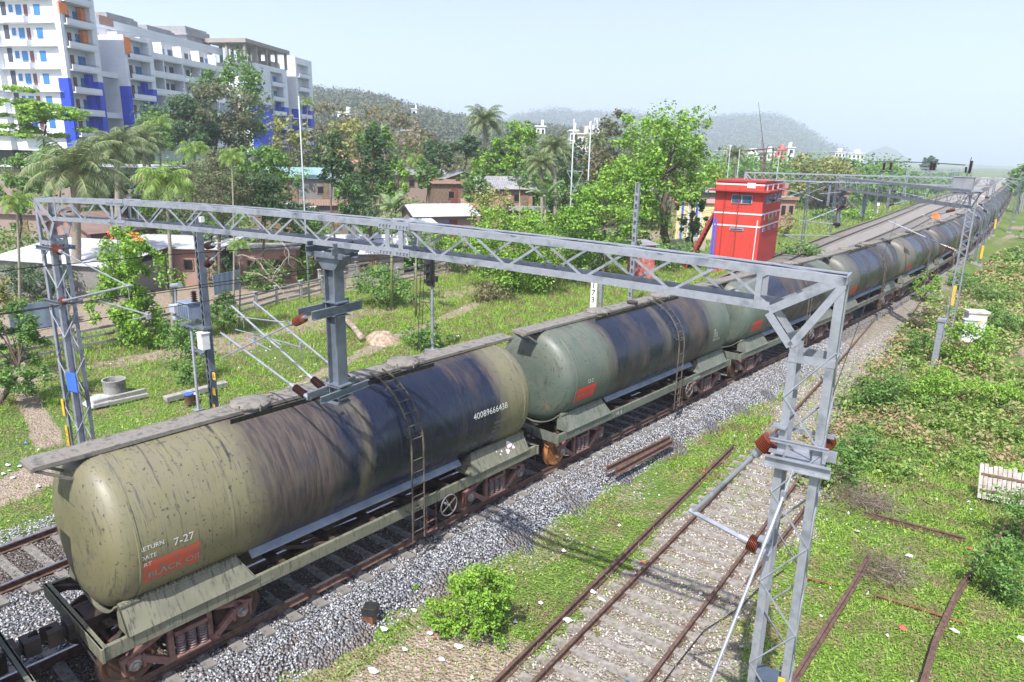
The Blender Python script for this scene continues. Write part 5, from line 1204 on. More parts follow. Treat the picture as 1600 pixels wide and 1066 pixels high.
# ---------------------------------------------------------------- red signal building
def red_mat():
    t = NT('red_wall'); v = t.co('Object'); z = t.xyz(v)[2]; n1 = t.noise(v, .8, 6, .65); st = t.noise(t.scl(v, (5, 5, .35)), 1.6, 6, .7)
    c = t.mix(t.mapr(n1, .35, .7), (.56, .04, .02), (.46, .05, .035)); c = t.mix(t.mapr(st, .54, .68, 0, .6), c, (.20, .035, .03)); c = t.mix(t.math('MULTIPLY', t.mapr(z, 1.6, .2), t.mapr(n1, .3, .6)), c, (.30, .17, .14)); c = t.mix(t.mapr(t.noise(v, 4, 6, .7), .62, .7, 0, .5), c, (.62, .22, .16))
    t.bump(n1, .15, .03); return t.fin(c, .85)
redw = red_mat()
redd = mat('dark_red_trim', (.34, .028, .02), (.27, .03, .03), 1.5, .8)
whb = mat('white_band', (.66, .64, .62), None, rough=.7)
rc = col(1181, 62.5, 0); rb = thing('signal_building', 'bright red two-storey signal building with white bands and outside stairs, beside the main line', 'signal cabin', (rc[0], rc[1], -1.3)); ra = R(9.0); rb.rotation_euler = (0, 0, ra)
zt = zpix(286, rc[0], rc[1]) + 1.3; H_ = zt; Wf, Ds = 4.15, 8.2       # front runs left from the corner, side runs away
def zr(py): return zpix(py, rc[0], rc[1]) + 1.3
m = MB(); m.box((-Wf / 2, Ds / 2, H_ / 2), (Wf, Ds, H_)); m.build('wall', redw, rb)
zc = zr(300); m = MB(); m.box((-Wf / 2, Ds / 2, zc), (Wf + 1.1, Ds + 1.1, .14)); m.build('canopy', redd, rb)
m = MB(); m.box((-Wf / 2, Ds / 2, H_ + .06), (Wf + .16, Ds + .16, .14)); m.build('parapet', redd, rb)
for py in (290, 336, 355.5):
    z_ = zr(py); m = MB(); m.box((-Wf / 2, Ds / 2, z_), (Wf + .06, Ds + .06, .13)); m.build('white_band', whb, rb)
for py, yy in ((290, (1.2, 3.6, 5.9)), (336, (1.2, 2.9, 4.6, 6.3))):
    for y_ in yy:
        m = MB(); m.box((.035, y_, zr(py) - .25), (.05, .35 if py == 290 else .14, .5)); m.build('white_mark', whb, rb)
m = MB(); m.box((-1.1, -.03, zr(291)), (.7, .06, .45)); m.build('white_plate', whb, rb)
def win(x0, x1, y0, y1, face='f'):
    m = MB()
    if face == 'f': m.box(((x0 + x1) / 2, -.03, (y0 + y1) / 2), (x1 - x0, .08, y1 - y0))
    else: m.box((.03, (x0 + x1) / 2, (y0 + y1) / 2), (.08, x1 - x0, y1 - y0))
    w_ = m.build('window', mat('window_frame_grey', (.30, .33, .36), None, rough=.6), rb); n = max(1, int((x1 - x0) / .75))
    for k in range(n):
        a = x0 + (x1 - x0) * k / n + .06; b = x0 + (x1 - x0) * (k + 1) / n - .06; m = MB()
        if face == 'f': m.box(((a + b) / 2, -.06, (y0 + y1) / 2), (b - a, .05, y1 - y0 - .12))
        else: m.box((.06, (a + b) / 2, (y0 + y1) / 2), (.05, b - a, y1 - y0 - .12))
        m.build('pane', glass, w_)
z1, z2 = zr(320), zr(301.5)
win(-2.7, -.9, z1, z2 - .25); win(1.0, 3.4, z1, z2 - .25, 's'); win(4.2, 5.4, z1, z2 - .25, 's'); win(5.9, 7.4, z1, z2 - .25, 's')
for yy in (.9, 3.2, 5.6): win(yy, yy + .95, zr(364), zr(357) - .1, 's')
win(-2.6, -1.4, zr(363), zr(357) - .1)
m = MB(); m.box((.03, 4.1, zr(346)), (.03, 2.6, .5)); sgn = m.build('name_board', mat('green_board', (.10, .10, .03), (.30, .22, .05), 4, .7), rb)
flat_text('board_lettering', 'NEW GUWAHATI', .26, (.055, 3.0, zr(346) - .1), sgn, yellowp, ux=(0, 1, 0))
for xx in (-3.3, -2.05): m = MB(); m.tube((xx, -.08, .3), (xx, -.08, H_ - .5), .05, 6); m.build('down_pipe', redd, rb)
m = MB(); m.tube((-.35, -.1, .2), (-.25, -.1, H_ * .62), .05, 6); m.build('down_pipe', whb, rb)
m = MB()
for k in range(2): m.tube((-Wf + .12 + k * .24, -.35, 0), (-Wf + .12 + k * .24, -.22, H_ * (.64 - .03 * k)), .07, 8)
m.build('blue_pipe', bluep, rb)
m = MB(); x0 = -Wf - .05; n_ = 15; zs = zr(335)
for k in range(n_): m.box((x0 - .15 - (n_ - 1 - k) * .155, .75, zs * (k + .5) / n_), (.20, 1.1, .08)); 
st_ = m.build('stairs', mat('stair_treads', (.25, .10, .08), (.34, .22, .19), 3, .8), rb)
for yy in (.12, 1.30):
    m = MB(); m.prism([(x0, yy, zs + (.75 if yy > 1 else .05)), (x0, yy, zs - .35), (x0 - n_ * .155, yy, -.2), (x0 - n_ * .155 - .3, yy, .35 if yy > 1 else .1)], (0, .10, 0)); m.build('stair_parapet', redd, rb)
m = MB(); m.tube((-1.2, 5, H_), (-1.2, 5, H_ + 3.0), .06, 6); m.tube((.1 - 1.2, 7.5, H_), (-1.1, 7.5, H_ + 3.0), .06, 6); m.tube((-1.2, 5, H_ + 2.9), (-1.1, 7.5, H_ + 3.0), .05, 6); m.tube((-3.2, 5, H_ + 2.7), (-1.2, 5, H_ + 2.9), .08, 6); m.build('roof_frame', mat('dark_antenna', (.06, .05, .05)), rb)
bwl = mat('cream_wall', (.62, .56, .42), (.5, .45, .33), 2, .85)
A = at(1040, 398, -1.2); m = MB(); m.bar((0, 0, .8), at(1100, 392, -1.2) - A + [0, 0, .8], .25, 1.6); o = m.build('arched_wall', bwl, loc=tuple(A)); tag(o, 'low cream boundary wall left of the red building\'s stairs', 'wall')
for i, px in enumerate((1062, 1072, 1084, 1091)):
    b = col(px, 86, -1.3); z_ = zpix(312, b[0], b[1]); m = MB(); m.tube((0, 0, 0), (0, 0, z_ + 1.3), .13, 8); m.tube((0, 0, 0), (0, 0, .6), .2, 8); o = m.build('blue_post', bluep if i % 2 == 0 else whitep, loc=tuple(b)); tag(o, ('leftmost blue post', 'pale post next to the leftmost blue one', 'right-hand blue post', 'rightmost pale post')[i] + ' of the row left of the red building', 'post', 'posts left of the red building')

# ---------------------------------------------------------------- apartment blocks
E1 = HW * math.cos(R(10)) + RW * math.sin(R(10)); E2 = V3(-E1[1], E1[0], 0)        # away from the camera / to the left
AP = col(96, 105, 15.0); AP[2] = 0
def S_(px, z=16.0):
    lo, hi = -30.0, 140.0
    for _ in range(50):
        m_ = (lo + hi) / 2; q = AP + E1 * m_; v = (q - CAM) @ RW * Rc + (q - CAM) @ HW * Hc + (z - CAMH) * UPc
        if CX + F * v[0] / v[2] < px: lo = m_
        else: hi = m_
    return lo
def aw_mat():
    t = NT('white_render'); v = t.co('Object'); z = t.xyz(v)[2]
    ln = t.mapr(t.math('FRACT', t.math('MULTIPLY', z, 1.6)), .0, .09, 1, 0)
    c = t.mix(t.mapr(t.noise(v, .35, 5, .6), .4, .7, 0, .5), (.74, .76, .79), (.60, .62, .66)); c = t.mix(t.math('MULTIPLY', ln, .3), c, (.42, .45, .5)); return t.fin(c, .7)
aw = aw_mat(); ab = mat('royal_blue_render', (.015, .05, .62), (.02, .06, .52), .4, .5); ag = mat('raw_concrete', (.24, .24, .25), (.34, .34, .34), .5, .9)
ao = mat('orange_render', (.80, .26, .04), (.7, .2, .05), 1, .6); awin = mat('blue_pane', (.03, .14, .36), (.05, .22, .45), .8, .2); adoor = mat('brown_door', (.13, .05, .045), (.2, .09, .07), 2, .6)
arail = mat('balcony_rail', (.045, .055, .09), None, rough=.6)  # rails, and the same dark tone painted as shade inside openings
FL = 3.05; ZB = 10.2
aroot = [None, V3(0, 0, 0)]
def Q(s, d, z=0): return AP + E1 * s + E2 * d + V3(0, 0, z) - aroot[1]        # d = depth into the block (left)
def abox(m, s0, s1, d0, d1, z0, z1):
    P = [Q(s, d, z) for s in (s0, s1) for d in (d0, d1) for z in (z0, z1)]; m.add(P, [(0, 1, 3, 2), (4, 6, 7, 5), (0, 4, 5, 1), (2, 3, 7, 6), (0, 2, 6, 4), (1, 5, 7, 3)]); return m
def apart(name, mt, *bx):
    m = MB()
    for b in bx: abox(m, *b)
    return m.build(name, mt, aroot[0])
def block(label, s): 
    p = AP + E1 * s; aroot[1] = p * 1.0; aroot[0] = thing('apartment_block', label, 'apartment building', tuple(p), 0, 'blue and white apartment blocks'); return aroot[0]
def tower(s0, s1, ztop, nblue, dep=9.0, sw=None, orange=True, ndoor=3):
    L = s1 - s0; sw = sw or (L * .09, L * .15); nf = int((ztop - ZB) / FL); zbl = ZB + nblue * FL - 1.2
    apart('wall', aw, (s0, s1, 1.6, dep, ZB - 2.2, ztop), (s0, s0 + sw[0], 0, 1.6, zbl, ztop), (s1 - sw[1], s1, 0, 1.6, zbl, ztop), (s0 + sw[0], s1 - sw[1], .05, 1.6, ZB + nf * FL - .15, ztop))
    apart('pilotis', mat('dark_undercroft', (.05, .05, .055), (.12, .12, .12), .5, .9), (s0 + .8, s1 - .8, 2.6, dep - 1, -1, ZB - 2.2), *[(q, q + .6, 1.7, 2.4, -1, ZB - 2.2) for q in np.linspace(s0, s1 - .6, 4)]); apart('blue_strip', ab, (s0, s0 + sw[0], -.02, 1.6, ZB - 2.0, zbl)); apart('blue_strip', ab, (s1 - sw[1], s1, -.02, 1.6, ZB - 2.0, zbl))  # near-black block behind the columns: undercroft shade put into the colour
    a, b = s0 + sw[0], s1 - sw[1]; w_ = b - a
    for f in range(nf):
        z = ZB + f * FL
        apart('balcony', aw, (a, b, -.55, 1.6, z - .12, z + .08), (a, b, -.55, -.43, z, z + .75))
        apart('rail', arail, (a, b, -.53, -.50, z + .95, z + 1.0), (a, b, -.53, -.50, z + .82, z + .85))
        for k, (u_, ww, mt) in enumerate(((.10, .14, adoor), (.42, .12, adoor), (.70, .26, awin))):
            if k < ndoor: apart('door' if mt is adoor else 'window', mt, (a + w_ * u_, a + w_ * (u_ + ww), 1.5, 1.62, z + .1, z + 2.25))
        if orange and f in (nf - 2, nf - 3): apart('orange_panel', ao, (a + w_ * .84, b + .02, .8, 1.65, z + .1, z + FL - .2))
        if f < nblue: apart('blue_panel', ab, (a + w_ * .84, b + .02, .8, 1.65, z + .1, z + FL - .2))
    return nf
sA, sB, sC, sD = S_(109), S_(164), S_(203), S_(247)
ztA = zpix(4, *(AP + E1 * sB)[:2]) ; ztB = zpix(54, *(AP + E1 * sC)[:2])
def blueN(px_s, y_): return max(1, round((zpix(y_, *(AP + E1 * px_s)[:2]) + 1.2 - ZB) / FL))
block('nearest white and royal blue apartment tower, cut by the left edge of the picture', sA)
tower(sA, sB, max(ztA, 33), blueN(sA, 111)); apart('orange_panel', ao, (sA, sA + 1.5, -.12, .4, zpix(20, *(AP + E1 * sA)[:2]), zpix(2, *(AP + E1 * sA)[:2])))
# its left face, running back from the corner
apart('wall', aw, (sA + .05, sB - .1, 9.0, 34, ZB - 2.2, 36)); apart('wall', aw, (sA - .9, sA + .05, 10.2, 25, ZB - 2.2, 36)); apart('pilotis', mat('dark_undercroft', (.05, .05, .055)), (sA + .8, sB - 1, 8, 33, -1, ZB - 2.2), *[(sA, sA + .6, q, q + .6, -1, ZB - 2.2) for q in (3, 7, 11, 15, 19, 23)])  # same near-black block and columns, painting the shade under the left face
for f in range(9):
    z = ZB + f * FL
    apart('ledge', aw, (sA - .6, sA + .06, .9, 10.2, z - .1, z + .05)); apart('balcony', aw, (sA - 1.3, sA + .06, 4.7, 8.4, z - .12, z + .75)); apart('ledge', aw, (sA - 1.5, sA - .85, 10.2, 25, z - .1, z + .05))
    apart('window', awin, (sA - .05, sA + .06, 3.0, 4.0, z + 1.0, z + 2.4)); apart('door', adoor, (sA - .05, sA + .06, 5.0, 5.6, z + .2, z + 2.4)); apart('window', awin, (sA - .05, sA + .06, 6.0, 6.9, z + .9, z + 2.4)); apart('window', awin, (sA - .05, sA + .06, 7.4, 8.0, z + 1.4, z + 2.4)); apart('recess', arail, (sA - .05, sA + .06, 8.5, 9.3, z + .1, z + 2.8))  # the last box is a flat dark panel painting a recess's shade
block('second apartment tower, narrower, with blue lower strips and an orange panel at its top', sC)
tower(sC, sD, ztB, blueN(sC, 124), 14, orange=False); apart('orange_panel', ao, (sC + .1, sC + 1.5, -.12, .4, ztB - 2.8, ztB - .3))
apart('wall', aw, (sB + .2, sC + .05, 12, 20, -1, ztB + 1))
for f in range(int((ztB - ZB) / FL)):
    z = ZB + f * FL; apart('window', awin, (sC - .06, sC + .05, 9.2, 10.6, z + .9, z + 2.3))
    if f % 2: apart('balcony', aw, (sB, sC, 1.6, 3.2, z - .1, z + .7))
apart('core', ag, (S_(178), S_(205), 14.5, 18, -1, zpix(-20, *(AP + E1 * S_(190))[:2])), (S_(172), S_(212), 13.5, 18.5, ztB + 5.2, ztB + 5.6))
sE, sF = S_(212), S_(394); ztC = zpix(26, *(AP + E1 * sE - E2 * -6)[:2])
block('long white apartment slab with rows of open balconies and grey water tanks on the roof', sE)
ztC = min(zpix(30, *(AP + E1 * S_(225) + E2 * 6)[:2]), 45)
apart('wall', aw, (sE, sF, 8.0, 18, ZB - 4, ztC))
nf = int((ztC - 1.4 - ZB) / FL) + 1; z0_ = ztC - 1.4 - nf * FL
for f in range(nf):
    z = z0_ + f * FL
    apart('balcony', aw, (sE, sF, 5.9, 8.0, z - .12, z + .08), (sE, sF, 5.9, 6.05, z, z + 1.0))
    n_ = 21
    for k in range(n_):
        s = sE + (sF - sE) * (k + .3) / n_; wd = (sF - sE) / n_
        mt, ww, zz = ((arail, .62, 2.4), (adoor, .22, 2.3), (awin, .38, 2.3), (arail, .35, 2.35))[(k * 5 + f * 3) % 4 if k % 3 else 0]
        apart('window' if mt is awin else 'door' if mt is adoor else 'opening', mt, (s, s + wd * ww, 7.9, 8.05, z + .15, z + zz))  # dark panels on the flat wall paint the shade within the balconies
    for k in range(6): s = sE + (sF - sE) * (k + .9) / 6.3; apart('partition', aw, (s, s + .25, 6.0, 8.0, z, z + FL))
apart('parapet', aw, (sE, sF, 5.8, 6.1, ztC - 1.2, ztC + .1))
def tank_house(pa, pb, ya, yb, mt=ag, cone=True):
    s0, s1 = S_(pa), S_(pb); q = AP + E1 * s0 + E2 * 10; z0, z1 = zpix(yb, *q[:2]), zpix(ya, *q[:2]); apart('roof_tank', mt, (s0, s1, 9, 9 + (s1 - s0), ztC - .5, z0 + (z1 - z0) * .75), (s0 - .5, s1 + .5, 8.5, 9.5 + (s1 - s0), z0 - .1, z0 + .2), (s0 + .4, s1 - .4, 9.4, 8.6 + (s1 - s0), z0, z1))
tank_house(256, 298, 18, 33); tank_house(311, 349, 38, 50); tank_house(365, 398, 40, 54); apart('roof_tank', brick, (S_(219), S_(239), 5.75, 6.2, ztC - .9, ztC + .5))
block('far apartment tower at the right end of the blocks, behind a tall pale tree', S_(404))
sG, sH = S_(404), S_(452); zG = zpix(98, *(AP + E1 * sG)[:2]); tower(sG, sH, zG, blueN(sG, 152), 12, sw=((sH - sG) * .45, (sH - sG) * .15), orange=False)
apart('core', ag, (sH, S_(466), 4, 10, -1, zG + 2)); zR = zpix(90, *(AP + E1 * S_(470))[:2]); tower(S_(466), S_(491), zR, blueN(S_(466), 160), 10, sw=(.8, 2.0), orange=False, ndoor=1)
apart('roof_pavilion', mat('brown_concrete', (.30, .26, .23), (.36, .32, .28), 1, .9), (S_(388), S_(455), -.5, 9, zG + 3.4, zG + 4.2), *[(s, s + .5, d, d + .5, zG, zG + 3.4) for s in np.linspace(S_(390), S_(452), 5) for d in (0, 4, 8)])

# ---------------------------------------------------------------- distant town
def far_block(label, px0, px1, ytop, D, mt, base=-1.4, wn=3, fl=2, name='town_building', yb=None):
    a, b = col(px0, D, 5), col(px1, D, 5)
    if yb: base = zpix(yb, a[0], a[1])
    h = zpix(ytop, a[0], a[1]) - base; w_ = np.linalg.norm(b - a); p = (a + b) / 2
    o = thing(name, label, 'building', (p[0], p[1], base), TH, 'far town buildings'); m = MB(); m.box((0, 5, h / 2), (w_, 10, h)); m.box((0, 5, h + .2), (w_ + .8, 10.8, .4)); m.build('wall', mt, o)
    m = MB(); m.box((w_ * .2, 4, h + 1.3), (w_ * .25, 3, 2.2)); m.build('roof_room', mt, o)
    for f in range(fl):
        for k in range(wn): m = MB(); m.box((-w_ / 2 + w_ * (k + .5) / wn, -.05, h - 1.6 - f * 3.0), (w_ / wn * .5, .12, 1.4)); m.build('window', darkwin, o)
    return o
pinkw = mat('pink_wall', (.62, .16, .15), (.55, .2, .18), .5, .8); whitew = mat('town_white', (.72, .72, .71), (.6, .6, .6), .3, .8)
far_block('pink-red town building left of a white stair tower, above the red building', 1211, 1227, 234, 330, pinkw); far_block('narrow white stair tower attached to the pink town building', 1228, 1238, 231, 328, whitew, wn=1)
far_block('long low white town building with dark window bands behind the red building', 1150, 1190, 241, 300, whitew, wn=6); far_block('small white town house left of the long white one', 1128, 1146, 236, 320, whitew); far_block('white town house right of the dark antenna mast', 1196, 1208, 238, 310, whitew, wn=2)
far_block('left one of the far white apartment blocks under the faint cone-shaped hill', 1302, 1318, 238, 420, whitew); far_block('right one of the far white apartment blocks under the faint cone-shaped hill', 1322, 1348, 240, 430, whitew, wn=4)
far_block('white hillside house between the tall twin poles and the telecom tower', 889, 900, 205, 210, whitew, wn=2, yb=226); far_block('cream terraced hillside house right of the white one by the twin poles', 901, 921, 210, 205, mat('cream_town', (.6, .55, .48), None, rough=.8), wn=3)
far_block('tiny white hillside house behind the coconut palm', 836, 850, 198, 260, whitew, wn=2, yb=209, fl=1); far_block('brown unfinished house on the lower hillside, centre left of the picture', 630, 657, 205, 175, mat('brown_concrete', (.30, .26, .23)), wn=3, yb=225)
far_block('small white house high on the wooded hillside', 644, 652, 171, 380, whitew, wn=1, yb=177, fl=1); far_block('pale shed low on the wooded hill behind the yellowish trees', 530, 550, 176, 300, whitew, wn=2, yb=183, fl=1)
far_block('grey long shed beyond the second gantry', 1366, 1392, 283, 190, conc, wn=3, fl=1); far_block('low brick shed with a red wall behind the second gantry', 1300, 1330, 300, 150, brick, wn=2, fl=1); far_block('low ruined brick wall building right of the red building', 1222, 1246, 312, 110, brick, wn=2, fl=1)
b = col(928, 240, 0); tt = thing('telecom_tower', 'white telecom lattice tower with panel antennas on the hillside', 'telecom tower', tuple(b)); z1 = zpix(184, b[0], b[1])
m = MB()
for s in (-1, 1):
    for q in (-1, 1): m.tube((s * 1.2, q * 1.2, 0), (s * .6, q * .6, z1), .1, 4)
zig(m, V3(-1.2, -1.2, 0), V3(-.6, -.6, z1), V3(1.2, -1.2, 0), V3(.6, -.6, z1), 14, .07); m.build('lattice', whitep, tt)
m = MB()
for k in range(7): m.box((2.2 * math.cos(k * .9), 2.2 * math.sin(k * .9), z1 * (.72 + .04 * (k % 5))), (.5, .5, 2.2))
m.build('panel_antenna', whitep, tt)
# ================================================================ vegetation
def leaf_mat(name, cols, sc=.35, trans=.35, flower=None, rough=.55, coord='Pos', psc=.6):
    t = NT(name); g = t.n('NewGeometry'); rn = g.outputs['Random Per Island']
    c = t.ramp(rn, [(i / (len(cols) - 1), q) for i, q in enumerate(cols)])
    n_ = t.noise(g.outputs['Position'], psc, 4, .6); c = t.mix(t.mapr(n_, .38, .64, 0, .5), c, t.mix(.5, c, cols[-1]))
    if flower: c = t.mix(t.math('MULTIPLY', t.mapr(n_, flower[1], flower[1] + .06), t.mapr(rn, .25, .3)), c, flower[0])
    t.set(t.b.inputs['Base Color'], c); t.set(t.b.inputs['Roughness'], rough); t.set(t.b.inputs['Specular IOR Level'], .3)
    tr = t.n('BsdfTranslucent', i_Color=t.mix(.3, c, (.5, .6, .1))); ms = t.n('MixShader'); t.set(ms.inputs[0], trans)
    t.t.links.new(t.b.outputs[0], ms.inputs[1]); t.t.links.new(tr.outputs[0], ms.inputs[2]); t.t.links.new(ms.outputs[0], t.out.inputs[0]); return t.m
LB = leaf_mat('leaves_bright', [(0.065, 0.169, 0.019), (0.130, 0.286, 0.033), (0.221, 0.416, 0.052), (0.338, 0.520, 0.078)])
LM = leaf_mat('leaves_mid', [(0.041, 0.108, 0.027), (0.081, 0.189, 0.041), (0.135, 0.270, 0.061), (0.216, 0.365, 0.095)])
LD = leaf_mat('leaves_dark', [(0.016, 0.046, 0.021), (0.033, 0.078, 0.036), (0.058, 0.124, 0.058), (0.117, 0.195, 0.111)])
LG = leaf_mat('leaves_grey', [(0.050, 0.066, 0.039), (0.099, 0.116, 0.066), (0.165, 0.176, 0.110), (0.231, 0.231, 0.154)])
LY = leaf_mat('leaves_yellowish', [(0.103, 0.127, 0.034), (0.196, 0.218, 0.057), (0.299, 0.310, 0.103), (0.391, 0.368, 0.161)])
LBR = leaf_mat('leaves_brownish', [(.09, .07, .04), (.16, .125, .08), (.23, .19, .13), (.20, .21, .09)])
LP = leaf_mat('palm_leaves', [(0.036, 0.078, 0.024), (0.078, 0.144, 0.048), (0.132, 0.204, 0.072), (0.288, 0.300, 0.156)], trans=.2)
LA = leaf_mat('areca_leaves', [(0.039, 0.117, 0.019), (0.091, 0.221, 0.026), (0.169, 0.338, 0.039), (0.390, 0.468, 0.156)], trans=.3)
LBN = leaf_mat('banana_leaves', [(.07, .14, .05), (.12, .21, .08), (.20, .28, .14), (.30, .36, .22)], trans=.3)
LU = leaf_mat('undergrowth_leaves', [(0.057, 0.127, 0.023), (0.127, 0.241, 0.040), (0.218, 0.345, 0.063), (0.368, 0.437, 0.149)], flower=((.42, .30, .19), .49), psc=.5)
LGR = leaf_mat('grass_leaves', [(.11, .24, .02), (.20, .38, .035), (.30, .48, .06), (.42, .48, .17)], flower=((.30, .24, .13), .48), psc=1.1)
TW = mat('dry_twigs', (.10, .075, .055), (.25, .20, .16), 6, .9)
HW_ = leaf_mat('hill_wood_leaves', [(.025, .05, .02), (.05, .085, .03), (.085, .115, .045), (.17, .14, .09)], psc=.03, trans=.1)

def rng(s): return np.random.RandomState(s)
def leaves(C, size, g, up=.55, out=None, asp=.55, bend=.25):
    # C: centres of the leaves (N,3); each leaf is a folded pair of quads pointing outward
    N = len(C); n = g.normal(size=(N, 3)); n[:, 2] = np.abs(n[:, 2]) + up
    if out is not None: n += out * .9
    n /= np.linalg.norm(n, axis=1, keepdims=True) + 1e-9
    a = g.normal(size=(N, 3)); u = np.cross(n, a); u /= np.linalg.norm(u, axis=1, keepdims=True) + 1e-9; v = np.cross(n, u)
    s = size * (.6 + .8 * g.rand(N, 1)); L = u * s; W_ = v * s * asp
    V = np.stack([C - L, C + W_ - n * s * bend * .4, C + L - n * s * bend, C - W_ - n * s * bend * .4], 1).reshape(-1, 3)
    return V, np.arange(N * 4).reshape(N, 4)
def crown_pts(g, R3, nclump, per, hole=.35, cr=.26, flat=.75, bias=.55):
    # uneven crown: clumps scattered through an ellipsoid, more of them near its surface
    d = g.normal(size=(nclump * 3, 3)); d /= np.linalg.norm(d, axis=1, keepdims=True); r = bias + (1 - bias) * g.rand(len(d)) ** .6
    lob = 1 + .22 * np.sin(3 * np.arctan2(d[:, 1], d[:, 0]) + g.rand() * 6) * (1 - d[:, 2] ** 2) + .15 * np.sin(5 * d[:, 2] + g.rand() * 6 + 2 * d[:, 0])
    K = d * (r * lob)[:, None]; keep = (np.sin(K[:, 0] * 4.1 + g.rand() * 6) + np.sin(K[:, 1] * 4.7 + g.rand() * 6) + np.sin(K[:, 2] * 5.3 + g.rand() * 6)) > (-1.4 + hole * 1.5)
    K = K[keep][:nclump]; rad = cr * (.5 + .9 * g.rand(len(K)))
    P = g.normal(size=(len(K), per, 3)); P /= np.linalg.norm(P, axis=2, keepdims=True) + 1e-9; P *= (g.rand(len(K), per, 1) ** .45) * rad[:, None, None]; P[..., 2] *= flat
    out = P / (np.linalg.norm(P, axis=2, keepdims=True) + 1e-9)
    return K, ((K[:, None] + P) * R3).reshape(-1, 3), out.reshape(-1, 3)
def limb(m, a, b, r0, r1, g, wob=.08, n=5, sides=6):
    L = np.linalg.norm(b - a); pts = [a + (b - a) * i / n + (g.normal(size=3) * wob * L / n * (0 < i < n)) + V3(0, 0, .10 * L * math.sin(math.pi * i / n)) for i in range(n + 1)]
    m.ptube(pts, list(np.linspace(r0, r1, n + 1)), sides, caps=False)
def tree(label, px, D, ytop, ybot, wpx, lm, seed=1, name='tree', lsize=None, nclump=70, dens=1.0, hole=.3, tr=None, bk=None, base=None, depth=1.0, cr=.26, group='trees of the settlement', lean=0, cat='tree', twigs=0, flat=.75, bias=.55, limbs=12):
    g = rng(seed); zb = col(px, D, 0); b0 = base if base is not None else gz(zb[0], zb[1]) - .1
    b = col(px + lean, D, b0); q = at_d(px, (ytop + ybot) / 2, D); top = at_d(px, ytop, D)[2]; bot = at_d(px, ybot, D)[2]
    rz_ = (top - bot) / 2; rx = wpx / F * D / 2 * .93; C = q - b; R3 = np.array([rx, rx * depth, rz_])
    o = thing(name, label, cat, tuple(b), 0, group)
    ls = (lsize or max(.055, 2.6 / 705 * D * .62)) * 1.1
    per = int(dens * 11.0 * (rx * rx + rx * rz_ * 2) / (ls * ls) / nclump * .42); per = max(8, min(per, 600))
    K, P, out = crown_pts(g, R3, nclump, per, hole, cr, flat, bias)
    V, Fq = leaves(P + C, ls, g, out=out); npmesh('crown', V, Fq, lm, o)
    m = MB(); r0 = tr or max(.08, rz_ * .055); f0 = C - V3(0, 0, rz_ * .35)
    limb(m, V3(0, 0, 0), f0, r0, r0 * .6, g, .12, 6, 8)
    for k in range(min(limbs, len(K))): limb(m, f0 + (C - f0) * (.1 + .5 * g.rand()), C + K[k * (len(K) // limbs)] * R3 * .9, r0 * .38, r0 * .07, g, .12, 4, 5)
    for k in range(twigs):
        e = C + K[g.randint(len(K))] * R3 * (1.0 + .22 * g.rand()); limb(m, C + (e - C) * .35, e + g.normal(size=3) * .1 * rx, r0 * .10, r0 * .02, g, .2, 4, 3)
    m.build('trunk', bk or bark, o, smooth=True); return o
def frond(g, org, az, el, L, droop, nl, ll, w_, V, Fs, stem, spread=.9, sdroop=.55):
    # one feather leaf: an arching rib with narrow hanging leaflets on both sides
    h = V3(math.cos(az), math.sin(az), 0); p = np.array(org, float); a = el; pts = [p.copy()]; n = 14
    for i in range(n): p = p + (h * math.cos(a) + V3(0, 0, math.sin(a))) * L / n; a -= droop / n * (.5 + 1.1 * i / n); pts.append(p.copy())
    stem.append(pts); sd = V3(-h[1], h[0], 0)
    for k in range(nl):
        u = .12 + .88 * k / nl; i = min(int(u * n), n - 1); f = u * n - i; q = pts[i] * (1 - f) + pts[i + 1] * f; d = nrm(pts[i + 1] - pts[i])
        s = ll * math.sin(math.pi * (.12 + .82 * u)) * (.85 + .3 * g.rand())
        for e in (-1, 1):
            dr = nrm(sd * e * spread + d * .55 + V3(0, 0, -sdroop * (.4 + .9 * g.rand()))); t_ = q + dr * s * .55; t2 = t_ + nrm(dr + V3(0, 0, -sdroop * 1.3)) * s * .5; b_ = len(V); wv = d * w_
            V += [q - wv, q + wv, t_ + wv, t_ - wv, t2]; Fs += [(b_, b_ + 1, b_ + 2, b_ + 3), (b_ + 3, b_ + 2, b_ + 4, b_ + 4)]
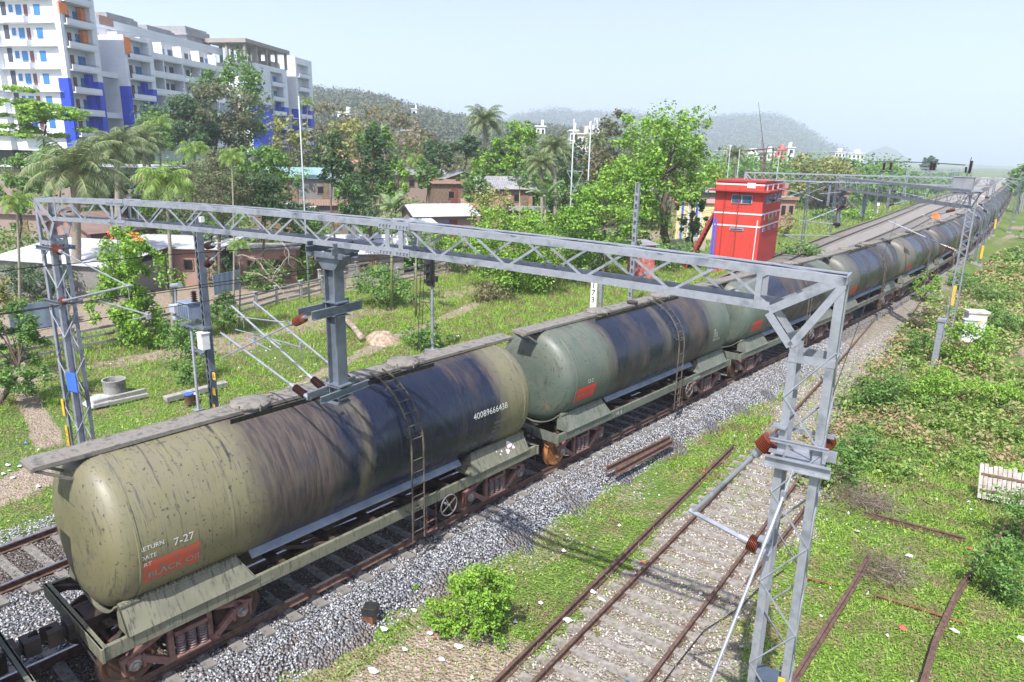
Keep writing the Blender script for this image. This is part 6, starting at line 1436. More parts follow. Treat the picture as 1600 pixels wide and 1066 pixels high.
def palm(label, px, D, ycrown, wpx, kind='coconut', seed=1, base=None, lean=0, group='palms of the settlement', lm=None, nf=None):
    g = rng(seed); b = col(px + lean, D, 0); b0 = base if base is not None else gz(b[0], b[1]) - .1; b = col(px + lean, D, b0); top = at_d(px, ycrown, D) - b
    o = thing('coconut_palm' if kind == 'coconut' else 'areca_palm', label, 'palm', tuple(b), 0, group); L = wpx / F * D / 2 * 1.12
    V, Fs, st_ = [], [], []; nf = nf or (30 if kind == 'coconut' else 13)
    for k in range(nf):
        az = k * 2.399 + g.rand() * .4
        if kind == 'coconut': el = 1.35 - 1.75 * (k / nf) + g.rand() * .15; frond(g, top, az, el, L * (.85 + .3 * g.rand()), 1.5 + .5 * g.rand(), 60, L * .27, L * .0055, V, Fs, st_)
        else: el = 1.45 - 1.5 * (k / nf); frond(g, top, az, el, L * (.8 + .3 * g.rand()), 1.9 + .5 * g.rand(), 40, L * .40, L * .0075, V, Fs, st_, .85, .8)
    V = np.array(V); F3 = []
    me = bpy.data.meshes.new('crown'); me.from_pydata([tuple(v) for v in V], [], [f if f[2] != f[3] else f[:3] for f in Fs]); me.materials.append(lm or (LP if kind == 'coconut' else LA)); cr_ = link('crown', me, o, fix=False)
    m = MB()
    for pts in st_: m.ptube(pts[::2] + [pts[-1]], list(np.linspace(L * .014, L * .003, len(pts[::2]) + 1)), 4, caps=False)
    m.build('leaf_ribs', mat('palm_rib', (.20, .22, .09), (.32, .30, .15), 3, .6), cr_)
    r = L * .075 if kind == 'coconut' else L * .05; n_ = 9; mid = [top * i / n_ + V3(math.sin(i / n_ * 3.1) * .15, 0, 0) for i in range(n_ + 1)]
    m = MB(); m.ptube(mid, list(np.linspace(r * 1.25, r * .8, n_ + 1)), 8); m.build('trunk', barkp, o, smooth=True)
    if kind != 'coconut': m = MB(); m.ptube([top - V3(0, 0, L * .42), top - V3(0, 0, L * .2), top], [r * .95, r * 1.35, r * .9], 8); m.build('crown_shaft', mat('crown_shaft_green', (.12, .28, .04), (.2, .36, .06), 2, .5), o, smooth=True)
    return o
def banana(label, px, D, ycrown, wpx, seed=1, base=None, nf=9):
    g = rng(seed); b = col(px, D, 0); b0 = base if base is not None else gz(b[0], b[1]) - .1; b = col(px, D, b0); top = at_d(px, ycrown, D) - b; o = thing('banana_plant', label, 'banana plant', tuple(b), 0, 'banana plants'); L = wpx / F * D / 2 * 1.25
    V, Fs = [], []
    for k in range(nf):
        az = k * 2.4 + g.rand(); el = 1.3 - .7 * g.rand(); h = V3(math.cos(az), math.sin(az), 0); sd = V3(-h[1], h[0], 0); p = top * .92; a = el; n = 12; pts = [p.copy()]; LL = L * (.8 + .4 * g.rand())
        for i in range(n): p = p + (h * math.cos(a) + V3(0, 0, math.sin(a))) * LL / n; a -= (1.3 + .5 * g.rand()) / n * (.3 + 1.5 * i / n); pts.append(p.copy())
        for i in range(2, n):
            w0, w1 = [LL * .16 * math.sin(math.pi * (.08 + .9 * (j - 2) / (n - 2))) ** .6 for j in (i, i + 1)]
            for e in (-1, 1):
                dz = -.25 * abs(e) * (.6 + .6 * g.rand()); gp = .93; b_ = len(V); q0, q1 = pts[i], pts[i] + (pts[i + 1] - pts[i]) * gp
                V += [q0, q1, q1 + sd * e * w1 + V3(0, 0, dz * w1), q0 + sd * e * w0 + V3(0, 0, dz * w0 * (.6 + .8 * g.rand()))]; Fs.append((b_, b_ + 1, b_ + 2, b_ + 3))
    npmesh('leaves', V, Fs, LBN, o); m = MB(); m.ptube([V3(0, 0, 0), top * .5, top * .95], [L * .07, L * .055, L * .03], 8); m.build('trunk', mat('banana_stem', (.16, .20, .08), (.28, .27, .14), 3, .7), o, smooth=True); return o
def bush(label, px, py, wpx, hpx, lm, seed=1, z=None, name='bush', ls=None, dens=1.0, nclump=36, group='bushes by the tracks', hole=.05, cat='bush', cr=.33, stems=7):
    # (px, py): where its foot stands in the picture
    g = rng(seed); p = at(px, py, -1.1 if z is None else z); p[2] = gz(p[0], p[1]); p = at(px, py, p[2]); D = (p - CAM) @ HW; rx = wpx / F * D / 2; h = hpx / F * D * 1.05
    o = thing(name, label, cat, tuple(p), 0, group); ls = ls or max(.045, 2.4 / 705 * D * .6); R3 = np.array([rx, rx * .85, h * .52]); per = int(dens * 6.5 * (rx * rx + rx * h) / (ls * ls) / nclump * .42); per = max(8, min(per, 500))
    K, P, out = crown_pts(g, R3, nclump, per, hole, cr, .85, .35); C = V3(0, 0, h * .50); P = P + C; P[:, 2] = np.abs(P[:, 2]) + .02
    V, Fq = leaves(P, ls, g, out=out); npmesh('foliage', V, Fq, lm, o); m = MB()
    for k in range(stems): limb(m, g.normal(size=3) * [.06, .06, 0] * rx, C + K[k * len(K) // stems] * R3 * .85, .02 + .01 * rx, .006, g, .15, 4, 4)
    m.build('stems', bark, o); return o

# --- left of the tracks
tree('dark leafy tree between the drooping coconut palm and the big areca palm', 190, 64, 262, 330, 90, LD, 2, hole=.15)
tree('mid green tree hiding the plastered house at the left edge', 35, 62, 235, 330, 90, LM, 4, hole=.3, dens=.8)
tree('leafy tree above the brown sheet roof, behind the big areca palm', 300, 62, 285, 345, 90, LG, 44, hole=.15)
tree('flat-topped bright green tree with dark forked branches in front of the nearest apartment tower', 70, 74, 142, 222, 190, LB, 3, nclump=44, hole=.55, flat=.35, bias=.2, dens=.9, depth=.7)
tree('dark bushy tree between the palms below the second apartment tower', 288, 96, 152, 240, 125, LD, 5, dens=1.2, hole=.1, nclump=90)
tree('tall pale green tree standing in front of the long white apartment slab', 372, 104, 84, 235, 100, LM, 6, hole=.45, dens=.9, nclump=90, bias=.35)
tree('wide pale green tree below and left of the tall one, under the white slab', 340, 98, 128, 240, 120, LG, 61, hole=.3, nclump=80)
tree('leafy mid green tree right of the slender areca palm', 412, 60, 222, 318, 105, LM, 7, hole=.2, nclump=90)
tree('dark low tree beneath the leafy mid green one, left of the brick house', 415, 54, 268, 345, 90, LD, 71, hole=.15)
tree('grey-green dense thicket tree behind the slender areca palm', 345, 52, 236, 345, 120, LG, 8, hole=.05, nclump=110, lsize=.07, dens=.8)
tree('small dark tree standing left of the dark coconut palm at the tower foot', 235, 88, 178, 240, 60, LM, 9)
tree('dark round bushy tree in front of the teal-roofed brick house', 519, 58, 212, 300, 62, LD, 10, hole=.15, nclump=60)
tree('tall dark tree with an ivy-clad trunk, taller than the roofs around it', 586, 62, 192, 312, 66, LD, 11, hole=.18, nclump=80, bias=.3)
tree('green leafy cap of a tree just above the tall ivy-clad one', 590, 66, 190, 235, 62, LM, 12, nclump=40)
tree('large leafless brown tree on the slope above the roofs', 600, 130, 152, 250, 130, LBR, 13, hole=.5, dens=.35, twigs=60, bias=.2, nclump=90, bk=mat('grey_bark', (.22, .19, .16), (.3, .26, .22), 3))
tree('brown thin tree beside the far apartment tower', 520, 140, 158, 240, 70, LBR, 14, hole=.4, dens=.5, twigs=40)
tree('yellow-green sparse tree behind the teal roof', 450, 84, 178, 246, 62, LY, 15, hole=.4, dens=.7)
tree('yellow-green airy tree left of the tall dark one', 545, 100, 182, 258, 80, LY, 16, hole=.4, dens=.7)
tree('dry brown bushy tree right of the tall dark one', 660, 105, 205, 268, 80, LBR, 17, hole=.3, dens=.5, twigs=20)
tree('soft light green tree on the lower slope', 655, 120, 218, 262, 62, LM, 18)
tree('dark conical tree above the brick house with two windows', 687, 95, 218, 272, 54, LD, 19, hole=.05, dens=1.2)
tree('tree with a twisted bare trunk left of the solitary coconut palm', 727, 92, 208, 250, 62, LD, 20, hole=.5, nclump=30)
tree('bright rounded tree right of the solitary coconut palm', 810, 100, 190, 262, 72, LB, 21, hole=.15, nclump=70)
tree('olive thin tree behind the palms in the middle distance', 775, 112, 225, 270, 50, LG, 22, hole=.4, dens=.6)
tree('dark tree mass behind the twin poles', 905, 120, 218, 285, 60, LD, 23)
tree('grey-green rounded tree left of the biggest tree\'s crown', 960, 110, 180, 285, 90, LG, 24, hole=.25, nclump=90)
tree('brown low tree between the twin poles and the big tree', 935, 84, 230, 290, 60, LBR, 25, dens=.6, twigs=20)
BIGT = 'big leafy trees in the middle'
tree('biggest bright leafy tree, its crown rising above the hills left of the red building', 1042, 70, 152, 350, 158, LB, 26, hole=.30, nclump=190, tr=.42, cr=.19, twigs=40, bias=.25, dens=.85, limbs=18, group=BIGT)
tree('lower left bough-like tree merging with the biggest tree', 985, 66, 230, 340, 105, LB, 27, hole=.3, nclump=90, group=BIGT)
tree('bright green thicket tree between the banana plant and the slotted mast', 945, 56, 290, 392, 130, LB, 28, hole=.15, nclump=120, group=BIGT)
tree('small open tree with dark branches in front of the cream wall', 1082, 74, 300, 372, 50, LM, 29, hole=.45, nclump=34, group=BIGT)
tree('airy olive tree behind the second gantry, right of the red building', 1275, 150, 240, 305, 92, LY, 30, hole=.15, nclump=80, dens=1.0, group='trees beyond the main lines')
tree('pale low tree right of the airy olive one', 1325, 165, 250, 300, 60, LM, 31, group='trees beyond the main lines')
tree('dark tree on the skyline right of the cone-shaped far hill', 1453, 330, 246, 268, 22, LD, 32, base=-1, group='trees beyond the main lines')
tree('green tree at the right edge on the skyline', 1592, 150, 258, 305, 34, LM, 33, group='trees beyond the main lines')
tree("small leafy tree left of the timber house's rusty lean-to", 668, 90, 250, 300, 48, LM, 300, hole=.12, nclump=60)
tree('tree between the white-roofed house and the maroon-roofed hut', 742, 80, 262, 330, 55, LM, 301, hole=.12, nclump=60)
tree("round green tree behind the long brick house's left end", 765, 98, 232, 290, 60, LB, 302, hole=.12, nclump=60)
tree('tree standing right of the long brick house', 835, 90, 240, 320, 60, LM, 303, hole=.12, nclump=60)
tree("olive tree behind the teal-roofed house's annex", 488, 100, 200, 262, 58, LG, 304, hole=.12, nclump=60)
tree('yellow-green tree left of the brick house with two windows', 618, 86, 255, 330, 52, LB, 305, hole=.12, nclump=60)
tree('dark tree behind the maroon-roofed hut', 785, 104, 212, 275, 56, LD, 306, hole=.12, nclump=60)
tree("leafy tree at the brick hut's right side", 478, 62, 335, 400, 60, LM, 307, hole=.12, nclump=60)
tree('small tree before the low annex with the pale blue roof', 545, 70, 270, 340, 50, LM, 308, hole=.12, nclump=60)
tree('mid green tree in the yard left of the brick hut', 330, 58, 330, 400, 60, LM, 309, hole=.12, nclump=60)
tree("green tree behind the twin poles' cross brace", 880, 86, 262, 350, 80, LM, 310, hole=.12, nclump=60)
tree('tree at the left end of the yellow boundary house', 1075, 100, 262, 330, 60, LB, 311, hole=.12, nclump=60)
tree("leafy tree over the plastered house's right corner", 95, 70, 228, 290, 80, LM, 312, hole=.12, nclump=60)
palm('big drooping coconut palm behind the left end of the near gantry', 118, 50, 270, 150, 'coconut', 2, lm=LP)
palm('second coconut palm, right of and behind the big drooping one', 183, 60, 234, 105, 'coconut', 3)
palm('small coconut palm before the foot of the second apartment tower', 225, 74, 222, 70, 'coconut', 4)
palm('big bright areca palm rising over the near gantry beam', 259, 36, 288, 100, 'areca', 5, lean=12, nf=19)
palm('areca palm right of the big bright one, half as large', 303, 58, 238, 62, 'areca', 6)
palm('slender areca palm with a long thin bare trunk', 362, 46, 248, 52, 'areca', 7, lean=3)
palm('areca palm below the second apartment tower', 250, 76, 195, 50, 'areca', 8)
palm('small areca palm at the far left edge with a bluish trunk', 26, 43, 318, 66, 'areca', 9, lean=5)
palm('short areca palm behind the bracket of the transformer mast', 373, 40, 385, 44, 'areca', 10)
palm('tiny areca palm before the far apartment tower', 480, 110, 160, 26, 'areca', 12)
palm('solitary coconut palm standing above the village roofs, skyline centre', 757, 105, 190, 70, 'coconut', 13)
palm('coconut palm left of the tall twin poles', 866, 84, 232, 66, 'coconut', 14); palm('lower coconut palm crowded under its neighbour by the twin poles', 845, 78, 258, 60, 'coconut', 15); palm('dark little palm right of the tall twin poles', 931, 100, 222, 40, 'coconut', 16)
palm('coconut palm rising behind the left part of the red building roof', 1148, 130, 243, 44, 'coconut', 17); palm('bright small palm in the gap between the dark bushy trees', 650, 100, 252, 40, 'areca', 18)
banana('banana plant with pale broad leaves left of the twin poles', 852, 56, 300, 72, 1); banana('banana plants in front of the white-roofed brick house', 612, 46, 316, 62, 2, nf=12); banana('small banana plant overlapping the near edge of the white roof', 650, 44, 345, 44, 3, nf=6); banana('tall thin banana plant beside the long brick house', 812, 60, 282, 36, 4, nf=6)
SHR = 'shrubs of the meadow'
o_ = tree('large bright shrub with a few red flowers behind the transformer mast', 205, 36.5, 352, 545, 158, LB, 34, hole=.28, nclump=110, tr=.12, lsize=.085, cr=.20, bias=.2, limbs=16, group=SHR, name='flowering_shrub', cat='shrub', depth=.8)
g = rng(5); P = np.array([at_d(px + g.normal() * 4, py + g.normal() * 3, 34.2 + g.rand()) for px, py in [(210, 368), (213, 371), (207, 364), (172, 367), (216, 374)] for _ in range(16)]) - np.array(o_.location)
V, Fq = leaves(P, .05, g); npmesh('red_flowers', V, Fq, mat('flower_red', (.75, .08, .02), (.8, .15, .04), 3, .6), o_)
tree('feathery tree with a crooked dark trunk at the left edge of the meadow', 25, 27, 468, 640, 105, LM, 35, hole=.35, nclump=60, lsize=.06, tr=.13, lean=-26, group=SHR, flat=.5)
tree('bright yellow-green foliage clump at the very left edge', -8, 30, 430, 500, 60, LY, 36, group=SHR)
bush('bushy shrub at the foot of the transformer mast', 293, 600, 80, 95, LM, 37, group=SHR); bush('low green shrub right behind the transformer mast', 350, 520, 60, 60, LM, 38, group=SHR)
bush('wide round green bush in front of the concrete fence', 598, 478, 105, 60, LM, 39, group=SHR, dens=1.1, nclump=60); bush('low bush near the foot of the signal post', 668, 545, 78, 40, LM, 40, group=SHR)
bush('large bright bush mass under the near gantry beam, right of the signal post', 800, 456, 175, 125, LB, 41, group=SHR, nclump=130, cr=.22, dens=1.2); bush('bright green bush below the beam splice, left of the large bush mass', 735, 425, 120, 80, LB, 401, group=SHR, nclump=80, cr=.22); bush('bright green bush joining the large bush mass to the thicket', 862, 440, 130, 95, LB, 402, group=SHR, nclump=80, cr=.22)
bush('dark tangled base of the bright bush mass', 772, 470, 90, 24, LBR, 42, group=SHR, dens=.7)
bush('dense green bush left of the red building stairs', 920, 428, 110, 70, LM, 43, group=SHR, nclump=70); bush('dark green bush between the slotted mast and the tiny hut', 1040, 418, 95, 42, LM, 44, group=SHR, nclump=50); bush('leafy bush hiding the foot of the biggest tree', 985, 412, 80, 60, LB, 45, group=SHR)
for i, (px, py, w_, h_, lm, lb) in enumerate(((60, 470, 120, 62, LD, 'dark vegetation below the white shed roof, left edge'), (95, 505, 60, 45, LM, 'leafy bush before the blue-grey sheet screen'), (410, 452, 70, 40, LM, 'bush by the doorway of the brick hut'), (350, 448, 60, 42, LD, 'dark bush left of the brick hut'),
        (470, 440, 55, 44, LB, 'bright leafy bush between the brick hut and the grey-walled house'), (640, 420, 70, 36, LM, 'bush on the second concrete fence'), (560, 352, 80, 44, LD, 'dark bush above the near beam, below the tall dark tree'), (455, 350, 90, 34, LD, 'dark bush just above the beam left of centre'),
        (330, 352, 50, 26, LB, 'yellow-green bush just above the beam, right of the big areca'), (240, 352, 60, 34, LB, 'yellow-green bush at the foot of the big areca palm'), (700, 380, 60, 36, LM, 'shrub below the white-roofed brick house'), (560, 322, 60, 40, LD, 'dark shrub in the yard by the tall dark tree'), (770, 345, 60, 50, LY, 'pale twiggy shrub by the maroon-roofed hut'),
        (880, 350, 90, 60, LM, 'bush row at the foot of the twin poles'), (1070, 372, 60, 36, LM, 'bush before the cream wall'), (1150, 402, 56, 24, LM, 'low bush at the foot of the red building stairs'))):
    bush(lb, px, py, w_, h_, lm, 50 + i, z=-1.5, group='bushes of the settlement')
for i, (px, py, w_, h_, lm, lb) in enumerate(((1250, 402, 60, 22, LM, 'low bush right of the red building foot'), (1300, 330, 70, 20, LG, 'grey-green thicket left of the second gantry post'), (1385, 320, 110, 32, LM, 'wide dark thicket between the main lines and the second gantry'), (1290, 345, 60, 16, LM, 'low green clump under the second gantry'),
        (1345, 345, 60, 18, LB, 'bright bush at the ballast edge below the second gantry'), (1245, 320, 40, 26, LD, 'dark shrub by the low brick wall'), (1440, 300, 80, 16, LM, 'far low thicket beside the main lines'), (1225, 370, 30, 30, LY, 'thin yellow-green sapling right of the red building'))):
    bush(lb, px, py, w_, h_, lm, 80 + i, z=-1.4, group='bushes beyond the main lines')
m = MB(); g = rng(77); b = at(452, 492, -1.1); b = at_d(452, 470, 31); tgt = [at_d(*q, 31) for q in ((425, 440), (400, 405), (452, 400), (370, 400), (440, 378))]; o_ = thing('dead_sapling', 'leafless sapling with bare crooked branches left of the drop post', 'dead tree', tuple(b))
for a_, c_ in ((b, tgt[0]), (tgt[0], tgt[1]), (tgt[0], tgt[2]), (tgt[1], tgt[3]), (tgt[2], tgt[4]), (tgt[0], at_d(380, 425, 31))): limb(m, a_ - b, c_ - b, .035, .018, g, .1, 4, 5)
for k in range(26): a_ = tgt[g.randint(5)] - b; limb(m, a_, a_ + g.normal(size=3) * .55, .012, .004, g, .2, 3, 3)
m.build('branches', barkp, o_)
# --- right of the tracks
NB = 'bushes by the tracks'
bush('bright round bush growing at the ballast edge, nearest the camera', 748, 992, 132, 132, LB, 91, z=-.7, nclump=80, ls=.036, dens=1.6, cr=.24); bush('smaller leafy lobe of green bush left of the nearest round one', 690, 990, 66, 66, LB, 92, z=-.7, nclump=30, ls=.034, dens=1.6)
bush('tiny green plant on the ballast left of the nearest bush', 648, 925, 16, 16, LB, 93, z=-.6, nclump=8, ls=.03); bush('tiny yellow-green weed in the siding beside the left rail', 932, 995, 14, 16, LY, 94, z=-.7, nclump=8, ls=.03)
for i, (px, py, w_, h_, lb) in enumerate(((1560, 930, 130, 110, 'feathery green branchy shrub at the lower right edge'), (1600, 860, 120, 110, 'leafy shrub at the right edge above the curved rail'), (1590, 770, 80, 50, 'green sprays hanging over the picket gate'))):
    bush(lb, px, py, w_, h_, LM if i < 2 else LB, 95 + i, z=-.7, nclump=50, ls=.045, hole=.3)
for i, (px, py, w_, h_, lb) in enumerate(((1355, 790, 95, 50, 'heap of dry brown twigs beside the crosswise rail'), (1385, 900, 90, 60, 'dry brown bush growing over the abandoned rail'))):
    g = rng(200 + i); p = at(px, py, -.7); D = (p - CAM) @ HW; rx = w_ / F * D / 2; h_ = h_ / F * D; m = MB()
    for k in range(420 if i == 0 else 260):
        a_ = g.normal(size=3) * [rx * .5, rx * .4, h_ * .25]; a_[2] = abs(a_[2]); d = g.normal(size=3) * [.4, .4, .22]; m.ptube([a_, a_ + d * .5 + g.normal(size=3) * .04, a_ + d], [.007, .006, .003], 3, caps=False)
    o_ = m.build('twig_heap', TW, loc=tuple(p)); tag(o_, lb, 'dry bush', NB)
for i, (px, py, w_, h_, lb) in enumerate(((1500, 575, 95, 75, 'leafy bush between the plain grey post and the white cabinet'), (1440, 560, 60, 45, 'bush left of the plain grey post'), (1560, 520, 80, 40, 'bush right of the white cabinet'), (1440, 470, 50, 40, 'bush beside the far part of the siding'), (1500, 455, 50, 30, 'bush at the foot of the receding masts'),
        (1375, 640, 110, 60, 'broad bush beside the siding below the grey post'), (1480, 640, 120, 60, 'dark green bush below the white cabinet'), (1300, 760, 80, 70, 'bright bush right behind the near gantry column'), (1345, 720, 90, 50, 'low yellow-green bush above the heap of twigs'), (1570, 640, 90, 44, 'bush mass at the right edge'), (1545, 470, 60, 24, 'low bush beyond the white cabinet'))):
    bush(lb, px, py, w_, h_, LB if i % 3 == 0 else LM, 110 + i, z=-.7, nclump=50, ls=.055 if py > 600 else .075, group='bushes right of the tracks')

def region(n, x0, x1, y0, y1, g): return g.rand(n) * (x1 - x0) + x0, g.rand(n) * (y1 - y0) + y0
# undergrowth right of the siding
def in_poly(px, py, poly):
    r = np.zeros(px.shape, bool); j = len(poly) - 1
    for i in range(len(poly)):
        (xi, yi), (xj, yj) = poly[i], poly[j]; r ^= ((yi > py) != (yj > py)) & (px < (xj - xi) * (py - yi) / (yj - yi + 1e-9) + xi); j = i
    return r
POLY = [tuple(at(*q, -.7)[:2]) for q in ((1486, 425), (1430, 490), (1385, 560), (1330, 610), (1300, 640), (1262, 700), (1262, 770), (1330, 775), (1440, 745), (1520, 735), (1600, 745))] + [(24, 16), (40, 40), (30, 130), (8, 135)]
g = rng(9); x, y = region(9000, -2, 38, 12, 135, g); k = in_poly(x, y, POLY) & (x > TRAIN(y) + 3.2); x, y = x[k], y[k]
wgt = g.rand(len(x)) < np.clip(1.3 - y / 150, .25, 1); x, y = x[wgt], y[wgt]; hh = (.30 + .75 * np.clip(bumps(x * 1.3 + 4, y * 1.3, 0, 30) + .45, 0, 1.3)) * (.7 + .5 * g.rand(len(x))); VV = []
for i in range(len(x)):
    D = math.hypot(x[i] - CAM[0], y[i] - CAM[1]); n_ = int(np.clip(3000 / D, 22, 150)); s = .028 + .0016 * D; P = g.normal(size=(n_, 3)) * [.34, .34, 0]; P[:, 2] = hh[i] * g.rand(n_) ** .6 * np.exp(-(P[:, 0] ** 2 + P[:, 1] ** 2) * 1.6); P += [x[i], y[i], gz(x[i], y[i])]; VV.append(leaves(P, s, g, up=.9)[0])
V = np.concatenate(VV); o_ = npmesh('undergrowth', V, np.arange(len(V)).reshape(-1, 4), LU); tag(o_, kind='stuff', label='tangled green and pinkish undergrowth right of the disused siding', cat='undergrowth')
# herbs and grass
def herbs(name, n, box, g, keep, s0, blade, lb, lm):
    x, y = region(n, *box, g); k = keep(x, y); x, y = x[k], y[k]; z = gh(x, y); D = np.hypot(x - CAM[0], y - CAM[1]); C = np.stack([x, y, z], 1); s = (s0 + .0011 * D)[:, None]
    C[:, 2] += .02 + g.rand(len(x)) * .05; nb = g.rand(len(x)) < blade
    A_, _ = leaves(C[~nb], 1.0, g, up=1.0); c4 = np.repeat(C[~nb], 4, 0); A_ = c4 + (A_ - c4) * np.repeat(s[~nb], 4, 0)
    B = C[nb]; sb = s[nb]; az = g.rand(len(B)) * 6.28; u = np.stack([np.cos(az), np.sin(az), 0 * az], 1); t_ = np.stack([g.normal(size=len(B)) * .5, g.normal(size=len(B)) * .5, np.ones(len(B))], 1); hgt = sb * (2.0 + 2.2 * g.rand(len(B), 1))
    Bv = np.stack([B - u * sb * .3, B + u * sb * .3, B + u * sb * .12 + t_ * hgt * .7, B - u * sb * .05 + t_ * hgt], 1).reshape(-1, 3)
    V = np.concatenate([A_, Bv]); o = npmesh(name, V, np.arange(len(V)).reshape(-1, 4), lm); tag(o, lb, 'grass', kind='stuff'); return o
def keepR(x, y):
    gr, di = masks(x, y); n_ = bumps(x * 1.7, y * 1.7, 6, 40); return (x > TRAIN(y) + 2.5 + .4 * n_) & (g.rand(len(x)) > gr * .90) & (g.rand(len(x)) > di * .85) & (n_ + .6 * g.rand(len(x)) > -.05)
g = rng(12); herbs('meadow_grass', 210000, (1.5, 16, 2, 34), g, keepR, .016, .45, 'short bright green herbs and grass around the siding and abandoned rails', LGR)
def keepL(x, y):
    gr, di = masks(x, y); n_ = bumps(x * 1.2, y * 1.2, 4, 40); return (x < LEFT(y) - 2.7) & (g.rand(len(x)) > di * .9) & (n_ + .7 * g.rand(len(x)) > -.1)
g = rng(13); herbs('meadow_grass', 230000, (-31, -8, -2, 60), g, keepL, .018, .55, 'green meadow grass between the main line and the concrete fence', LGR)
g = rng(14); herbs('meadow_grass', 60000, (-70, -14, 60, 190), g, keepL, .05, .4, 'rough grass beyond the red building left of the main lines', LGR)

# stones
def stones(name, x, y, z, g, mt, r0=.018, r1=.034, lb=None):
    N = len(x); base = np.array([[1, 0, 0], [-1, 0, 0], [0, 1, 0], [0, -1, 0], [0, 0, 1], [0, 0, -1]], float); Fb = np.array([[0, 2, 4], [2, 1, 4], [1, 3, 4], [3, 0, 4], [2, 0, 5], [1, 2, 5], [3, 1, 5], [0, 3, 5]])
    V = base[None] * (r0 + (r1 - r0) * g.rand(N, 1, 1)) * (.65 + .7 * g.rand(N, 6, 1)) + g.normal(size=(N, 6, 3)) * .005; q = g.normal(size=(N, 3, 3)); Q_, _ = np.linalg.qr(q); V = np.einsum('nij,nkj->nki', Q_, V) + np.stack([x, y, z], 1)[:, None]
    o = npmesh(name, V.reshape(-1, 3), (Fb[None] + (np.arange(N) * 6)[:, None, None]).reshape(-1, 3), mt); tag(o, lb, 'ballast stones', kind='stuff'); return o
def stone_mat(name, cols):
    t = NT(name); rn = t.n('NewGeometry').outputs['Random Per Island']; c = t.ramp(rn, cols); return t.fin(c, .85, 0, .35)
SB = stone_mat('bluish_stone', [(0, (.19, .20, .22)), (.35, (.27, .285, .31)), (.7, (.36, .37, .395)), (.94, (.45, .45, .45)), (1, (.60, .59, .57))])
SP = stone_mat('pale_stone', [(0, (.19, .17, .15)), (.4, (.33, .305, .28)), (.85, (.46, .43, .40)), (1, (.68, .66, .63))])
def bz_(x, y):
    T = TRAIN(y); L = LEFT(y); return np.interp(x - T, [-90, 1.3, 1.6, 2.1, 2.75], [-.215, -.215, -.25, -.45, -.86]) - np.where((abs(x - L) > 1.35) & (abs(x - T) > 1.35) & (x < T + 1.2), .06, 0)
g = rng(21); x1, y1 = region(80000, -2, 4.4, -4, 36, g); k = (x1 > TRAIN(y1) + 1.0) & (x1 < TRAIN(y1) + 2.8); x2, y2 = region(24000, -9.5, -1, -6, 7, g); k2 = (x2 > LEFT(y2) - 2.2) & (x2 < TRAIN(y2) + 1); x3, y3 = region(26000, -2.6, 1.2, -6, 30, g); k3 = abs(x3 - TRAIN(y3)) < 1.4
SO = stone_mat('oily_stone', [(0, (.05, .045, .045)), (.4, (.12, .105, .095)), (.8, (.21, .19, .17)), (1, (.34, .31, .28))])
k4 = abs(x2 - LEFT(y2)) < 1.1; x, y = np.concatenate([x3[k3], x2[k2 & k4]]), np.concatenate([y3[k3], y2[k2 & k4]]); stones('ballast_stones', x, y, bz_(x, y) + g.rand(len(x)) * .02, g, SO, lb='oil-darkened ballast between the rails')
k2 = k2 & ~k4 & (abs(x2 - TRAIN(y2)) > 1.3)
x, y = np.concatenate([x1[k], x2[k2]]), np.concatenate([y1[k], y2[k2]]); stones('ballast_stones', x, y, bz_(x, y) + g.rand(len(x)) * .02, g, SB, lb='grey-blue crushed stone ballast beside and under the train')
g = rng(22); x, y = region(60000, 1.5, 9, 3, 42, g); gr, di = masks(x, y); k = (g.rand(len(x)) < gr * .8 + .03 + .25 * di) & (x > TRAIN(y) + 2.5); ss_ = (SIDE(y + .5) - SIDE(y - .5)); uu_ = np.mod(y + ss_ * (x - SIDE(y)) + 1.6 + .315, .63) - .315; k &= ~((abs(uu_) < .125) & (abs(x - SIDE(y)) < 1.35) & (g.rand(len(x)) < .86)); x, y = x[k], y[k]; stones('siding_stones', x, y, gh(x, y) + .008, g, SP, .015, .036, lb='pale stones scattered over the disused siding')
# litter
g = rng(31); m = MB(); mats_ = [mat('litter_white', (.70, .70, .70), (.5, .5, .5), 8, .6), mat('litter_blue', (.08, .22, .6), None), mat('litter_red', (.5, .08, .06), None)]
pl = [at(*q, -.7) for q in ((632, 1015), (672, 990), (718, 1012), (690, 1030), (805, 972), (940, 938), (925, 925), (600, 990), (585, 1050), (845, 942), (1005, 880), (1020, 690), (880, 860), (648, 960), (885, 970), (1340, 830), (1515, 858), (1410, 980), (1490, 985), (1420, 868), (1600, 1000))] + [at(*q, -1.1) for q in ((60, 700), (40, 690), (105, 648), (350, 600), (375, 575), (490, 570), (470, 590), (205, 470), (300, 590), (120, 588), (430, 560), (765, 540), (715, 525), (60, 760), (15, 735), (30, 728), (5, 740), (20, 745), (12, 725), (770, 470), (600, 548))]
for _ in range(130):
    if g.rand() < .5: pl.append(V3(1.5 + g.rand() * 9, 4 + g.rand() * 20, 0))
    else: pl.append(V3(-28 + g.rand() * 17, 2 + g.rand() * 30, 0))
for i, p in enumerate(pl):
    r = (.04 + .07 * g.rand()) * (1.25 if i < 42 else .5); n_ = 6; a0 = g.rand() * 6; z = gz(p[0], p[1]) + .03; m.cur = 0 if g.rand() < .82 else 1 + g.randint(2)
    ring = [(p[0] + r * math.cos(a0 + k * 1.047) * (.5 + g.rand()), p[1] + r * math.sin(a0 + k * 1.047) * (.4 + .6 * g.rand()), z + .05 * g.rand()) for k in range(n_)]; m.add(ring + [(p[0], p[1], z + .05 + .05 * g.rand())], [(k, (k + 1) % n_, n_) for k in range(n_)])
o_ = m.build('litter', mats_); tag(o_, 'scattered white and coloured litter on the grass and gravel', 'litter', kind='stuff')
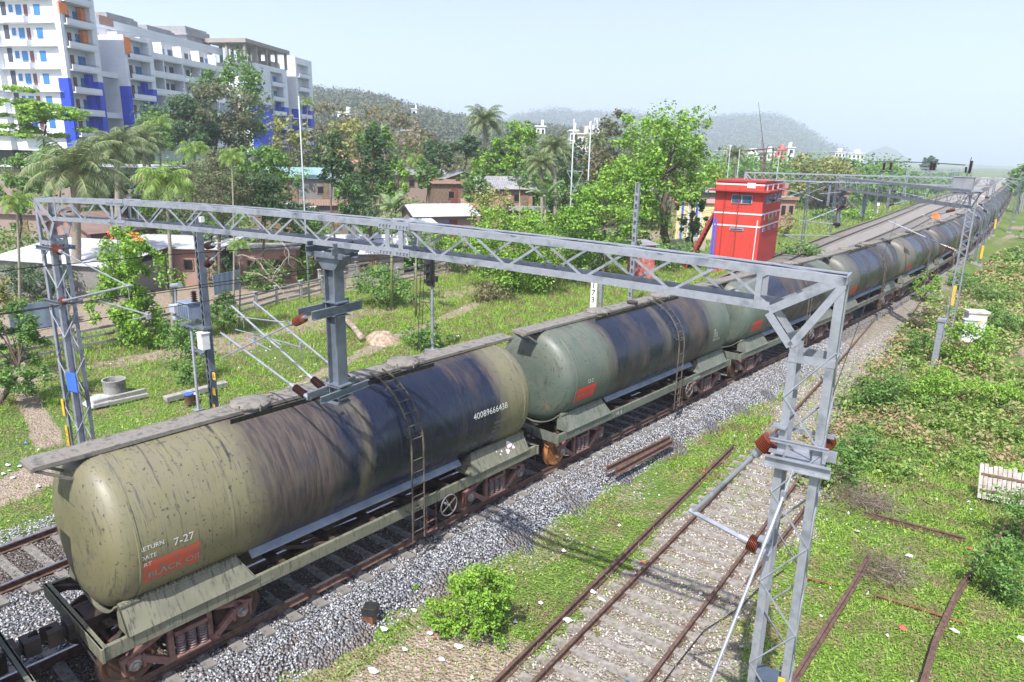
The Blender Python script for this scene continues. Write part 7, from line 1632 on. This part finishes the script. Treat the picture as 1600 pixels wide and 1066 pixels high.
m = MB(); p = V3(*at(1115, 1010, -.68)); pts = [at(*q, -.64) for q in ((1225, 890), (1190, 915), (1160, 945), (1140, 960), (1100, 985), (1060, 1035), (1030, 1075))]; m.ptube(pts, .012, 5); o_ = m.build('fallen_cable', wire); tag(o_, 'thin black cable lying loose over the siding gravel', 'cable')

# ================================================================ hills, far woods
def hill(name, prof, D0, D1, base, seed, mt, n=90, rough_=1.0, nd=14):
    xs_ = np.linspace(prof[0][0], prof[-1][0], n); yt = np.interp(xs_, [p[0] for p in prof], [p[1] for p in prof]); V = []
    for px, yy in zip(xs_, yt):
        tp = at_d(px, yy, D1)
        for j in range(nd + 4):
            u = j / (nd - 1); D = D0 + (D1 - D0) * u; q = col(px, D, 0); f = (math.sin(min(u, 1) * math.pi / 2)) ** 1.25 if u <= 1 else max(0, 1 - (u - 1) * 4.2); z = base + (tp[2] - base) * f + rough_ * float(bumps(q[0] / (D1 * .035) + seed, q[1] / (D1 * .035), 4, 30)) * min(1, f * 2); V.append((q[0], q[1], z))
    V = np.array(V); ii = np.arange(len(V)).reshape(n, nd + 4); q = np.stack([ii[:-1, :-1], ii[:-1, 1:], ii[1:, 1:], ii[1:, :-1]], -1).reshape(-1, 4); o = npmesh(name, V, q, mt, smooth=True); tag(o, kind='structure'); return V.reshape(n, nd + 4, 3)
hm = mat('hill_ground', (.035, .06, .025), (.09, .085, .05), .03, .95, coord='Pos', c3=(.05, .075, .03))
hv = hill('hill', [(px_, y_ + 14) for px_, y_ in [(470, 142), (500, 142), (540, 146), (580, 148), (620, 160), (660, 170), (700, 178), (760, 190), (800, 197), (850, 196), (900, 203), (960, 208), (1010, 215), (1060, 232), (1100, 246)]], 300, 820, -1.5, 1, hm)
hv2 = hill('hill', [(780, 205), (830, 188), (860, 185), (900, 190), (940, 192), (975, 190), (1020, 200), (1060, 206), (1100, 200), (1130, 196), (1160, 196), (1190, 193), (1215, 198), (1240, 210), (1265, 225), (1290, 242), (1320, 254)], 1500, 2500, -1.5, 2, hm, rough_=5)
hv3 = hill('hill', [(1310, 256), (1340, 247), (1360, 235), (1380, 228), (1395, 233), (1420, 249), (1440, 258)], 2600, 3100, -1.5, 5, hm, n=40, rough_=3)
hv4 = hill('hill', [(1000, 250), (1200, 252), (1400, 256), (1500, 256), (1560, 259), (1640, 262), (1800, 266)], 2400, 3000, -1.5, 6, hm, rough_=2)
def wood(name, pts, s, per, ls, lb, g, mt=None):
    VV = []
    for p in pts:
        r = s * (.6 + .8 * g.rand()); P = g.normal(size=(per, 3)); P /= np.linalg.norm(P, axis=1, keepdims=True); P *= (g.rand(per, 1) ** .4) * r * [1, 1, .9]; VV.append(leaves(P + p + [0, 0, r * .5], ls, g, up=.5, out=P / r)[0])
    V = np.concatenate(VV); o = npmesh(name, V, np.arange(len(V)).reshape(-1, 4), mt or HW_); tag(o, lb, 'wood', kind='stuff'); return o
g = rng(41); fl = hv[:, :14].reshape(-1, 3)
def samp(H_, n, g, jmin=0):
    a, b = H_.shape[:2]; i = g.rand(n) * (a - 1.01); j = jmin + g.rand(n) * (13 - jmin); i0, j0 = i.astype(int), j.astype(int); fi, fj = (i - i0)[:, None], (j - j0)[:, None]
    return H_[i0, j0] * (1 - fi) * (1 - fj) + H_[i0 + 1, j0] * fi * (1 - fj) + H_[i0, j0 + 1] * (1 - fi) * fj + H_[i0 + 1, j0 + 1] * fi * fj
wood('hill_wood', np.concatenate([samp(hv, 1700, g, 1), samp(hv, 240, g, 12)]), 6.5, 110, 1.05, 'mixed wood covering the near hillside', g)
wood('far_hill_wood', np.concatenate([samp(hv2, 800, g, 2), samp(hv2, 200, g, 12)]), 23, 90, 3.2, 'hazy blue wood covering the far hills', g)
g = rng(43); pts = []
for _ in range(330):
    px = 1100 + g.rand() * 520; D = 240 + 520 * g.rand() ** 1.3; q = col(px, D, -1.4)
    if q[0] < LEFT(q[1]) - 7 or q[0] > TRAIN(q[1]) + 6: pts.append(q)
wood('tree_belt', pts, 3.2, 80, .8, 'belt of trees beyond the open land left of the receding tracks', g, LM)
pts = [col(1090 + g.rand() * 330, 150 + 110 * g.rand(), -1.4) + V3(0, 0, g.rand() * 7.5) for _ in range(230)]; pts = [p for p in pts if p[0] < LEFT(p[1]) - 8]; wood('tree_belt', pts, 3.4, 110, .5, 'nearer mixed trees hiding the feet of the far town buildings', g, LM)
pts = [col(440 + g.rand() * 640, 105 + 105 * g.rand() ** 1.3, -1.4) + V3(0, 0, g.rand() * 2) for _ in range(420)]; pts = [V3(p[0], p[1], gz(p[0], p[1]) + g.rand() * 2) for p in pts if p[0] < LEFT(p[1]) - 12]; wood('village_wood', pts, 2.9, 110, .38, 'mixed trees between the settlement and the hill', g, LG)
pts = [col(-40 + g.rand() * 470, 82 + 22 * g.rand(), -1.4) + V3(0, 0, g.rand() * 2.5) for _ in range(100)]; wood('tower_foot_wood', pts, 2.6, 110, .3, 'dark trees and scrub at the foot of the apartment towers', g, LD)
pts = [col(1500 + g.rand() * 160, 70 + 260 * g.rand() ** 1.2, -.9) for _ in range(200)]; pts = [p for p in pts if p[0] > TRAIN(p[1]) + 5]; wood('scrub_belt', pts, 1.3, 60, .26, 'scrub along the right side of the receding train', g, LM)
g = rng(44); pts = []
for _ in range(1100):
    q = col(-60 + g.rand() * 980, 56 + 68 * g.rand(), -1.5); q[2] = gz(q[0], q[1]) + g.rand() * 1.9
    if q[0] < LEFT(q[1]) - 24: pts.append(q)
hp = [np.array(o.location) for o in bpy.data.objects if o.name.startswith('house') and o.parent is None]
pts = [p for p in pts if min(math.hypot(p[0] - h_[0], p[1] - h_[1]) for h_ in hp) > 4.2]
wood('yard_shrubs', pts, 1.6, 110, .18, 'shrubs and small trees filling the yards between the houses', g, LM)
# haze
HZ = MB(); HZ.box((0, 1500, 200 - 3), (9000, 9000, 406)); ho = HZ.build('haze', [bpy.data.materials.new('haze_air')]); tag(ho, kind='stuff')
hz = ho.data.materials[0]; hz.use_nodes = True; hz.node_tree.nodes.clear(); pv = hz.node_tree.nodes.new('ShaderNodeVolumePrincipled'); pv.inputs['Color'].default_value = (.80, .88, 1.0, 1); pv.inputs['Density'].default_value = HAZE; pv.inputs['Anisotropy'].default_value = .2
oo_ = hz.node_tree.nodes.new('ShaderNodeOutputMaterial'); hz.node_tree.links.new(pv.outputs[0], oo_.inputs['Volume'])
